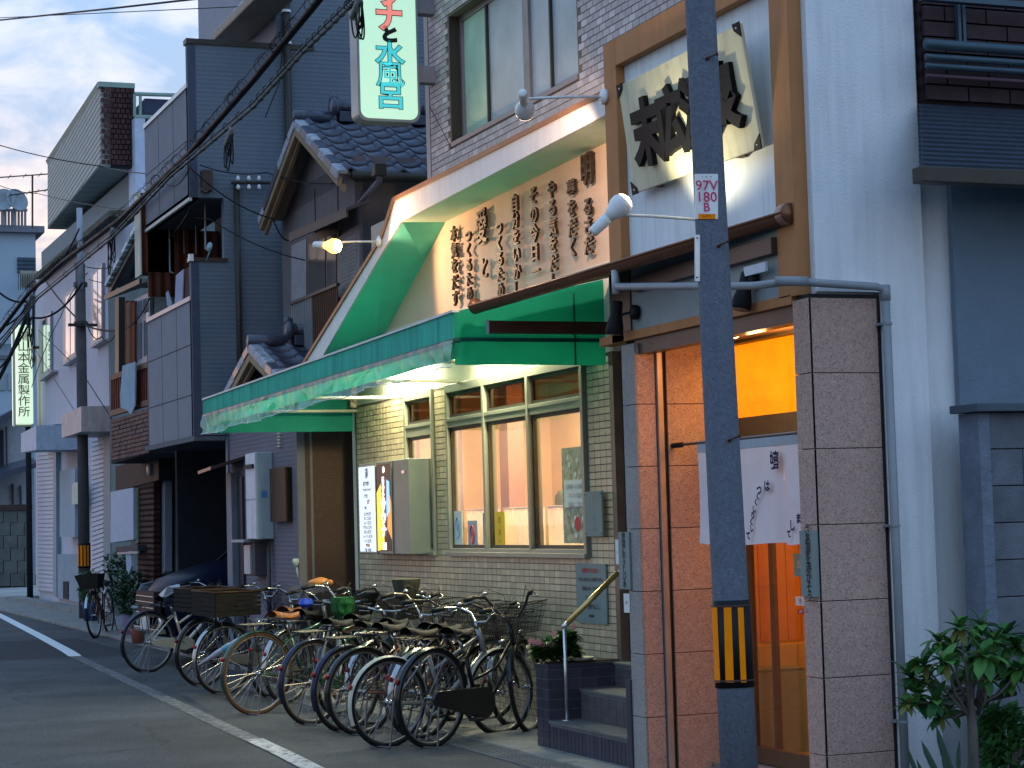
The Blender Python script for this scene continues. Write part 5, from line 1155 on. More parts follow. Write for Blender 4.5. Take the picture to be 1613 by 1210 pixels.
# carport interior, its deep shade put into the near-black wall colour
m = MB(); m.box(9.0, 9.1, Y2 + .12, 25.5, 0, zL0); m.box(5.4, 9, Y3 + .4, Y3 + .5, 0, zL0); m.build('carport_wall', mat('carport_shade', (.022, .024, .030), .9), H2, kind='stuff')
m = MB(); m.box(xr_ - .02, xr_ + .06, Y2 - .04, Y2 + .04, 0, zL0); m.build('carport_post', MATS['bluish_post'], H2, bevel=.005)
# rear taller part
x3 = onY(435, 60, Y2).x
m = MB(); m.box(x3, x3 + .1, Y2 + .0, 26.5, 7.0, 9.5); m.build('rear_wall', mat('mauve_panel', (.36, .34, .38), .8, var=.06), H2)
m = MB(); m.box(x3 + .002, 14, Y2 - .004, Y2 - .001, 7.05, 9.5); m.build('rear_side_wall', blue, H2)
e0, e1_ = onX(334, 66, x3 - .45), onX(400, 0, x3 - .45); m = MB(); m.prism([(x3 - .45, Y2 - .1, 7.72), (x3 + .3, Y2 - .1, 7.85), (x3 + .3, Y2 - .1, 8.0), (x3 - .45, Y2 - .1, 7.82)], (0, 4.5, 0)) if False else None
m = MB(); d_ = (e1_ - e0); m.prism([e0, e0 + d_ * 2.2, e0 + d_ * 2.2 + V((.45, 0, .02)), e0 + V((.45, 0, .02))], (0, 0, .12)); m.build('rear_roof_edge', mat('tan_gutter', (.34, .26, .20), .5), H2, bevel=.02)
m = MB(); m.box(x3 - .001, x3 + .02, 24.0, 24.5, 7.75, 8.0); m.build('rear_window', mat('pale_window', (.55, .60, .68), .3), H2)
for u, r in ((450, .045), (373, .035)):
    va, vb = (-40, 700) if u == 450 else (290, 700); p, q = onY(u - .5, va, Y2 - .05), onY(u + (6 if u == 450 else 0), vb, Y2 - .05)
    m = MB(); m.tube([p, V((p.x, p.y, q.z))], r, 10); m.build('down_pipe', M['alud'], H2, smooth=True)
    if u == 450:
        for v in (20, 70): z = onY(450, v, Y2 - .05).z; m = MB(); m.tube([(p.x, p.y, z), (p.x, p.y, z + .03)], r + .012, 10); m.build('pipe_collar', M['white'], H2)
p, q = onY(364, 288, Y2 - .1), onY(428, 288, Y2 - .1)
m = MB(); m.tube([p, q], .02, 8); m.build('insulator_bar', M['alud'], H2)
for u in (375, 392, 408):
    for dz in (-.05, .05): c = onY(u, 288, Y2 - .12); m = MB(); m.lathe(c + V((0, 0, dz)), [(.01, -.03), (.025, -.01), (.02, .01), (.01, .03)], 8); m.build('insulator', M['white'], H2, smooth=True)
# meter box on the siding
m = MB(); c = onY(326, 282, Y2 - .08); m.box(c.x - .06, c.x + .06, Y2 - .12, Y2, c.z - .14, c.z + .1); m.build('junction_box', M['umber'], H2, bevel=.01)
# laundry on the balcony
for (pts, mt, lb, x) in (([(277, 434), (289, 424), (287, 478), (275, 484)], 'paper', 'pale lilac towel drying over the lower balcony of the grey house', 5.02), ([(292, 424), (298, 420), (299, 470), (291, 476)], 'redp', 'reddish brown cloth drying beside the pale towel', 5.04), ([(261, 462), (264, 458), (270, 478), (267, 490), (263, 480)], 'bluep', 'white and blue garment hanging on the balcony of the grey house', 5.06)):
    c = facepoly('laundry', pts, x, .012, mat('cloth_' + mt, {'paper': (.45, .45, .58), 'redp': (.16, .07, .06), 'bluep': (.35, .40, .50)}[mt], .9, trans=.2), None); tag(c, lb, 'laundry')
# ================================================================ old house with awning roofs
H3 = thing('old_shuttered_house', 'old two storey house with grey green eaves, brown shutters and a brick balcony box', 'building', (6.1, 29, 0))
XO = 6.1
m = MB(); m.box(XO, 10, 25.6, 34.0, 0, 5.9); m.build('wall', mat('grey_green_render', (.17, .21, .21), .85, var=.12, streak=.2), H3)
def fp(name, pts, dx, th, mt, par=None, **k): return facepoly(name, pts, XO - dx, th, mt, par or H3, **k)
gg = mat('pale_green_eave', (.24, .30, .29), .7, var=.1)
# gable verge with white tiles
a, b = onX(226, 348, XO - .7), onX(171, 453, XO - .7)
m = MB(); m.prism([a, b, b + V((0, 0, -.10)), a + V((0, 0, -.10))], (.06, 0, 0)); m.build('verge_board', M['alud'], H3)
for i in range(12):
    p = a.lerp(b, i / 12.) + V((-.03, 0, .02)); q = a.lerp(b, (i + .8) / 12.) + V((-.03, 0, .02)); m = MB(); m.bar(p, q, .07, .07); m.build('verge_tile', M['hoodw'] if i % 3 else kaw2, H3, bevel=.008)
m = MB(); m.prism([a, b, b + V((.9, 0, -.0)), a + V((.9, 0, .0))], (0, 0, .04)); m.build('eave_roof', kaw, H3)
fp('gable_panel', [(224, 355), (206, 405), (190, 440), (236, 440), (236, 372)], .45, .3, gg)
# awning roof
a, b, c_ = onX(166, 473, XO - .9), onX(222, 447, XO - .9), onX(246, 443, XO - .55)
m = MB(); m.prism([a, b, b + V((.9, 0, .32)), a + V((.9, 0, .32))], (0, 0, .05)); m.build('awning_roof', gg, H3)
m = MB(); m.prism([a + V((-.02, 0, 0)), b + V((-.02, 0, 0)), b + V((-.02, 0, .07)), a + V((-.02, 0, .07))], (.03, 0, 0)); m.build('awning_edge', M['alud'], H3)
rb = mat('red_brown_shutter', (.17, .050, .030), .55, var=.2)
for (u0, u1) in ((191, 198), (199, 206), (207, 212)): fp('shutter', [(u0, 478), (u1, 474), (u1, 572), (u0, 576)], .10, .08, rb)
wf = fp('window', [(212, 472), (236, 460), (236, 570), (212, 582)], .06, .05, mat('window_frame_grey', (.30, .33, .38), .4, metal=.3))
for (u0, v0, u1, v1, du) in ((215, 476, 223, 500, -3), (225, 472, 233, 494, -3), (214, 512, 223, 568, -4), (226, 506, 233, 562, -3)):
    facepoly('glass_pane', [(u0, v0), (u1, v0 + du), (u1, v1 + du), (u0, v1)], XO - .068, .006, mat('grey_glass', (.14, .17, .20), .08), wf)
fp('drain_pipe_strip', [(181, 470), (187, 468), (187, 640), (181, 640)], .3, .1, M['alud'])
# balcony rail and cloth
for (v0, v1) in ((596, 574), (652, 634)):
    a, b = onX(175, v0, XO - .6), onX(236, v1, XO - .6); m = MB(); m.bar(a, b, .06, .08); m.build('rail', mat('brown_rail', (.20, .11, .07), .6, var=.15), H3)
for i in range(18):
    f = (i + .5) / 18; a = onX(175 + 61 * f, 598 - 22 * f, XO - .6); b = onX(175 + 61 * f, 652 - 18 * f, XO - .6); m = MB(); m.bar(a, b, .035, .035, up=(0, 1, 0)); m.build('baluster', rb, H3)
c = facepoly('hanging_cloth', [(193, 576), (213, 570), (212, 640), (206, 655), (202, 648), (190, 642), (189, 622)], XO - .72, .02, mat('pale_blue_cloth', (.42, .50, .60), .9, trans=.2, bump=.4, bs=8), None); tag(c, 'pale blue cloth pegged over the balcony rail of the old house', 'laundry')
# brick box: separate bricks
bx = XO - .75
br = facepoly('brick_balcony_box', [(175, 668), (234, 643), (234, 714), (175, 731)], bx + .015, .6, M['joint'], H3)
bmats = [mat('purple_brick_%d' % i, c, .6, var=.2) for i, c in enumerate(((.085, .05, .055), (.13, .06, .05), (.07, .05, .06), (.10, .07, .07)))]
ya_, yb2 = onX(234, 680, bx).y, onX(175, 700, bx).y; zb_, zt_ = onX(234, 714, bx).z, onX(234, 643, bx).z
nr_, ncl = 10, 14
for r in range(nr_):
    for c in range(ncl + 1):
        w_ = (yb2 - ya_) / ncl; u0 = max(0, (c - (.5 if r % 2 else 0)) * w_); u1 = min(yb2 - ya_, (c + 1 - (.5 if r % 2 else 0)) * w_)
        if u1 - u0 < .05: continue
        h_ = (zt_ - zb_) / nr_; m = MB(); m.box(bx - random.uniform(0, .008), bx + .02, ya_ + u0 + .006, ya_ + u1 - .006, zb_ + r * h_ + .006, zb_ + (r + 1) * h_ - .006); m.build('brick', random.choice(bmats), H3)
fp('dark_fascia', [(182, 735), (250, 716), (250, 756), (182, 774)], .3, .3, mat('near_black_board', (.018, .018, .020), .6, var=.3))  # near-black board strip below the brick box
m = MB(); c = onX(235, 740, XO - .32); m.lathe(c, [(.09, 0), (.09, .02), (.05, .03)], 14, (-1, 0, 0)); m.build('round_lamp', mat('pale_globe', (.45, .48, .55), .3), H3, smooth=True)
fp('pale_blue_panel', [(174, 775), (210, 768), (210, 850), (174, 855)], .35, .12, mat('pale_blue_sheet', (.34, .42, .54), .5, var=.06))
fp('drain_pipe', [(213, 770), (217, 769), (217, 855), (213, 857)], .3, .08, mat('olive_pipe', (.16, .18, .10), .5))
fp('dark_bricks', [(217, 765), (242, 758), (242, 925), (217, 930)], .28, .1, mat('dark_brick_wall', (.05, .022, .018), .7, var=.4, vs=4, rib=((0, 0, 1), .08, .7)))
fp('entrance_door', [(243, 760), (262, 755), (262, 905), (243, 915)], .1, .05, mat('brown_door', (.06, .035, .025), .5))
fp('door_trim', [(255, 725), (260, 723), (260, 900), (255, 905)], .16, .1, MATS['bluish_post'])
fp('shelf', [(182, 862), (217, 858), (217, 868), (182, 872)], .4, .2, mat('dark_shelf', (.05, .05, .06), .6))
c = facepoly('hanging_towel', [(198, 870), (206, 868), (207, 892), (203, 905), (199, 898)], XO - .55, .03, MATS['pale_blue_cloth'], None); tag(c, 'pale cloth hanging by the potted plants at the old house door', 'cloth')
m = MB(); a, b = onX(186, 872, XO - .55), onX(218, 870, XO - .55); m.bar(a, b, .03, .03); m.build('laundry_bar', M['pvc'], H3)
# ================================================================ white workshop building
nD = V((1, -.035, 0)).normalized(); pD = V((6.35, 33, 0))
def dpt(u, v, dx=0.): return onP(u, v, pD - V((dx, 0, 0)), nD)
H4 = thing('white_workshop', 'long pale corrugated workshop with three tall upper windows and roller shutters', 'building', (6.5, 36, 0))
lilw = mat('pale_lilac_corrugated', (.54, .53, .60), .55, var=.06, rib=((0, 1, 0), .16, .45), streak=.12)
def dp(name, pts, dx, th, mt, par=None, **k):
    m = MB(); m.prism([dpt(u, v, dx) for u, v in pts], (th, 0, 0)); return m.build(name, mt, par or H4, **k)
A_, B_ = dpt(172, 338), dpt(56, 437)
m = MB(); m.prism([(A_.x, A_.y, 0), (B_.x, B_.y, 0), (B_.x, B_.y, B_.z), (A_.x, A_.y, A_.z)], (5, 0, 0)); m.build('wall', lilw, H4)
dp('roof_edge', [(172, 331), (55, 432), (55, 440), (172, 341)], .25, .5, mat('mossy_roof_edge', (.10, .10, .08), .8, var=.5, vs=8))
for (u0, u1, a0_, a1_, b0, b1) in ((143, 161, 434, 414, 545, 533), (99, 119, 468, 450, 573, 559), (62, 80, 505, 490, 597, 583)):
    w = dp('window', [(u0, a0_), (u1, a1_), (u1, b1), (u0, b0)], .05, .1, mat('window_frame_grey', (.30, .33, .38), .4))
    du = (u1 - u0)
    for (fa, fb) in ((.22, .55), (.62, .92)):
        dp('glass_pane', [(u0 + du * fa, a0_ + (a1_ - a0_) * fa + 5), (u0 + du * fb, a0_ + (a1_ - a0_) * fb + 5), (u0 + du * fb, b0 + (b1 - b0) * fb - 5), (u0 + du * fa, b0 + (b1 - b0) * fa - 5)], .06, .01, mat('sky_glass', (.72, .74, .82), .06, metal=.9, var=0), w)
    dp('sill', [(u0 - 1, b0 + 1), (u1 + 1, b1), (u1 + 1, b1 + 3), (u0 - 1, b0 + 4)], .14, .14, mat('pinkish_sill', (.48, .42, .42), .5), w)
shm = mat('pale_shutter', (.52, .52, .58), .5, var=.06)
for (pts, n, lb) in (([(57, 707), (84, 703), (86, 934), (57, 931)], 34, 'a'), ([(143, 684), (163, 679), (163, 928), (143, 936)], 34, 'b')):
    s = dp('roller_shutter', pts, .02, .05, shm)
    for i in range(n):
        f0, f1 = i / n, (i + .75) / n
        L0 = [(pts[0][0], pts[0][1] + (pts[3][1] - pts[0][1]) * f0), (pts[1][0], pts[1][1] + (pts[2][1] - pts[1][1]) * f0), (pts[1][0], pts[1][1] + (pts[2][1] - pts[1][1]) * f1), (pts[0][0], pts[0][1] + (pts[3][1] - pts[0][1]) * f1)]
        dp('slat', L0, .05, .04, shm, s)
pk_ = mat('pale_box_panel', (.44, .52, .62), .5, var=.12, streak=.15)
dp('shutter_housing', [(33, 683), (57, 671), (57, 709), (33, 713)], .9, .9, pk_)
dp('shutter_housing', [(57, 671), (86, 668), (86, 706), (57, 709)], .3, .3, mat('blue_grey_box', (.22, .30, .37), .6, var=.1))
dp('shutter_housing', [(97, 655), (128, 640), (128, 680), (97, 690)], .7, .7, mat('pinkish_box_panel', (.58, .46, .44), .5, var=.2, streak=.2))
dp('shutter_housing', [(142, 642), (173, 640), (173, 676), (142, 680)], .2, .2, MATS['blue_grey_box'])
dp('wall_board', [(94, 742), (118, 738), (118, 846), (94, 846)], .25, .25, mat('grey_blue_board', (.30, .38, .45), .6, var=.08))
dp('small_sign', [(113, 762), (123, 759), (123, 794), (113, 795)], .3, .04, M['cream'])
dp('post', [(84, 703), (88, 703), (89, 940), (85, 940)], .1, .1, mat('teal_post', (.20, .30, .34), .5)); dp('post', [(163, 679), (173, 677), (174, 955), (164, 940)], .1, .1, MATS['teal_post'])
dp('plinth', [(89, 873), (126, 873), (127, 950), (89, 942)], .08, .1, mat('bluish_plinth', (.32, .35, .40), .8, var=.15))
dp('niche', [(99, 916), (107, 916), (107, 944), (99, 942)], .1, .1, M['joint'])
m = MB(); m.box(6.15, 6.5, 33.8, 48, 0, .12); m.build('footing', M['concrete'], H4)
# lit vertical sign of the metal works
yG = 46.5; a, b = onY(28, 668, yG), onY(56, 512, yG)
s2 = thing('metal_works_sign', 'tall lit cream sign with the vertical name of a metal works', 'sign', (a.x, yG, a.z))
m = MB(); m.box(a.x, onY(52, 600, yG).x, yG, yG + .9, a.z, b.z); m.build('box', emat('cream_glow', (.72, .90, .62), .45), s2, bevel=.02)
m = MB(); m.box(a.x - .02, onY(52, 600, yG).x + .02, yG + .3, yG + .6, a.z - .04, b.z + .04); m.build('rim', mat('sign_rim', (.30, .32, .30), .5), s2)
txt('lettering', '檜\n山\n本\n金\n属\n製\n作\n所', M['inkp'], ((a.x + onY(52, 600, yG).x) / 2 - .03, yG - .005, (a.z + b.z) / 2), (1, 0, 0), (0, 0, 1), .25, s2, ext=.003, bold=.001, line=.98, wide=1.1)
m = MB(); xs_ = onY(52, 600, yG).x + .03; m.box(xs_, 6.9, yG + .4, yG + .5, b.z - .5, b.z - .44); m.build('arm', M['alud'], s2)
# ================================================================ cantilevered brick building far behind
nE = V((1, -.058, 0)).normalized(); pE = V((7.02, 40, 0))
H5 = thing('brick_topped_block', 'tall block with cantilevered top storey of pale tiles and dark brick behind the workshop', 'building', (8, 42, 0))
def ep(u, v): return onP(u, v, pE, nE)
a, b, c, d = ep(158, 137), ep(75, 260), ep(75, 361), ep(158, 262)
m = MB(); m.prism([a, b, c, d], (.2, 0, 0)); m.build('top_storey_front', mat('cream_grey_tiles', (.42, .41, .36), .6, var=.12, rib=((0, 0, 1), .12, .5)), H5)
e_, f_ = onY(212, 138, a.y), onY(212, 264, a.y)
m = MB(); m.prism([a + V((.2, 0, 0)), e_, f_, d + V((.2, 0, 0))], (0, .2, 0)); k = m.build('brick_end', M['joint'], H5)
x0, x1, z0, z1 = a.x, e_.x, d.z, a.z
for r in range(15):
    for c2 in range(8):
        w_ = (x1 - x0) / 7.; u0 = max(x0, x0 + (c2 - (.5 if r % 2 else 0)) * w_); u1 = min(x1, u0 + w_) if c2 else x0 + w_ * (.5 if r % 2 else 1)
        if c2: u0 = x0 + (c2 - (.5 if r % 2 else 0)) * w_; u1 = min(x1, u0 + w_)
        if u1 - u0 < .05: continue
        h_ = (z1 - z0) / 15; m = MB(); m.box(u0 + .01, u1 - .01, a.y - .02, a.y, z0 + r * h_ + .01, z0 + (r + 1) * h_ - .01); m.build('brick', mat('maroon_brick_%d' % random.randint(0, 2), random.choice(((.075, .035, .038), (.095, .045, .042), (.055, .030, .036))), .7, var=.2), H5)
m = MB(); m.prism([d + V((0, 0, -.001)), c + V((0, 0, 0)), (10.5, c.y, c.z), (10.5, d.y, d.z)], (0, 0, .05)); m.build('soffit', mat('green_grey_soffit', (.23, .27, .24), .8, var=.1, rib=((0, 1, 0), .8, .2)), H5)
m = MB(); m.prism([a, b, b + V((-.05, 0, .10)), a + V((-.05, 0, .10))], (.3, 0, 0)); m.box(a.x - .03, e_.x, a.y - .04, a.y + .2, a.z, a.z + .1); m.build('coping', mat('green_copper_edge', (.28, .38, .33), .5), H5, kind='stuff')
m = MB(); m.box(e_.x + .001, 14, a.y + .5, 52, 0, f_.z + .0); m.build('tower_wall', mat('grey_tower_wall', (.26, .28, .28), .8, var=.1), H5)
p, q = onY(212, 185, a.y - .3), onY(232, 400, a.y - .3); m = MB(); m.box(p.x, q.x, a.y - .3, a.y + .4, q.z, p.z); m.build('white_stair_wall', mat('pale_blue_wall', (.50, .56, .66), .6), H5)
for v in (148, 184): p, q = onY(212, v, a.y - .28), onY(278, v + 2, a.y - .28); m = MB(); m.tube([p, q], .04, 6); m.build('roof_rail', mat('green_copper_edge', (.28, .38, .33), .5), H5)
for u in (221, 212): p, q = onY(u, 148, a.y - .28), onY(u, 184, a.y - .28); m = MB(); m.tube([p, q], .03, 6); m.build('rail_post', MATS['green_copper_edge'], H5)
p, q = onY(228, 155, a.y - .2), onY(300, 330, a.y - .2); m = MB(); m.box(p.x, q.x + 2, a.y - .2, a.y + 1, q.z, p.z); m.build('roof_house', mat('navy_sheet', (.06, .075, .12), .6, rib=((1, 0, 0), .3, .4)), H5)
p, q = onY(258, 382, a.y + .4), onY(264, 350, a.y + .4)
# ================================================================ pale apartment far at the left
H6 = thing('pale_apartment', 'pale blue flat roofed apartment with rooftop dishes at the far left', 'building', (8, 80, 0))
yF = 78.; aw_ = mat('pale_blue_apartment', (.36, .46, .55), .8, var=.06, vs=.5)
def fpt(u, v, y=yF): return onY(u, v, y)
a, b = fpt(-260, 360), fpt(60, 700); m = MB(); m.box(a.x, b.x, yF, yF + 12, 0, a.z); m.build('wall', aw_, H6)
m = MB(); m.box(a.x, b.x + .3, yF - .3, yF + 12, a.z, a.z + .25); m.build('roof_slab', mat('slab_grey', (.20, .22, .26), .7), H6)
p, q = fpt(27, 406), fpt(56, 430); m = MB(); m.box(p.x, q.x, yF - .1, yF + .05, q.z, p.z); w = m.build('window', mat('shuttered_window', (.06, .09, .12), .5, rib=((0, 0, 1), .15, .5)), H6)
p, q = fpt(27, 431), fpt(58, 458); m = MB(); m.box(p.x, q.x, yF - .9, yF - .85, q.z, p.z)
m.build('balcony_back', mat('beige_balcony', (.36, .34, .28), .8), H6)
for i in range(9): m = MB(); u = 28 + i * 3.6; a2, b2 = fpt(u, 431, yF - 1), fpt(u + 1.2, 457, yF - 1); m.box(a2.x, b2.x, yF - 1.05, yF - 1, b2.z, a2.z); m.build('balcony_bar', M['alud'], H6)
p, q = fpt(-40, 500), fpt(30, 545); m = MB(); m.box(p.x, q.x, yF - .8, yF - .7, q.z, p.z); m.build('balcony_panel', mat('ribbed_pale', (.42, .50, .60), .7, rib=((1, 0, 0), .3, .6)), H6)
for (u0, u1) in ((-20, 8), (12, 27)): p, q = fpt(u0, 588), fpt(u1, 615); m = MB(); m.box(p.x, q.x, yF - .06, yF, q.z, p.z); m.build('window', mat('teal_glass', (.16, .26, .32), .1, spec=.9), H6)
p, q = fpt(-80, 560), fpt(60, 562); m = MB(); m.box(p.x, q.x, yF - .15, yF, q.z - .1, p.z); m.build('ledge', MATS['slab_grey'], H6)
# roof railing, dishes, antenna
for i in range(9): m = MB(); u = -2 + i * 5.2; a2, b2 = fpt(u, 332), fpt(u, 358); m.tube([a2, b2], .05, 5); m.build('roof_rail_post', M['pvc'], H6)
a2, b2 = fpt(-20, 331), fpt(43, 331); m = MB(); m.tube([a2, b2], .06, 6); m.build('roof_rail', M['pvc'], H6)
for (u, v, lb) in ((6, 319, 'left'), (22, 319, 'right')):
    c = fpt(u, v, yF - .5); d_ = V((-.3 if u < 10 else .5, -1, .35)).normalized(); m = MB(); m.lathe(c, [(.02, 0), (.30, .10), (.46, .24), (.45, .26), (.28, .12), (.02, .03)], 18, d_); o = m.build('satellite_dish', mat('dish_grey', (.30, .36, .40), .5), smooth=True)
    m = MB(); m.tube([c, V((c.x, c.y, fpt(u, 358).z))], .05, 6); m.build('mast', M['pvc'], o)
    tag(o, 'grey satellite dish on the apartment roof, ' + lb + ' one of the pair', 'satellite dish')
def antenna(u, v0, v1, y, hw, label, vb=None):
    base, top = onY(u, v1, y), onY(u, v0, y); t_ = thing('tv_antenna', label, 'antenna', base)
    m = MB(); m.tube([base, top], .03, 5); m.build('mast', M['alud'], t_)
    for k, (dz, s) in enumerate(((.0, 1.), (.5, .6))):
        c = top + V((0, 0, -dz)); m = MB(); m.tube([c + V((-hw * s, 0, -.12)), c + V((hw * s, 0, .12))], .02, 5)
        for i in range(6): x = -hw * s + 2 * hw * s * i / 5; m.tube([c + V((x, -.35, x * .12 / (hw * s))), c + V((x, .35, x * .12 / (hw * s)))], .012, 4); 
        m.build('boom', M['alud'], t_)
antenna(51, 276, 360, 60, 1.1, 'tv antenna with two booms rising against the sky at the far left')
# ================================================================ old house and block wall at the far left
H7 = thing('far_tiled_house', 'old pale walled house with tiled roofs at the end of the street', 'building', (8, 66, 0))
yH = 64.; pw = mat('dim_pale_plaster', (.36, .38, .42), .85, var=.12)
def hb_(name, u0, v0, u1, v1, y, mt, th=.3, par=None):
    p, q = onY(u0, v0, y), onY(u1, v1, y); m = MB(); m.box(p.x, q.x, y, y + th, q.z, p.z); return m.build(name, mt, par or H7)
hb_('wall', -80, 655, 56, 940, yH, pw, 6)
a, b, c = onY(-60, 695, yH - .5), onY(30, 645, yH - .5), onY(34, 660, yH - .5)
m = MB(); m.prism([onY(-90, 705, yH - 1), onY(30, 640, yH - 1), onY(36, 646, yH - 1), onY(-90, 722, yH - 1)], (0, 7, 0)); m.build('roof', kaw, H7)
m = MB(); m.prism([onY(-90, 770, yH - 1.5), onY(60, 728, yH - 1.5), onY(60, 736, yH - 1.5), onY(-90, 785, yH - 1.5)], (0, 1.5, .2)); m.build('lower_roof', kaw, H7)
hb_('window', -8, 678, 6, 735, yH - .1, mat('dark_window', (.04, .05, .06), .2), .1)
hb_('down_pipe', 9, 672, 12, 740, yH - .2, M['umber'], .1); hb_('post', 19, 762, 22, 800, yH - .1, M['umber'], .1); hb_('post', 32, 765, 34, 800, yH - .1, M['umber'], .1)
bwl = thing('far_block_wall', 'low mossy concrete block wall at the far end of the street', 'wall', (5, 60, 0))
yW = 60.; mossy = mat('mossy_block', (.12, .13, .12), .9, var=.35, vs=1.5)
hb_('core', -70, 802, 50, 940, yW + .03, M['joint'], .3, bwl); hb_('coping', -70, 797, 51, 803, yW - .05, M['umber'], .45, bwl)
nrow = 6
for r in range(nrow):
    for c in range(10):
        u0 = -60 + c * 22 + (11 if r % 2 else 0); v0 = 804 + r * 20; p, q = onY(u0, v0, yW), onY(min(u0 + 21, 50), v0 + 19, yW)
        if q.x - p.x < .08: continue
        m = MB(); m.box(p.x, q.x, yW, yW + .04, max(q.z, 0), p.z); m.build('block', mossy, bwl)
# ================================================================ poles and wires down the street
def street_pole(label, base, r0, r1, h, mt, lean=(0, 0), group=None):
    t_ = thing('utility_pole', label, 'pole', base); b = V(base)
    m = MB(); m.tube([b, b + V((lean[0], lean[1], h))], [r0, r1], 16); m.build('shaft', mt, t_, smooth=True); return t_
pb = onX(134, 975, 5.95); pb.z = 0; tp_ = onX(133, 410, 5.95)
P2 = street_pole('concrete utility pole with yellow black band beside the pale workshop', pb, .105, .085, tp_.z - .0, mat('far_pole_brown', (.10, .085, .085), .8, var=.15))
q0, q1 = onX(135, 895, 5.95).z, onX(135, 856, 5.95).z
m = MB(); m.tube([(pb.x, pb.y, q0), (pb.x, pb.y, q1)], .112, 16); m.build('warning_band', M['black'], P2, smooth=True)
for an in (200, 235, 265, 295): m = MB(); c = V((pb.x, pb.y, 0)) + V((math.cos(rad(an)), math.sin(rad(an)), 0)) * .113; m.obox(c + V((0, 0, (q0 + q1) / 2)), V((-math.sin(rad(an)), math.cos(rad(an)), 0)) * .018, V((math.cos(rad(an)), math.sin(rad(an)), 0)) * .002, V((0, 0, (q1 - q0) * .42))); m.build('yellow_stripe', M['yellow'], P2)
p, q = onX(125, 328, 5.8), onX(127, 455, 5.8); m = MB(); m.tube([p, q], .05, 8); m.build('steel_extension', mat('pale_steel', (.34, .37, .42), .5), P2, smooth=True)
for v in (447, 510): z = onX(134, v, 5.95).z; m = MB(); m.tube([(pb.x, pb.y, z), (pb.x, pb.y, z + .08)], .125, 12); m.build('clamp', M['alud'], P2)
z = onX(134, 512, 5.95).z; m = MB(); m.box(pb.x - .25, pb.x + .25, pb.y - .2, pb.y - .14, z, z + .05); m.build('cross_bar', M['alud'], P2)
pc2 = V((onY(47, 900, 47).x, 47, 0)); P3 = street_pole('thin dark pole in front of the lit metal works sign', pc2, .07, .06, onY(45, 480, 47).z, mat('dark_pole', (.025, .025, .03), .6))
cab = mat('black_cable', (.010, .010, .012), .5); cabg = mat('grey_cable', (.10, .11, .11), .5)
def wire(pts, r, mt, label, cat='cable', sag=0., n=8, name='overhead_cable', seg=14, group=None, coil=None):
    P_ = []
    for i in range(len(pts) - 1):
        for k in range(seg):
            t = k / seg; p = pts[i].lerp(pts[i + 1], t); P_.append(p - V((0, 0, sag * 4 * t * (1 - t))))
    P_.append(pts[-1]); m = MB(); m.tube(P_, r, n); o = m.build(name, mt, smooth=True); tag(o, label, cat, group)
    return o, P_
XC = 4.85
def wx(*uv): return [onX(u, v, XC) for u, v in uv]
def dl(uv): return [onX(u, v, x) for u, v, x in uv]
o, P_ = wire(dl([(-40, 575, 4.3), (45, 462, 4.7), (100, 412, 4.85), (190, 345, 4.85), (300, 240, 4.85), (400, 125, 4.85), (520, -22, 4.85)]), .034, cab, 'thick black overhead cable bundle with spiral hangers running down the street')
# messenger wire above the bundle with rings
m = MB()
for i in range(0, len(P_)): pass
m.tube([p + V((-.02, 0, .10)) for p in P_], .004, 5); m.build('messenger_wire', cab, o)
m = MB()
tot = len(P_)
for i in range(6, tot - 1):
    for k in range(4):
        p = P_[i].lerp(P_[i + 1], k / 4.); 
        if random.random() < .72: continue
        rr = .052 + random.uniform(-.006, .012); c = p + V((-.01, 0, .05)); tl_ = random.uniform(-.5, .5)
        m.tube([c + V((rr * math.cos(a_) * .9, tl_ * rr * math.sin(a_), rr * math.sin(a_) * 1.15)) for a_ in [2 * math.pi * j / 12 for j in range(12)]], .0028, 4, close=True)
m.build('hanger_ring', cab, o, kind='stuff')
o, P2_ = wire(dl([(-40, 600, 4.1), (60, 470, 4.8), (180, 372, 4.7), (270, 277, 4.7), (400, 168, 4.7), (480, 80, 4.7), (550, 12, 4.7), (575, -14, 4.7)]), .016, cabg, 'grey overhead cable pair strung below the thick black bundle')
m = MB(); m.tube([p + V((-.015, 0, .035)) for p in P2_], .010, 6); m.build('second_cable', cabg, o, smooth=True)
m = MB()
for i in range(20, len(P2_) - 1, 2):
    c = P2_[i] + V((-.008, 0, .018)); m.tube([c + V((.035 * math.cos(a_), 0, .04 * math.sin(a_))) for a_ in [2 * math.pi * j / 10 for j in range(10)]], .004, 4, close=True)
m.build('clip', cab, o, kind='stuff')
# splice with drooping loops
def loops(label, u, v, x, n, s):
    c = onX(u, v, x); t_ = thing('cable_splice', label, 'cable splice', c)
    m = MB(); m.tube([c + V((0, -.12, .06)), c + V((0, .12, -.06))], .03, 8); m.build('sleeve', mat('splice_grey', (.22, .23, .24), .4), t_, smooth=True)
    for k in range(n):
        a_ = random.uniform(.08, .16) * s; h_ = random.uniform(.18, .42) * s; dy = random.uniform(-.08, .08); dx = random.uniform(-.04, .04)
        m = MB(); m.tube([c + V((dx * math.sin(t * math.pi), dy - a_ * math.cos(t * math.pi), -h_ * math.sin(t * math.pi))) for t in [j / 12. for j in range(13)]], .007, 5); m.build('loop', cab, t_, smooth=True)
loops('cable splice with hanging loops in front of the grey modern house', 361, 215, 4.7, 5, 1.)
loops('tangle of black cables in front of the top of the tall lit sign', 562, 10, 4.6, 6, .8)
loops('cable tangle at the street pole by the workshop', 175, 370, 4.8, 6, 1.3)
loops('dense cable tangle above the dark pole at the far left', 48, 470, 4.9, 9, 3.)
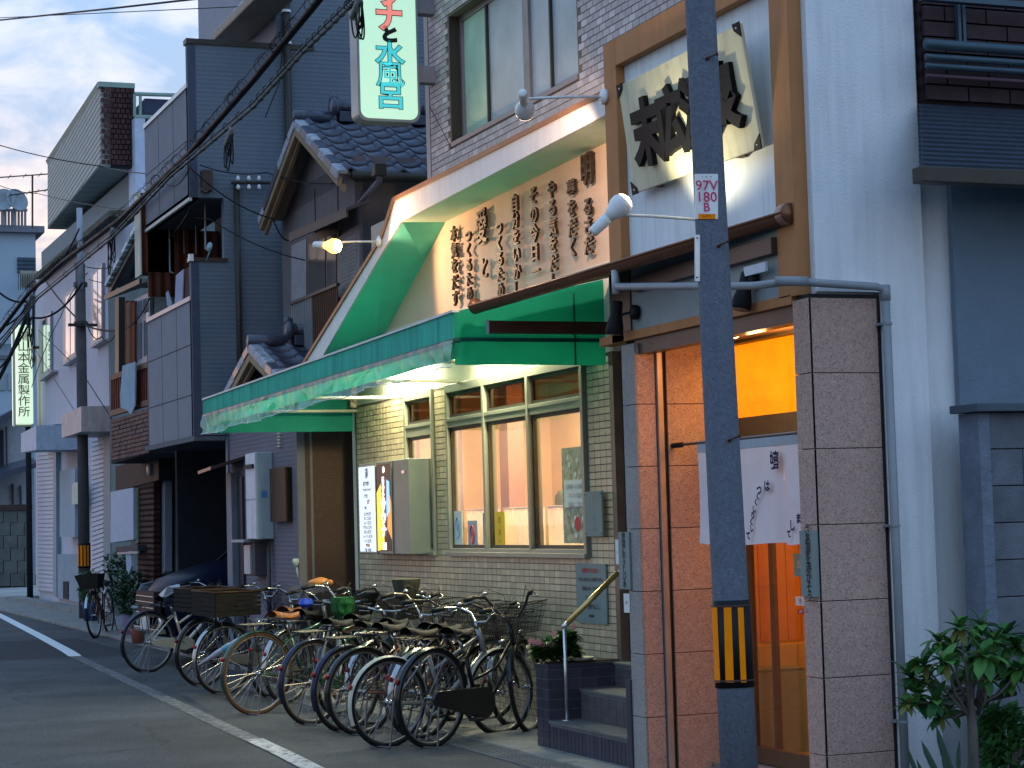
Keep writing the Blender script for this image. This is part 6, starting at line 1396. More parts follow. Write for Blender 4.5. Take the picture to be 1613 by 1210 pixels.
for k, (pts, r, sg, lb) in enumerate((
    ([(-40, 30, 4.0), (410, 9, 6.0)], .006, .0, 'thin wire crossing the sky at the top left corner'),
    ([(-40, 36, 3.2), (170, 14, 3.6), (420, -14, 4.2)], .010, .0, 'thicker wire crossing the sky at the top left corner'),
    ([(-30, 220, 4.0), (160, 262, 6.0), (310, 275, 5.2)], .008, .05, 'wire running from the left edge across the cantilevered block to the grey house'),
    ([(-30, 280, 4.0), (60, 305, 6.0), (330, 345, 5.2), (480, 410, 5.8)], .007, .06, 'wire sagging from the left edge past the pale steel pole top'),
    ([(315, 260, 5.0), (420, 272, 5.6), (540, 288, 5.85)], .006, .05, 'upper thin service wire reaching the tiled roof house'),
    ([(300, 265, 4.9), (430, 345, 5.6), (458, 378, 5.8)], .008, .08, 'service wire curving down to the window of the tiled roof house'),
    ([(60, 520, 6.2), (128, 585, 5.9), (176, 660, 6.0)], .008, .0, 'thin stay wire falling across the workshop wall to the shutter housing'),
    ([(52, 545, 6.4), (118, 648, 6.1)], .006, .0, 'pair of thin drop wires on the workshop wall'),
    ([(70, 440, 6.2), (130, 510, 5.95), (185, 520, 6.)], .016, .05, 'thick cable from the tangle to the street pole clamp'),
    ([(135, 505, 5.9), (160, 530, 6.), (185, 518, 6.0), (236, 470, 6.)], .010, .15, 'slack cable between the street pole and the old house'),
    ([(-30, 425, 5.), (55, 470, 6.)], .02, .3, 'upper slack cable entering at the left edge'),
    ([(-30, 520, 5.), (50, 475, 6.)], .02, .2, 'lower slack cable entering at the left edge'),
    ([(-30, 640, 5.), (48, 480, 6.)], .04, .2, 'thick slanting cable at the left edge reaching the dark pole'),
    ([(50, 610, 6.2), (95, 500, 6.2), (138, 430, 5.9)], .008, -.1, 'looping wire in front of the workshop windows'),
    ([(135, 420, 5.9), (230, 395, 5.6), (300, 330, 5.0)], .010, .12, 'slack black cable from the street pole up to the grey house balcony'),
    ([(140, 440, 5.9), (215, 430, 6.0), (240, 400, 5.6)], .007, .10, 'short drop wire to the eave of the old house'),
    ([(-30, 560, 4.6), (60, 450, 5.0), (125, 360, 5.6)], .014, .15, 'rising cable from the left edge to the steel pole top'),
    ([(-30, 600, 4.4), (50, 500, 5.0), (130, 445, 5.7)], .018, .2, 'lower parallel cable from the left edge to the street pole'),
    ([(330, 300, 4.9), (300, 262, 4.9), (262, 290, 4.9)], .007, .1, 'loose wire loop at the corner of the grey house'),
    ([(418, 185, 5.0), (440, 130, 5.2), (446, 60, 5.3)], .006, .0, 'thin pale wire along the pipe of the grey house'),
    ([(677, 168, 5.7), (712, 235, 5.7)], .003, .0, 'thin reddish wire on the brick tiled facade'))):
    wire([onX(u, v, x) for u, v, x in pts], r, cab, lb, sag=sg, n=6)
DEF['spec'] = .2
# ================================================================ bicycles
tyre_b = mat('black_rubber', (.014, .014, .015), .75, var=.1); tyre_t = mat('tan_rubber', (.09, .045, .022), .75, var=.1)
chrome = mat('chrome', (.36, .37, .38), .25, metal=.95, var=.05); rimm = mat('dull_alloy', (.24, .24, .24), .4, metal=.7, var=.08)
gripm = mat('grip_rubber', (.02, .02, .022), .6); saddle_b = mat('black_vinyl', (.010, .011, .013), .7, var=.1); saddle_n = mat('tan_leather', (.24, .09, .03), .4, var=.15)
redr = mat('red_reflector', (.22, .008, .008), .3); wirem = mat('black_wire', (.03, .028, .026), .45, metal=.4)
def frm(n, c): return mat(n, c, .28, metal=.25, var=.04, coat=.5)
FR = dict(black=frm('black_frame', (.015, .015, .018)), silver=frm('silver_frame', (.26, .27, .28)), cream=frm('cream_frame', (.55, .53, .42)), green=frm('green_frame', (.02, .065, .045)),
          navy=frm('navy_frame', (.02, .03, .07)), plum=frm('maroon_frame', (.10, .02, .02)), grey=frm('grey_frame', (.12, .12, .13)))
fend = dict(black=FR['black'], silver=chrome, blue=mat('blue_grey_fender', (.03, .035, .07), .3, metal=.6), cream=mat('cream_fender', (.50, .48, .38), .35), green=FR['green'])
def arc(c, R, a0, a1, n=24): return [V((c[0] + R * math.cos(rad(a0 + (a1 - a0) * i / n)), c[1] if len(c) > 2 else 0, c[-1] + R * math.sin(rad(a0 + (a1 - a0) * i / n)))) for i in range(n + 1)]
def bicycle(label, loc, head, R=.325, frame='black', fender='black', tyre='b', seat='b', basket=None, rack=True, case=None, style='step', bars='up', steer=0., lean=2.2, crate=None, seat_h=0., lamp_=True, rod=False, lock=None):
    t_ = thing('bicycle', label, 'bicycle', loc, 'bicycles parked in a row before the bath house', local=True, rotz=rad(head), lean=rad(lean))
    fm, fd = FR[frame], fend[fender]; tm = tyre_b if tyre == 'b' else tyre_t; wb = .96 + (R - .3) * 1.2
    bb = V((.455, 0, .27)); rh = V((0, 0, R)); fh = V((wb, 0, R))
    ht, hbm = V((wb - .20, 0, R + .47)), V((wb - .13, 0, R + .27)); seat_c = V((bb.x - .18, 0, .775 + seat_h)); st_top = V((bb.x - .125, 0, .64))
    hd = (ht - hbm).normalized()
    def wheel(c, par, k):
        key = 'wheel%.3f' % R
        o = MB(); o.tube([V((R - .022, 0, 0)) if False else V(((R - .024) * math.cos(a), 0, (R - .024) * math.sin(a))) for a in [2 * math.pi * i / 40 for i in range(40)]], .011, 6, close=True); w = o.build('wheel', rimm, par, smooth=True, key=key + 'rim'); w.location = c
        o = MB(); o.tube([V(((R - .006) * math.cos(a), 0, (R - .006) * math.sin(a))) for a in [2 * math.pi * i / 44 for i in range(44)]], .0175, 8, close=True); q = o.build('tyre', tm, w, smooth=True, key=key + 'tyre'); 
        o = MB()
        for i in range(28):
            a = 2 * math.pi * i / 28; b = a + (.5 if i % 4 < 2 else -.5); sy = .028 if i % 2 else -.028
            o.tube([V((.018 * math.cos(b), sy, .018 * math.sin(b))), V(((R - .03) * math.cos(a), 0, (R - .03) * math.sin(a)))], .0012, 3, caps=False)
        o.build('spokes', chrome, w, key=key + 'sp', kind='stuff')
        o = MB(); o.lathe((0, -.045, 0), [(.006, 0), (.012, .004), (.022, .015), (.014, .02), (.014, .07), (.022, .075), (.012, .086), (.006, .09)], 10, (0, 1, 0)); o.build('hub', chrome, w, smooth=True, key='hub')
        return w
    def fen(c, a0, a1, par, key):
        o = MB(); n = 30; o.grid(lambda s, t: (c[0] + (R + .022 - .010 * (2 * t - 1) ** 2) * math.cos(rad(a0 + (a1 - a0) * s)), (t - .5) * .052, c[2] + (R + .022 - .010 * (2 * t - 1) ** 2) * math.sin(rad(a0 + (a1 - a0) * s))), n, 6)
        return o.build('fender', fd, par, smooth=True, key=key)
    wheel(rh, t_, 0); fen(rh, 10, 205, t_, 'fenr%.3f' % R)
    # frame
    o = MB(); rt = .0165
    if style == 'step':
        o.tube([hbm + hd * .02, hbm + V((-.14, 0, -.18)), hbm + V((-.25, 0, -.30)), bb + V((.06, 0, .03)), bb], rt, 10)
        o.tube([hbm + hd * .10, hbm + V((-.20, 0, -.10)), V((bb.x + .05, 0, .45)), V((bb.x - .055, 0, .43))], .012, 8)
    elif style == 'straight':
        o.tube([hbm + hd * .03, bb], .021, 10); o.tube([ht - hd * .05, V((bb.x - .085, 0, .50))], .014, 8)
    else:
        o.tube([hbm + hd * .03, bb], .018, 10); o.tube([ht - hd * .04, st_top + V((0, 0, -.02))], .016, 10)
    o.tube([bb, st_top], .0155, 10); o.tube([hbm - hd * .0, ht], .019, 10)
    for s in (-1, 1):
        o.tube([bb + V((-.01, s * .03, 0)), V((.05, s * .052, R - .01)), rh + V((0, s * .055, 0))], .009, 6)
        o.tube([st_top + V((.0, s * .02, -.03)), V((bb.x - .22, s * .04, .55)), rh + V((0, s * .055, .0))], .0075, 6)
    o.tube([bb + V((0, -.036, 0)), bb + V((0, .036, 0))], .023, 10)
    o.build('frame', fm, t_, smooth=True, key='frame_%s_%.3f' % (style, R))
    o = MB(); o.tube([st_top - V((-.01, 0, .04)), seat_c + V((0, 0, -.05))], .0125, 8); o.build('seat_post', chrome, t_, smooth=True)
    o = MB(); L_ = .27
    def SP(s, t):
        x = -.13 + L_ * s; w_ = .095 * (1 - s) ** .75 * (1 if s > .1 else (.55 + 4.5 * s)) + .024; a = math.pi * t
        return seat_c + V((x, w_ * math.cos(a) * (1 if s < .97 else .5), .028 * math.sin(a) * (1.1 - .3 * s) + .012 * math.cos(s * 5) - .02 * (1 - math.sin(a)) * (1 - s)))
    o.grid(SP, 14, 10); o.grid(lambda s, t: SP(s, 0).lerp(SP(s, 1), t) - V((0, 0, .012)), 14, 4); o.build('saddle', saddle_b if seat == 'b' else saddle_n, t_, smooth=True, key='saddle_%.2f_%.3f_%s' % (seat_h, R, bb.x))
    o = MB()
    for s in (-1, 1):
        o.tube([seat_c + V((-.11, s * .05, -.035)) + V((.0, 0, .012 * math.sin(k * .8))) for k in (0,)] + [seat_c + V((-.06, s * .03, -.05)), seat_c + V((.10, s * .012, -.02))], .0035, 5)
        for k in range(1): o.tube([seat_c + V((-.10, s * .045, -.015 - .008 * j)) + V((.014 * math.cos(j * 2.1), .014 * math.sin(j * 2.1), 0)) for j in range(8)], .003, 4)
    o.build('saddle_springs', chrome, t_, kind='stuff')
    # drive
    if case == 'full':
        o = MB(); n = 12; pts = [(rh.x + .055 * math.cos(rad(90 + 180 * i / n)), R + .055 * math.sin(rad(90 + 180 * i / n))) for i in range(n + 1)] + [(bb.x + .115 * math.cos(rad(-90 + 180 * i / n)), bb.z + .115 * math.sin(rad(-90 + 180 * i / n))) for i in range(n + 1)]
        o.prism([(p[0], -.052, p[1]) for p in pts], (0, -.030, 0)); o.build('chain_case', fm, t_, bevel=.008, key='case_%.3f' % R)
    elif case == 'half':
        o = MB(); o.prism([(p[0], -.055, p[1]) for p in [(.03, R + .035), (.03, R - .03), (bb.x - .02, bb.z - .055), (bb.x + .09, bb.z - .02), (bb.x + .10, bb.z + .05), (bb.x, bb.z + .10)]], (0, -.018, 0)); o.build('chain_guard', fm, t_, bevel=.006, key='cg_%.3f' % R)
    o = MB(); o.tube(arc((bb.x, bb.z), .088, 0, 360, 28)[:-1], .004, 5, close=True)
    for k in range(5): a = rad(72 * k + 10); o.tube([bb + V((0, -.045, 0)), bb + V((.085 * math.cos(a), -.045, .085 * math.sin(a)))], .005, 4)
    o.v = [(p[0], p[1] - .045 if abs(p[1]) < .006 else p[1], p[2]) for p in o.v]
    o.tube([rh + V((0, -.045, .03)), bb + V((0, -.045, .085))], .003, 4); o.tube([rh + V((0, -.045, -.03)), bb + V((0, -.045, -.085))], .003, 4)
    o.build('chainring', wirem, t_, key='ring_%.3f' % R)
    ca = rad(random.uniform(-60, 60))
    for s in (-1, 1):
        d_ = V((math.cos(ca) * s, 0, math.sin(ca) * s)); e_ = bb + V((0, s * .07, 0)) + d_ * .16
        o = MB(); o.tube([bb + V((0, s * .065, 0)), e_], .008, 6); c_ = o.build('crank', chrome, t_, smooth=True)
        o = MB(); o.box(e_.x - .045, e_.x + .045, e_.y + s * .012, e_.y + s * .085, e_.z - .011, e_.z + .011); o.build('pedal', wirem, c_, bevel=.004)
    # rack, stand, rear reflector
    if rack:
        o = MB(); z = 2 * R + .075
        for s in (-1, -.33, .33, 1): o.tube([V((.26, s * .06, z)), V((-.16, s * .06, z)), V((-.19, s * .05, z - .02))], .0055, 5)
        for x in (-.17, -.02, .12, .26): o.tube([V((x, -.06, z)), V((x, .06, z))], .005, 5)
        for s in (-1, 1): o.tube([V((-.08, s * .062, z)), V((0, s * .06, R))], .005, 5)
        o.tube([V((.26, 0, z)), st_top + V((.0, 0, -.05))], .006, 5)
        o.build('rear_rack', wirem if frame in ('black', 'navy', 'green', 'plum') else chrome, t_, key='rack_%s_%.3f' % (frame in ('black', 'navy', 'green', 'plum'), R))
    o = MB()
    for s in (-1, 1): o.tube([rh + V((0, s * .066, 0)), V((-.06, s * .115, .02)), V((-.08, s * .12, .006))], .0075, 6)
    o.tube([V((-.065, -.118, .012)), V((-.10, 0, .010)), V((-.065, .118, .012))], .006, 6); o.build('stand', mat('stand_steel', (.14, .14, .14), .4, metal=.7), t_, key='stand_%.3f' % R)
    o = MB(); an = rad(158); c = rh + V((math.cos(an), 0, math.sin(an))) * (R + .04); d_ = V((math.cos(an), 0, math.sin(an))); o.lathe(c - d_ * .012, [(.019, 0), (.019, .010), (.013, .014)], 14, d_); o.build('rear_reflector', redr, t_, smooth=True, key='refl_%.3f' % R)
    if rod: o = MB(); o.tube([st_top + V((-.02, .02, -.1)), V((-.02, .05, R + .05))], .004, 5); o.build('brake_rod', chrome, t_)
    if lock:
        o = MB(); c = rh + V((.20, 0, .22)); o.tube([c + V((.09 * math.cos(a) , .03 * math.sin(a * 2), .22 * math.sin(a))) for a in [2 * math.pi * i / 20 for i in range(20)]], .009, 6, close=True); o.build('cable_lock', mat('pale_lock_' + lock, {'white': (.5, .5, .5), 'blue': (.1, .2, .5)}[lock], .4), t_, smooth=True)
    # steered front part
    fr_ = []
    fr_.append(wheel(fh, t_, 1)); fr_.append(fen(fh, 60 - 40, 170, t_, 'fenf%.3f' % R))
    o = MB(); cr = hbm - hd * .02
    for s in (-1, 1): o.tube([cr + V((0, s * .03, 0)), cr + V((.03, s * .045, -.10)), V((wb - .025, s * .05, R + .06)), fh + V((0, s * .052, 0))], .010, 8)
    o.tube([cr + V((0, -.035, 0)), cr + V((0, .035, 0))], .016, 8); fr_.append(o.build('fork', fm if style != 'straight' else chrome, t_, smooth=True, key='fork_%s_%.3f' % (style, R)))
    o = MB(); sx = ht + hd * .05; o.tube([ht - hd * .02, sx], .0125, 8)
    if bars == 'up': side = lambda s: [sx, sx + V((.05, s * .06, .0)), sx + V((.06, s * .12, .06)), sx + V((.02, s * .20, .10)), sx + V((-.08, s * .25, .10)), sx + V((-.19, s * .27, .085))]
    elif bars == 'swan': side = lambda s: [sx, sx + V((.07, s * .05, -.01)), sx + V((.08, s * .12, .08)), sx + V((.04, s * .17, .16)), sx + V((-.05, s * .22, .17)), sx + V((-.17, s * .25, .15))]
    else: side = lambda s: [sx, sx + V((.02, s * .10, .0)), sx + V((.01, s * .20, .015)), sx + V((-.03, s * .29, .02))]
    for s in (-1, 1): o.tube(side(s)[:-1] + [side(s)[-2].lerp(side(s)[-1], .2)], .0105, 8)
    hb = o.build('handlebar', chrome if frame not in ('black', 'plum') else mat('dark_bar', (.05, .045, .045), .35, metal=.5), t_, smooth=True, key='bar_%s_%.3f_%s' % (bars, R, frame in ('black', 'plum'))); fr_.append(hb)
    for s in (-1, 1):
        a, b = side(s)[-2], side(s)[-1]; o = MB(); o.tube([a.lerp(b, .05), a.lerp(b, 1.0)], .0165, 8); g_ = o.build('grip', gripm, t_, smooth=True, key='grip_%s_%.3f_%d' % (bars, R, s)); fr_.append(g_)
        o = MB(); o.tube([a + V((.015, 0, -.005)), a + V((.035, s * .02, -.03)), a.lerp(b, .8) + V((.03, s * .035, -.03))], .005, 5); l_ = o.build('brake_lever', chrome, t_, smooth=True, key='lev_%s_%.3f_%d' % (bars, R, s)); fr_.append(l_)
        o = MB(); e0 = a + V((.02, 0, -.01)); o.tube([e0, e0 + V((.12, -s * .04, .07)), e0 + V((.17, -s * .16, .0)), hbm + V((.06, 0, .10)), hbm + V((.02, 0, -.02))] if s > 0 else [e0, e0 + V((.10, -s * .08, .05)), sx + V((.13, s * .03, -.06)), hbm + V((-.03, 0, .02))], .0028, 4)
        fr_.append(o.build('brake_cable', wirem, t_, smooth=True, key='cab_%s_%.3f_%d' % (bars, R, s)))
    a = side(1)[-3]; o = MB(); o.lathe(a + V((0, 0, .015)), [(.022, 0), (.024, .012), (.010, .024)], 10); fr_.append(o.build('bell', chrome, t_, smooth=True, key='bell_%s_%.3f' % (bars, R)))
    if lamp_:
        c = V((wb + .04, .0, R * 2 + .05)); o = MB(); o.lathe(c, [(.012, -.04), (.028, -.01), (.032, .02), (.026, .025)], 12, (1, 0, -.15)); fr_.append(o.build('headlamp', chrome, t_, smooth=True, key='hl_%.3f' % R))
    if basket:
        z0 = 2 * R + .055; z1 = z0 + .20; x0, x1 = wb - .12, wb + .10; X0, X1 = wb - .15, wb + .19; h0, h1 = .125, .18
        cb = [V((x0, -h0, z0)), V((x1, -h0, z0)), V((x1, h0, z0)), V((x0, h0, z0))]; ct = [V((X0, -h1, z1)), V((X1, -h1, z1 + .02)), V((X1, h1, z1 + .02)), V((X0, h1, z1))]
        o = MB(); key = 'basket_%s_%.3f' % (basket, R)
        if basket in ('wire', 'wirefine'):
            nvw = 11 if basket == 'wire' else 15; nh = 6
            for i in range(4):
                A, B, Cc, D = cb[i], cb[(i + 1) % 4], ct[(i + 1) % 4], ct[i]
                for k in range(nvw): f = k / nvw; o.tube([A.lerp(B, f), D.lerp(Cc, f)], .0016, 3, caps=False)
                for k in range(nh + 1): f = k / nh; o.tube([A.lerp(D, f), B.lerp(Cc, f)], .0016 if k < nh else .005, 4, caps=False)
            for k in range(8): f = k / 7; o.tube([cb[0].lerp(cb[1], f), cb[3].lerp(cb[2], f)], .0016, 3, caps=False); o.tube([cb[0].lerp(cb[3], f), cb[1].lerp(cb[2], f)], .0016, 3, caps=False)
            bm_ = wirem
        else:
            for i in range(4): o.prism([cb[i], cb[(i + 1) % 4], ct[(i + 1) % 4], ct[i]], (cb[(i + 2) % 4] - cb[i]).normalized() * .006)
            o.prism(cb, (0, 0, .006)); bm_ = mat('dark_' + basket, {'cover': (.085, .075, .095), 'dark': (.035, .03, .025)}.get(basket, (.05, .05, .05)), .85, var=.2)
        fr_.append(o.build('front_basket', bm_, t_, key=key))
        if basket == 'cover':
            o = MB(); o.grid(lambda s, t: V((X0 - .03 + (X1 - X0 + .06) * s, (t - .5) * (2 * h1 + .06), z1 + .03 + .03 * math.sin(s * 3.1) * math.sin(t * 3.1) + .012 * math.sin(s * 9 + t * 7))) - V((0, 0, .17 * max(0, abs(t - .5) * 2 - .88) / .12 + .14 * max(0, abs(s - .5) * 2 - .88) / .12)), 30, 30)
            fr_.append(o.build('cloth_cover', bm_, t_, smooth=True))
    if steer:
        Mt = Matrix.Translation(hbm) @ Matrix.Rotation(rad(steer), 4, hd) @ Matrix.Translation(-hbm)
        for o in fr_: o.matrix_basis = Mt @ Matrix.Translation(o.location)
    if crate:
        z = 2 * R + .09; o = MB(); w_, l_, h_ = .19, .26, .22; cx_ = .03
        for (x0, x1, y0, y1) in ((-l_, l_, -w_, -w_ + .01), (-l_, l_, w_ - .01, w_), (-l_, -l_ + .01, -w_, w_), (l_ - .01, l_, -w_, w_)):
            for k in range(5 if crate != 'hood' else 1):
                zz = z + k * h_ / 5; o.box(cx_ + x0, cx_ + x1, y0, y1, zz + .004, zz + (h_ / 5 if crate != 'hood' else h_) - .006)
        o.box(cx_ - l_, cx_ + l_, -w_, w_, z - .004, z + .002)
        k = o.build('rear_basket', mat('dark_crate_' + crate, {'slat': (.012, .011, .010), 'hood': (.07, .065, .04)}[crate], .6, var=.3, vs=12), t_)
        o = MB(); o.tube([V((cx_ - l_, -w_, z + h_)), V((cx_ + l_, -w_, z + h_)), V((cx_ + l_, w_, z + h_)), V((cx_ - l_, w_, z + h_))], .010, 6, close=True); o.build('rim', mat('cream_rim', (.42, .40, .30), .5) if crate == 'hood' else mat('brown_rim', (.05, .025, .012), .6), k, smooth=True)
    return t_
def gp(u, v): return onZ(u, v, 0)
BK = [
 ('black city bicycle with full chain case and wire basket, nearest to the entrance steps', gp(680, 1177), 27, dict(R=.335, frame='black', case='full', basket='wire', bars='swan', steer=24, style='step', rack=False)),
 ('silver bicycle with thick straight tube and cream rear fender, second from the steps', gp(612, 1176), 15, dict(R=.305, frame='silver', fender='cream', basket='wire', style='straight', bars='up', steer=6, rack=False)),
 ('navy bicycle with a blue cover on its saddle post and a red reflector, third from the steps', gp(570, 1157), 20, dict(R=.315, frame='plum', fender='black', basket='wire', bars='up', steer=-5, rack=False)),
 ('dark bicycle with blue grey fender and a flat rear rack, fourth from the steps', gp(545, 1152), 24, dict(R=.315, frame='navy', fender='blue', bars='swan', style='step', steer=10, basket='wirefine')),
 ('green bicycle with a pale looped cable lock on its rear wheel', gp(492, 1141), 26, dict(R=.325, frame='green', fender='blue', case='half', style='diamond', bars='flat', rack=True, lock='white', steer=0)),
 ('green framed bicycle with brown tyres, tan saddle and a furled umbrella', gp(405, 1125), 19, dict(R=.335, frame='green', fender='green', tyre='t', seat='n', style='diamond', bars='swan', rack=True, basket=None, seat_h=.03)),
 ('dark bicycle with silver fender and a long slatted crate on its rear rack', gp(352, 1093), 22, dict(R=.325, frame='grey', fender='silver', crate='slat', basket='cover', bars='up', case='half')),
 ('navy bicycle with a large dark crate on its rear rack, beside the cream one', gp(320, 1080), 24, dict(R=.325, frame='navy', fender='black', crate='slat', basket='wirefine', bars='up')),
 ('cream bicycle with cream chain case at the far end of the row', gp(233, 1059), 20, dict(R=.325, frame='cream', fender='blue', case='half', crate=None, basket=None, bars='up', style='straight', steer=4)),
 ('black bicycle with raised dark handlebars standing close to the tiled wall behind the row', V((4.72, 16.1, 0)), 38, dict(R=.33, frame='black', basket='dark', bars='swan', steer=18, style='step')),
 ('silver bicycle with chrome handlebars wedged in the middle behind the row', V((4.70, 15.1, 0)), 34, dict(R=.32, frame='silver', fender='silver', basket='wirefine', bars='up', steer=-14)),
 ('grey bicycle standing behind the one with brown tyres', V((4.66, 17.5, 0)), 36, dict(R=.32, frame='grey', fender='silver', basket='dark', bars='flat', steer=8)),
 ('black bicycle with flat handlebar and wire basket pressed between the navy and silver ones', V((4.72, 14.2, 0)), 36, dict(R=.32, frame='black', fender='black', basket='wire', bars='flat', steer=-18)),
 ('grey bicycle with tan saddle at the back of the row near the brown wall', V((4.7, 18.2, 0)), 38, dict(R=.32, frame='grey', fender='black', seat='n', basket='dark', bars='up', steer=12)),
 ('maroon bicycle with wire basket between the silver ones near the steps', V((4.70, 13.95, 0)), 28, dict(R=.32, frame='plum', fender='silver', basket='wirefine', bars='up', steer=12)),
]
bikes = []
for lb, loc, hd_, kw in BK:
    if lb.startswith('navy bicycle with a blue cover'): lb = 'maroon bicycle with black fender and red reflector, third from the steps'
    bikes.append(bicycle(lb, loc, hd_, **kw))
# parked one at the far pots, facing the camera
b0 = bicycle('dark bicycle with a black front basket parked facing us by the potted plants', (5.50, onX(172, 985, 5.5).y, 0.0), -112, R=.33, frame='plum', fender='silver', basket='dark', bars='up', steer=-6)
b0['group'] = 'bicycles parked along the kerb farther down'
# things lying on the bicycles
p = gp(405, 1125)
a, b = onX(306, 1052, 4.2), onX(385, 1003, 4.25)
u_ = thing('umbrella', 'furled pale grey umbrella tied along the green bicycle with brown tyres', 'umbrella', a)
m = MB(); m.tube([a, a.lerp(b, .1), a.lerp(b, .5), a.lerp(b, .85), b], [.004, .010, .030, .026, .012], 9); m.build('canopy', mat('pale_umbrella', (.42, .43, .50), .5, var=.1), u_, smooth=True)
m = MB(); c = a.lerp(b, .62), a.lerp(b, .72); m.tube([c[0], c[1]], .032, 9); m.build('band', mat('aqua_band', (.12, .42, .52), .5), u_, smooth=True)
m = MB(); m.tube([b, b + (b - a).normalized() * .25], .008, 6); m.build('handle', M['black'], u_, smooth=True)
c = onX(640, 1000, 4.75); 
m = MB(); c = onX(505, 925, 5.05); m.lathe(c, [(.09, 0), (.12, .03), (.11, .06), (.03, .085), (.01, .09)], 14); o = m.build('helmet', mat('orange_brown_helmet', (.40, .16, .04), .4), smooth=True); tag(o, 'orange brown rounded cover over a bicycle saddle at the back of the row', 'cover')
m = MB(); c = onX(640, 928, 5.2); m.lathe(c + V((0, 0, -.14)), [(.03, 0), (.08, .06), (.11, .16), (.12, .22), (.10, .225)], 12); o = m.build('dark_bag', mat('olive_bag', (.055, .055, .04), .8, var=.4, vs=14, bump=.6, bs=12)); tag(o, 'crumpled dark olive bag in a bicycle basket before the tiled wall', 'bag')
m = MB(); c = onX(540, 950, 4.95); m.lathe(c + V((0, 0, -.12)), [(.07, 0), (.10, .05), (.11, .12), (.10, .17)], 12); o = m.build('green_net', mat('green_net_bag', (.012, .09, .025), .7, var=.5, vs=20, rib=((0, 1, 0), .03, .8))); tag(o, 'bright green net bag in a bicycle basket in the middle of the row', 'bag')
m = MB(); c = onX(482, 948, 4.9); m.lathe(c + V((0, 0, -.05)), [(.04, 0), (.07, .03), (.05, .08)], 9); o = m.build('blue_bag', mat('vivid_blue_bag', (.02, .06, .45), .5, bump=.6, bs=14)); tag(o, 'small vivid blue bag hanging among the bicycle handlebars', 'bag')
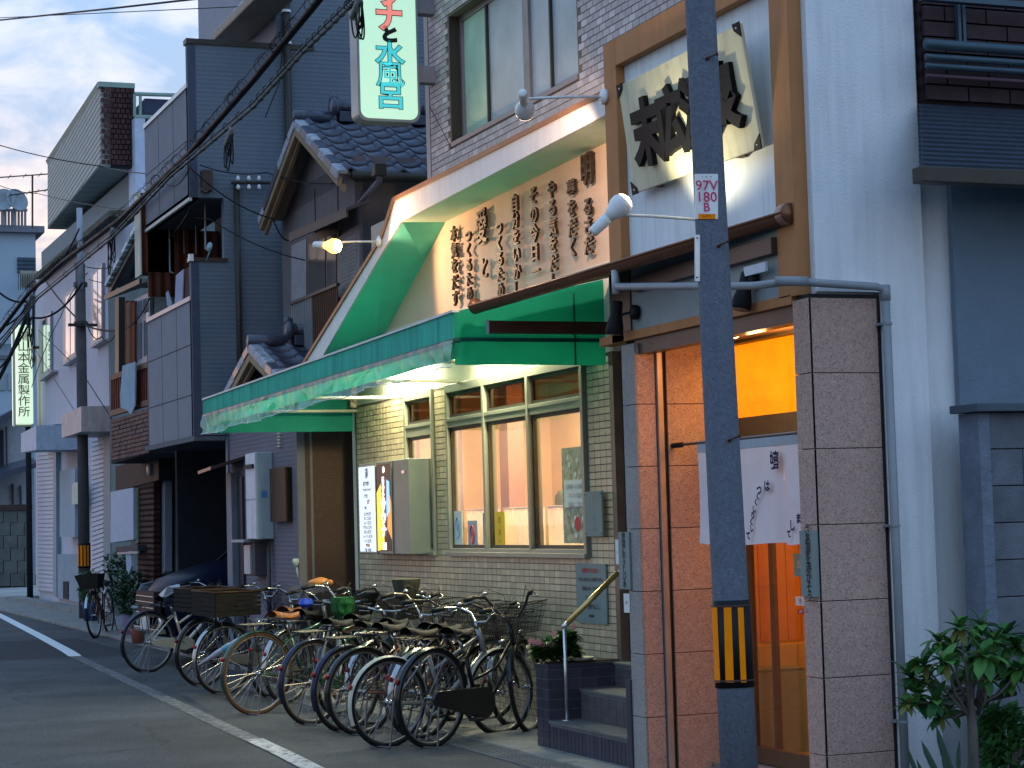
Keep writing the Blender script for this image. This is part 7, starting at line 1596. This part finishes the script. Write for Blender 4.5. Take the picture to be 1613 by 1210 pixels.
# ================================================================ car in the carport
def car():
    p = V((4.66, 23.75, 0)); t_ = thing('parked_car', 'dark navy car parked nose out in the carport of the grey house', 'car', p, local=True)
    paint = mat('navy_car_paint', (.006, .009, .022), .30, metal=.0, coat=.0, var=.02, spec=.02)
    hw = .86
    # stations: x, half width, sill z, belt z (edge of the bonnet), centre z
    S = [(.0, .62, .42, .66, .70), (.06, .74, .34, .80, .86), (.18, .81, .28, .93, .98), (.4, .85, .24, 1.00, 1.06), (.8, .86, .22, 1.07, 1.16), (1.15, .86, .22, 1.10, 1.20), (2.0, .86, .22, 1.08, 1.16), (3.2, .86, .22, 1.08, 1.15), (3.9, .82, .28, 1.04, 1.10), (4.05, .74, .4, .95, 1.0)]
    o = MB(); ring = 16
    vs = []; 
    for (x, w, z0, z1, zc_) in S:
        half = [(w * .80, z0), (w * .97, z0 + .06), (w, z0 + (z1 - z0) * .5), (w * .985, z1 - .08), (w * .93, z1), (w * .78, z1 + (zc_ - z1) * .5), (w * .4, zc_ - .01), (0, zc_)]
        L = [V((x + .10 * (abs(y) / w) ** 2 * (1 if x < 1 else 0), y, z)) for y, z in half]; Rr = [V((q.x, -q.y, q.z)) for q in L[:-1]][::-1]; vs.append(L + Rr)
    n = len(vs[0]); flat = [q for r in vs for q in r]; fs = [(i * n + k, i * n + k + 1, (i + 1) * n + k + 1, (i + 1) * n + k) for i in range(len(S) - 1) for k in range(n - 1)]
    fs += [tuple(range(n)), tuple((len(S) - 1) * n + k for k in range(n))][:1]; o.add(flat, fs); body = o.build('body', paint, t_, smooth=True)
    o = MB(); G = [(1.0, .78, 1.12), (1.55, .68, 1.58), (1.9, .66, 1.66), (3.0, .65, 1.66), (3.5, .66, 1.58), (3.9, .74, 1.1)]; vs = []
    for x, w, z in G: vs.append([V((x if z > 1.2 else x, .80, 1.08)), V((x, w, z - .03)), V((x, w * .8, z)), V((x, -w * .8, z)), V((x, -w, z - .03)), V((x, -.80, 1.08))])
    flat = [q for r in vs for q in r]; o.add(flat, [(i * 6 + k, i * 6 + k + 1, i * 6 + 7 + k, i * 6 + 6 + k) for i in range(5) for k in range(5)]); o.build('cabin', mat('car_glass', (.015, .018, .025), .06, spec=.9), t_, smooth=False)
    o = MB()
    for s in (-1, 1): o.tube([V((1.0, s * .785, 1.12)), V((1.55, s * .69, 1.58)), V((1.9, s * .67, 1.66)), V((3.0, s * .66, 1.66)), V((3.5, s * .67, 1.58))], .028, 6)
    o.build('pillar', paint, t_, smooth=True, kind='stuff')
    o = MB(); o.box(1.55, 3.3, -.62, .62, 1.64, 1.68); o.build('roof', paint, t_, bevel=.02)
    for s in (-1, 1):
        o = MB(); o.prism([(.03, s * .60, .80), (.10, s * .76, .90), (.26, s * .82, .93), (.22, s * .83, .86), (.06, s * .70, .76)], (-.02, s * .012, .01)); o.build('headlight', mat('headlight_lens', (.34, .37, .42), .08, spec=1., metal=.4), t_, bevel=.008)
        o = MB(); o.lathe((.03, s * .66, .50), [(.07, 0), (.07, -.02), (.04, -.025)], 14, (1, 0, 0)); o.build('fog_lamp', mat('lamp_lens', (.6, .62, .65), .1, metal=.6), t_, smooth=True)
        for x in (.78, 3.3):
            o = MB(); o.lathe((x, s * .70, .33), [(.2, -.02), (.31, -.01), (.33, .03), (.33, .15), (.31, .17), (.2, .175)], 26, (0, s, 0)); w = o.build('wheel', tyre_b, t_, smooth=True)
            o = MB(); o.lathe((x, s * .872, .33), [(.21, 0), (.19, .006), (.05, -.004), (.03, .006)], 20, (0, s, 0)); o.build('rim', chrome, w, smooth=True)
        o = MB(); o.tube([V((1.22, s * .86, 1.12)), V((1.26, s * .98, 1.16))], [.03, .06], 8); o.build('mirror', paint, t_, bevel=.01)
    for i in range(4): o = MB(); o.box(-.03, .03, -.50, .50, .58 + i * .065, .592 + i * .065); o.build('grille_bar', chrome, t_, bevel=.004)
    o = MB(); o.box(-.02, .06, -.52, .52, .55, .84); o.build('grille', M['black'], t_)
    o = MB(); o.box(-.05, .0, -.17, .17, .40, .56); o.build('number_plate', mat('plate_yellow_white', (.6, .6, .55), .4), t_, bevel=.004)
    o = MB(); o.prism([(-.01, -.7, .36), (-.01, .7, .36), (-.03, .7, .42), (-.03, -.7, .42)], (.1, 0, 0)); o.build('bumper_trim', chrome, t_, bevel=.01)
    return t_
car()
# ================================================================ plants
leafg = [mat('leaf_%d' % i, c, .45, var=.25, vs=20, trans=.15) for i, c in enumerate(((.05, .15, .035), (.08, .21, .045), (.03, .095, .03)))]
def leaf_mesh(name, L_, w, mt, fold=.25, droop=.35, n=4):
    m = MB(); vs = []
    for i in range(n + 1):
        t = i / n; ww = w * math.sin(math.pi * min(1, t * .86 + .07)) ** .8 * (1 if i < n else .05); z = -droop * L_ * t * t
        vs += [V((t * L_, ww, z + fold * ww)), V((t * L_, 0, z)), V((t * L_, -ww, z + fold * ww))]
    m.add(vs, [(3 * i, 3 * i + 1, 3 * i + 4, 3 * i + 3) for i in range(n)] + [(3 * i + 1, 3 * i + 2, 3 * i + 5, 3 * i + 4) for i in range(n)])
    me = bpy.data.meshes.new(name); me.from_pydata([tuple(v) for v in m.v], [], m.f); me.materials.append(mt); me.polygons.foreach_set('use_smooth', [True] * len(me.polygons)); return me
def rosette(par, c, n, meshes, r=1., tilt=35, up=V((0, 0, 1)), name='leaf', acc=None):
    for k in range(n):
        az = k * 2.399 + random.uniform(-.3, .3); el = rad(75 - (k / n) * (75 + tilt) + random.uniform(-10, 10)); s = r * random.uniform(.75, 1.15)
        d = V((math.cos(az) * math.cos(el), math.sin(az) * math.cos(el), math.sin(el))); side = V((-math.sin(az), math.cos(az), 0)); nn = d.cross(side) * -1
        if nn.z < 0: nn = -nn; side = -side
        Mx = Matrix((d, side, nn)).transposed().to_4x4(); T = Matrix.Translation(V(c) - ORG[par.name]) @ Mx @ Matrix.Scale(s, 4)
        if acc is not None:
            me = random.choice(meshes); b = len(acc.v); acc.v += [tuple(T @ v.co + ORG[par.name]) for v in me.vertices]; acc.f += [tuple(b + i for i in p.vertices) for p in me.polygons]; acc.t += [0] * len(me.polygons)
        else:
            o = bpy.data.objects.new(name, random.choice(meshes)); COL.objects.link(o); o.parent = par; o.matrix_basis = T
# front right shrub with leathery rosettes
big = [leaf_mesh('leaf', .125, .029, leafg[0]), leaf_mesh('leaf', .115, .032, leafg[1], droop=.5), leaf_mesh('leaf', .09, .022, mat('yellowing_leaf', (.16, .17, .04), .5, var=.3, trans=.15), droop=.6), leaf_mesh('leaf', .13, .027, leafg[2], droop=.2)]
YSH = 8.25
sh = thing('rosette_shrub', 'dark leathery leaved shrub with leaf rosettes before the white wall', 'shrub', onY(1540, 1205, YSH) * 1)
def sy(u, v, y=YSH): return onY(u, v, y)
stm = mat('grey_bark', (.13, .115, .10), .9, var=.2, bump=.6, bs=40)
base = sy(1535, 1260); ORG[sh.name] = V(sh.location)
tips = [(1480, 1012, .05), (1512, 990, -.05), (1540, 1005, .1), (1566, 1010, -.1), (1455, 1048, 0), (1435, 1068, .08), (1490, 1045, -.12), (1530, 1040, .05), (1575, 1040, 0), (1600, 1020, .1), (1445, 1095, .05), (1475, 1105, -.06), (1505, 1085, .1), (1555, 1070, -.1), (1590, 1070, .0), (1480, 1130, .1), (1608, 1055, -.1), (1550, 1035, -.2), (1500, 1020, .2), (1462, 1072, .2), (1520, 1065, .25), (1560, 1045, .2), (1585, 1000, .1), (1545, 985, 0), (1430, 1110, .0), (1495, 1120, .2)]
m = MB(); m.tube([base, sy(1532, 1150), sy(1528, 1110), sy(1530, 1080)], [.028, .024, .020, .016], 9); m.build('trunk', stm, sh, smooth=True)
m = MB(); m.tube([sy(1528, 1108), sy(1560, 1100), sy(1600, 1092)], [.018, .015, .012], 7); m.build('branch', mat('dark_bark', (.03, .022, .018), .9), sh, smooth=True)
for i, (u, v, dy) in enumerate(tips):
    tip = sy(u, v, YSH + dy); k0 = sy(1530 + (10 if u > 1540 else -4), 1085 + random.uniform(0, 45)); m = MB(); mid = k0.lerp(tip, .5) + V((0, random.uniform(-.03, .03), -.02)); m.tube([k0, mid, tip], [.010, .007, .005], 6); m.build('branch', stm, sh, smooth=True)
    rosette(sh, tip, 16, big, random.uniform(.65, 1.05), 45)
# pale tall blades at the foot
agv = leaf_mesh('blade', .34, .022, mat('dull_green_blade', (.04, .075, .05), .5, var=.2), fold=.5, droop=.1)
ag = thing('spiky_plant', 'low spiky plant with long upright blades at the foot of the white wall', 'plant', sy(1490, 1250))
for (u0, v0, u1, v1) in ((1452, 1210, 1425, 1175), (1490, 1215, 1446, 1165), (1510, 1215, 1468, 1140), (1512, 1210, 1508, 1165), (1500, 1220, 1480, 1180), (1520, 1225, 1530, 1185), (1470, 1225, 1440, 1195)):
    a, b = sy(u0, v0 + 25, YSH - .05), sy(u1, v1, YSH - .05); d = (b - a); L_ = d.length; d.normalize(); side = d.cross(V((0, 1, 0))).normalized(); nn = side.cross(d); o = bpy.data.objects.new('blade', agv); COL.objects.link(o); o.parent = ag
    o.matrix_basis = Matrix.Translation(a - ORG[ag.name]) @ Matrix((d, side, nn)).transposed().to_4x4() @ Matrix.Scale(L_ / .34, 4)
sml = [leaf_mesh('leaf', .055, .017, leafg[i], droop=.3, n=3) for i in range(3)]
s2_ = thing('bushy_shrub', 'softer green bush filling the bottom right corner under the rosette shrub', 'shrub', sy(1580, 1240, 8.4))
acc = MB()
for i in range(330):
    u, v = random.gauss(1578, 24), random.gauss(1165, 36)
    if v < 1115 or u < 1540: continue
    rosette(s2_, sy(u, v, 8.4 + random.uniform(-.15, .15)), 5, sml, 1.0, 20, acc=acc)
acc.build('foliage', leafg[0], s2_, smooth=True, kind='stuff')
m = MB()
for i in range(10): m.tube([sy(1590, 1250, 8.4), sy(random.uniform(1550, 1610), random.uniform(1120, 1180), 8.4)], .007, 5)
m.build('stems', stm, s2_, kind='stuff')
m = MB(); m.tube([sy(1588, 1210, 8.3), sy(1583, 1140, 8.3)], .006, 6); m.build('cane', mat('pale_cane', (.25, .27, .28), .6), s2_, smooth=True)
# planter flowers
fl = thing('flowering_plant', 'leafy plant with pale pink flowers in the planter behind the handrail', 'plant', (5.4, 12.8, .57))
hyd = [leaf_mesh('leaf', .07, .028, mat('fresh_leaf_%d' % i, c, .4, var=.2, trans=.2), droop=.3, n=3) for i, c in enumerate(((.06, .15, .03), (.035, .10, .02)))]
for i in range(80):
    u = random.uniform(838, 912); v = random.uniform(1000 if u > 868 else 1014, 1038); c = onY(u, v, 12.80 + random.uniform(-.07, .07)); 
    rosette(fl, c, 6, hyd, random.uniform(.8, 1.2), 20)
m = MB()
for i in range(14): c = onY(random.uniform(850, 905), 1040, 12.80); m.tube([V((c.x, c.y, .575)), onY(random.uniform(845, 905), random.uniform(1000, 1020), 12.8)], .004, 5)
m.build('stems', mat('green_stem', (.05, .10, .03), .6), fl, kind='stuff')
pkf = mat('pink_petal', (.62, .28, .30), .6, trans=.2)
for (u, v) in ((836, 1010), (842, 1013), (848, 1011), (853, 1015), (872, 998), (868, 1016), (903, 987), (858, 1020)):
    c = onY(u, v, 12.74); m = MB()
    for k in range(5): a_ = k * 1.257; m.add([c, c + V((.022 * math.cos(a_), 0, .022 * math.sin(a_))), c + V((.026 * math.cos(a_ + .5), -.006, .026 * math.sin(a_ + .5))), c + V((.020 * math.cos(a_ + 1), 0, .020 * math.sin(a_ + 1)))], [(0, 1, 2, 3)])
    m.build('flower', pkf, fl)
m = MB(); c = onY(915, 1038, 12.79); m.lathe(c + V((0, 0, -.01)), [(.07, 0), (.095, .02), (.09, .024), (.07, .01)], 20); o = m.build('pot_saucer', mat('cream_dish', (.50, .49, .38), .5), smooth=True); tag(o, 'cream plant saucer on the planter coping next to the handrail', 'saucer')
# pots by the street pole
def pot_plant(label, u, x, r, h, pm, spread, hh, n, leaves=None, cat='potted plant'):
    c = onX(u, 980, x); c.z = .05; t_ = thing('potted_plant', label, cat, c)
    m = MB(); m.lathe(c, [(r * .75, 0), (r, h * .85), (r * 1.06, h), (r * .9, h), (r * .9, h - .03)], 18); m.build('pot', pm, t_, smooth=True)
    acc = MB()
    for i in range(n):
        a_ = random.uniform(0, 6.28); rr = spread * random.random() ** .6; zz = h + hh * random.random(); rosette(t_, c + V((rr * math.cos(a_), rr * math.sin(a_), zz)), 5, leaves or sml, 1.3, 25, acc=acc)
    acc.build('foliage', random.choice(leafg), t_, smooth=True, kind='stuff')
    m = MB()
    for i in range(8): a_ = random.uniform(0, 6.28); m.tube([c + V((0, 0, h - .02)), c + V((spread * .6 * math.cos(a_), spread * .6 * math.sin(a_), h + hh * .8))], .008, 5)
    m.build('stems', stm, t_, kind='stuff')
pot_plant('bushy plant in a blue bucket pot in front of the banded street pole', 143, 5.85, .15, .32, mat('blue_bucket', (.012, .055, .15), .5), .2, .5, 110)
pot_plant('tall green plant in a lilac pot beside the parked bicycle', 206, 5.6, .13, .28, mat('lilac_pot', (.30, .22, .38), .5), .22, .62, 170)
pot_plant('tall leafy plant behind the bicycle at the old house wall', 184, 5.95, .14, .28, mat('grey_pot', (.25, .26, .28), .6), .26, .85, 170)
pot_plant('small plant in a red brown pot next to the cream bicycle', 217, 5.2, .10, .2, mat('terracotta_pot', (.30, .10, .06), .7), .1, .15, 20)
m = MB(); a, b = gp(188, 985), onX(178, 925, gp(188, 985).x); m.bar(gp(192, 990), V((gp(192, 990).x, gp(192, 990).y + .35, .55)), .16, .03); o = m.build('leaning_board', mat('pale_board', (.36, .38, .44), .7), bevel=.004); tag(o, 'pale narrow board leaning by the pots at the old house', 'board')
m = MB(); c = gp(154, 990); m.box(c.x - .09, c.x + .09, c.y - .04, c.y + .04, 0, .05); o = m.build('kerb_chip', mat('white_chip', (.55, .56, .58), .7), bevel=.012); tag(o, 'small white block lying on the road by the far bicycle', 'block')
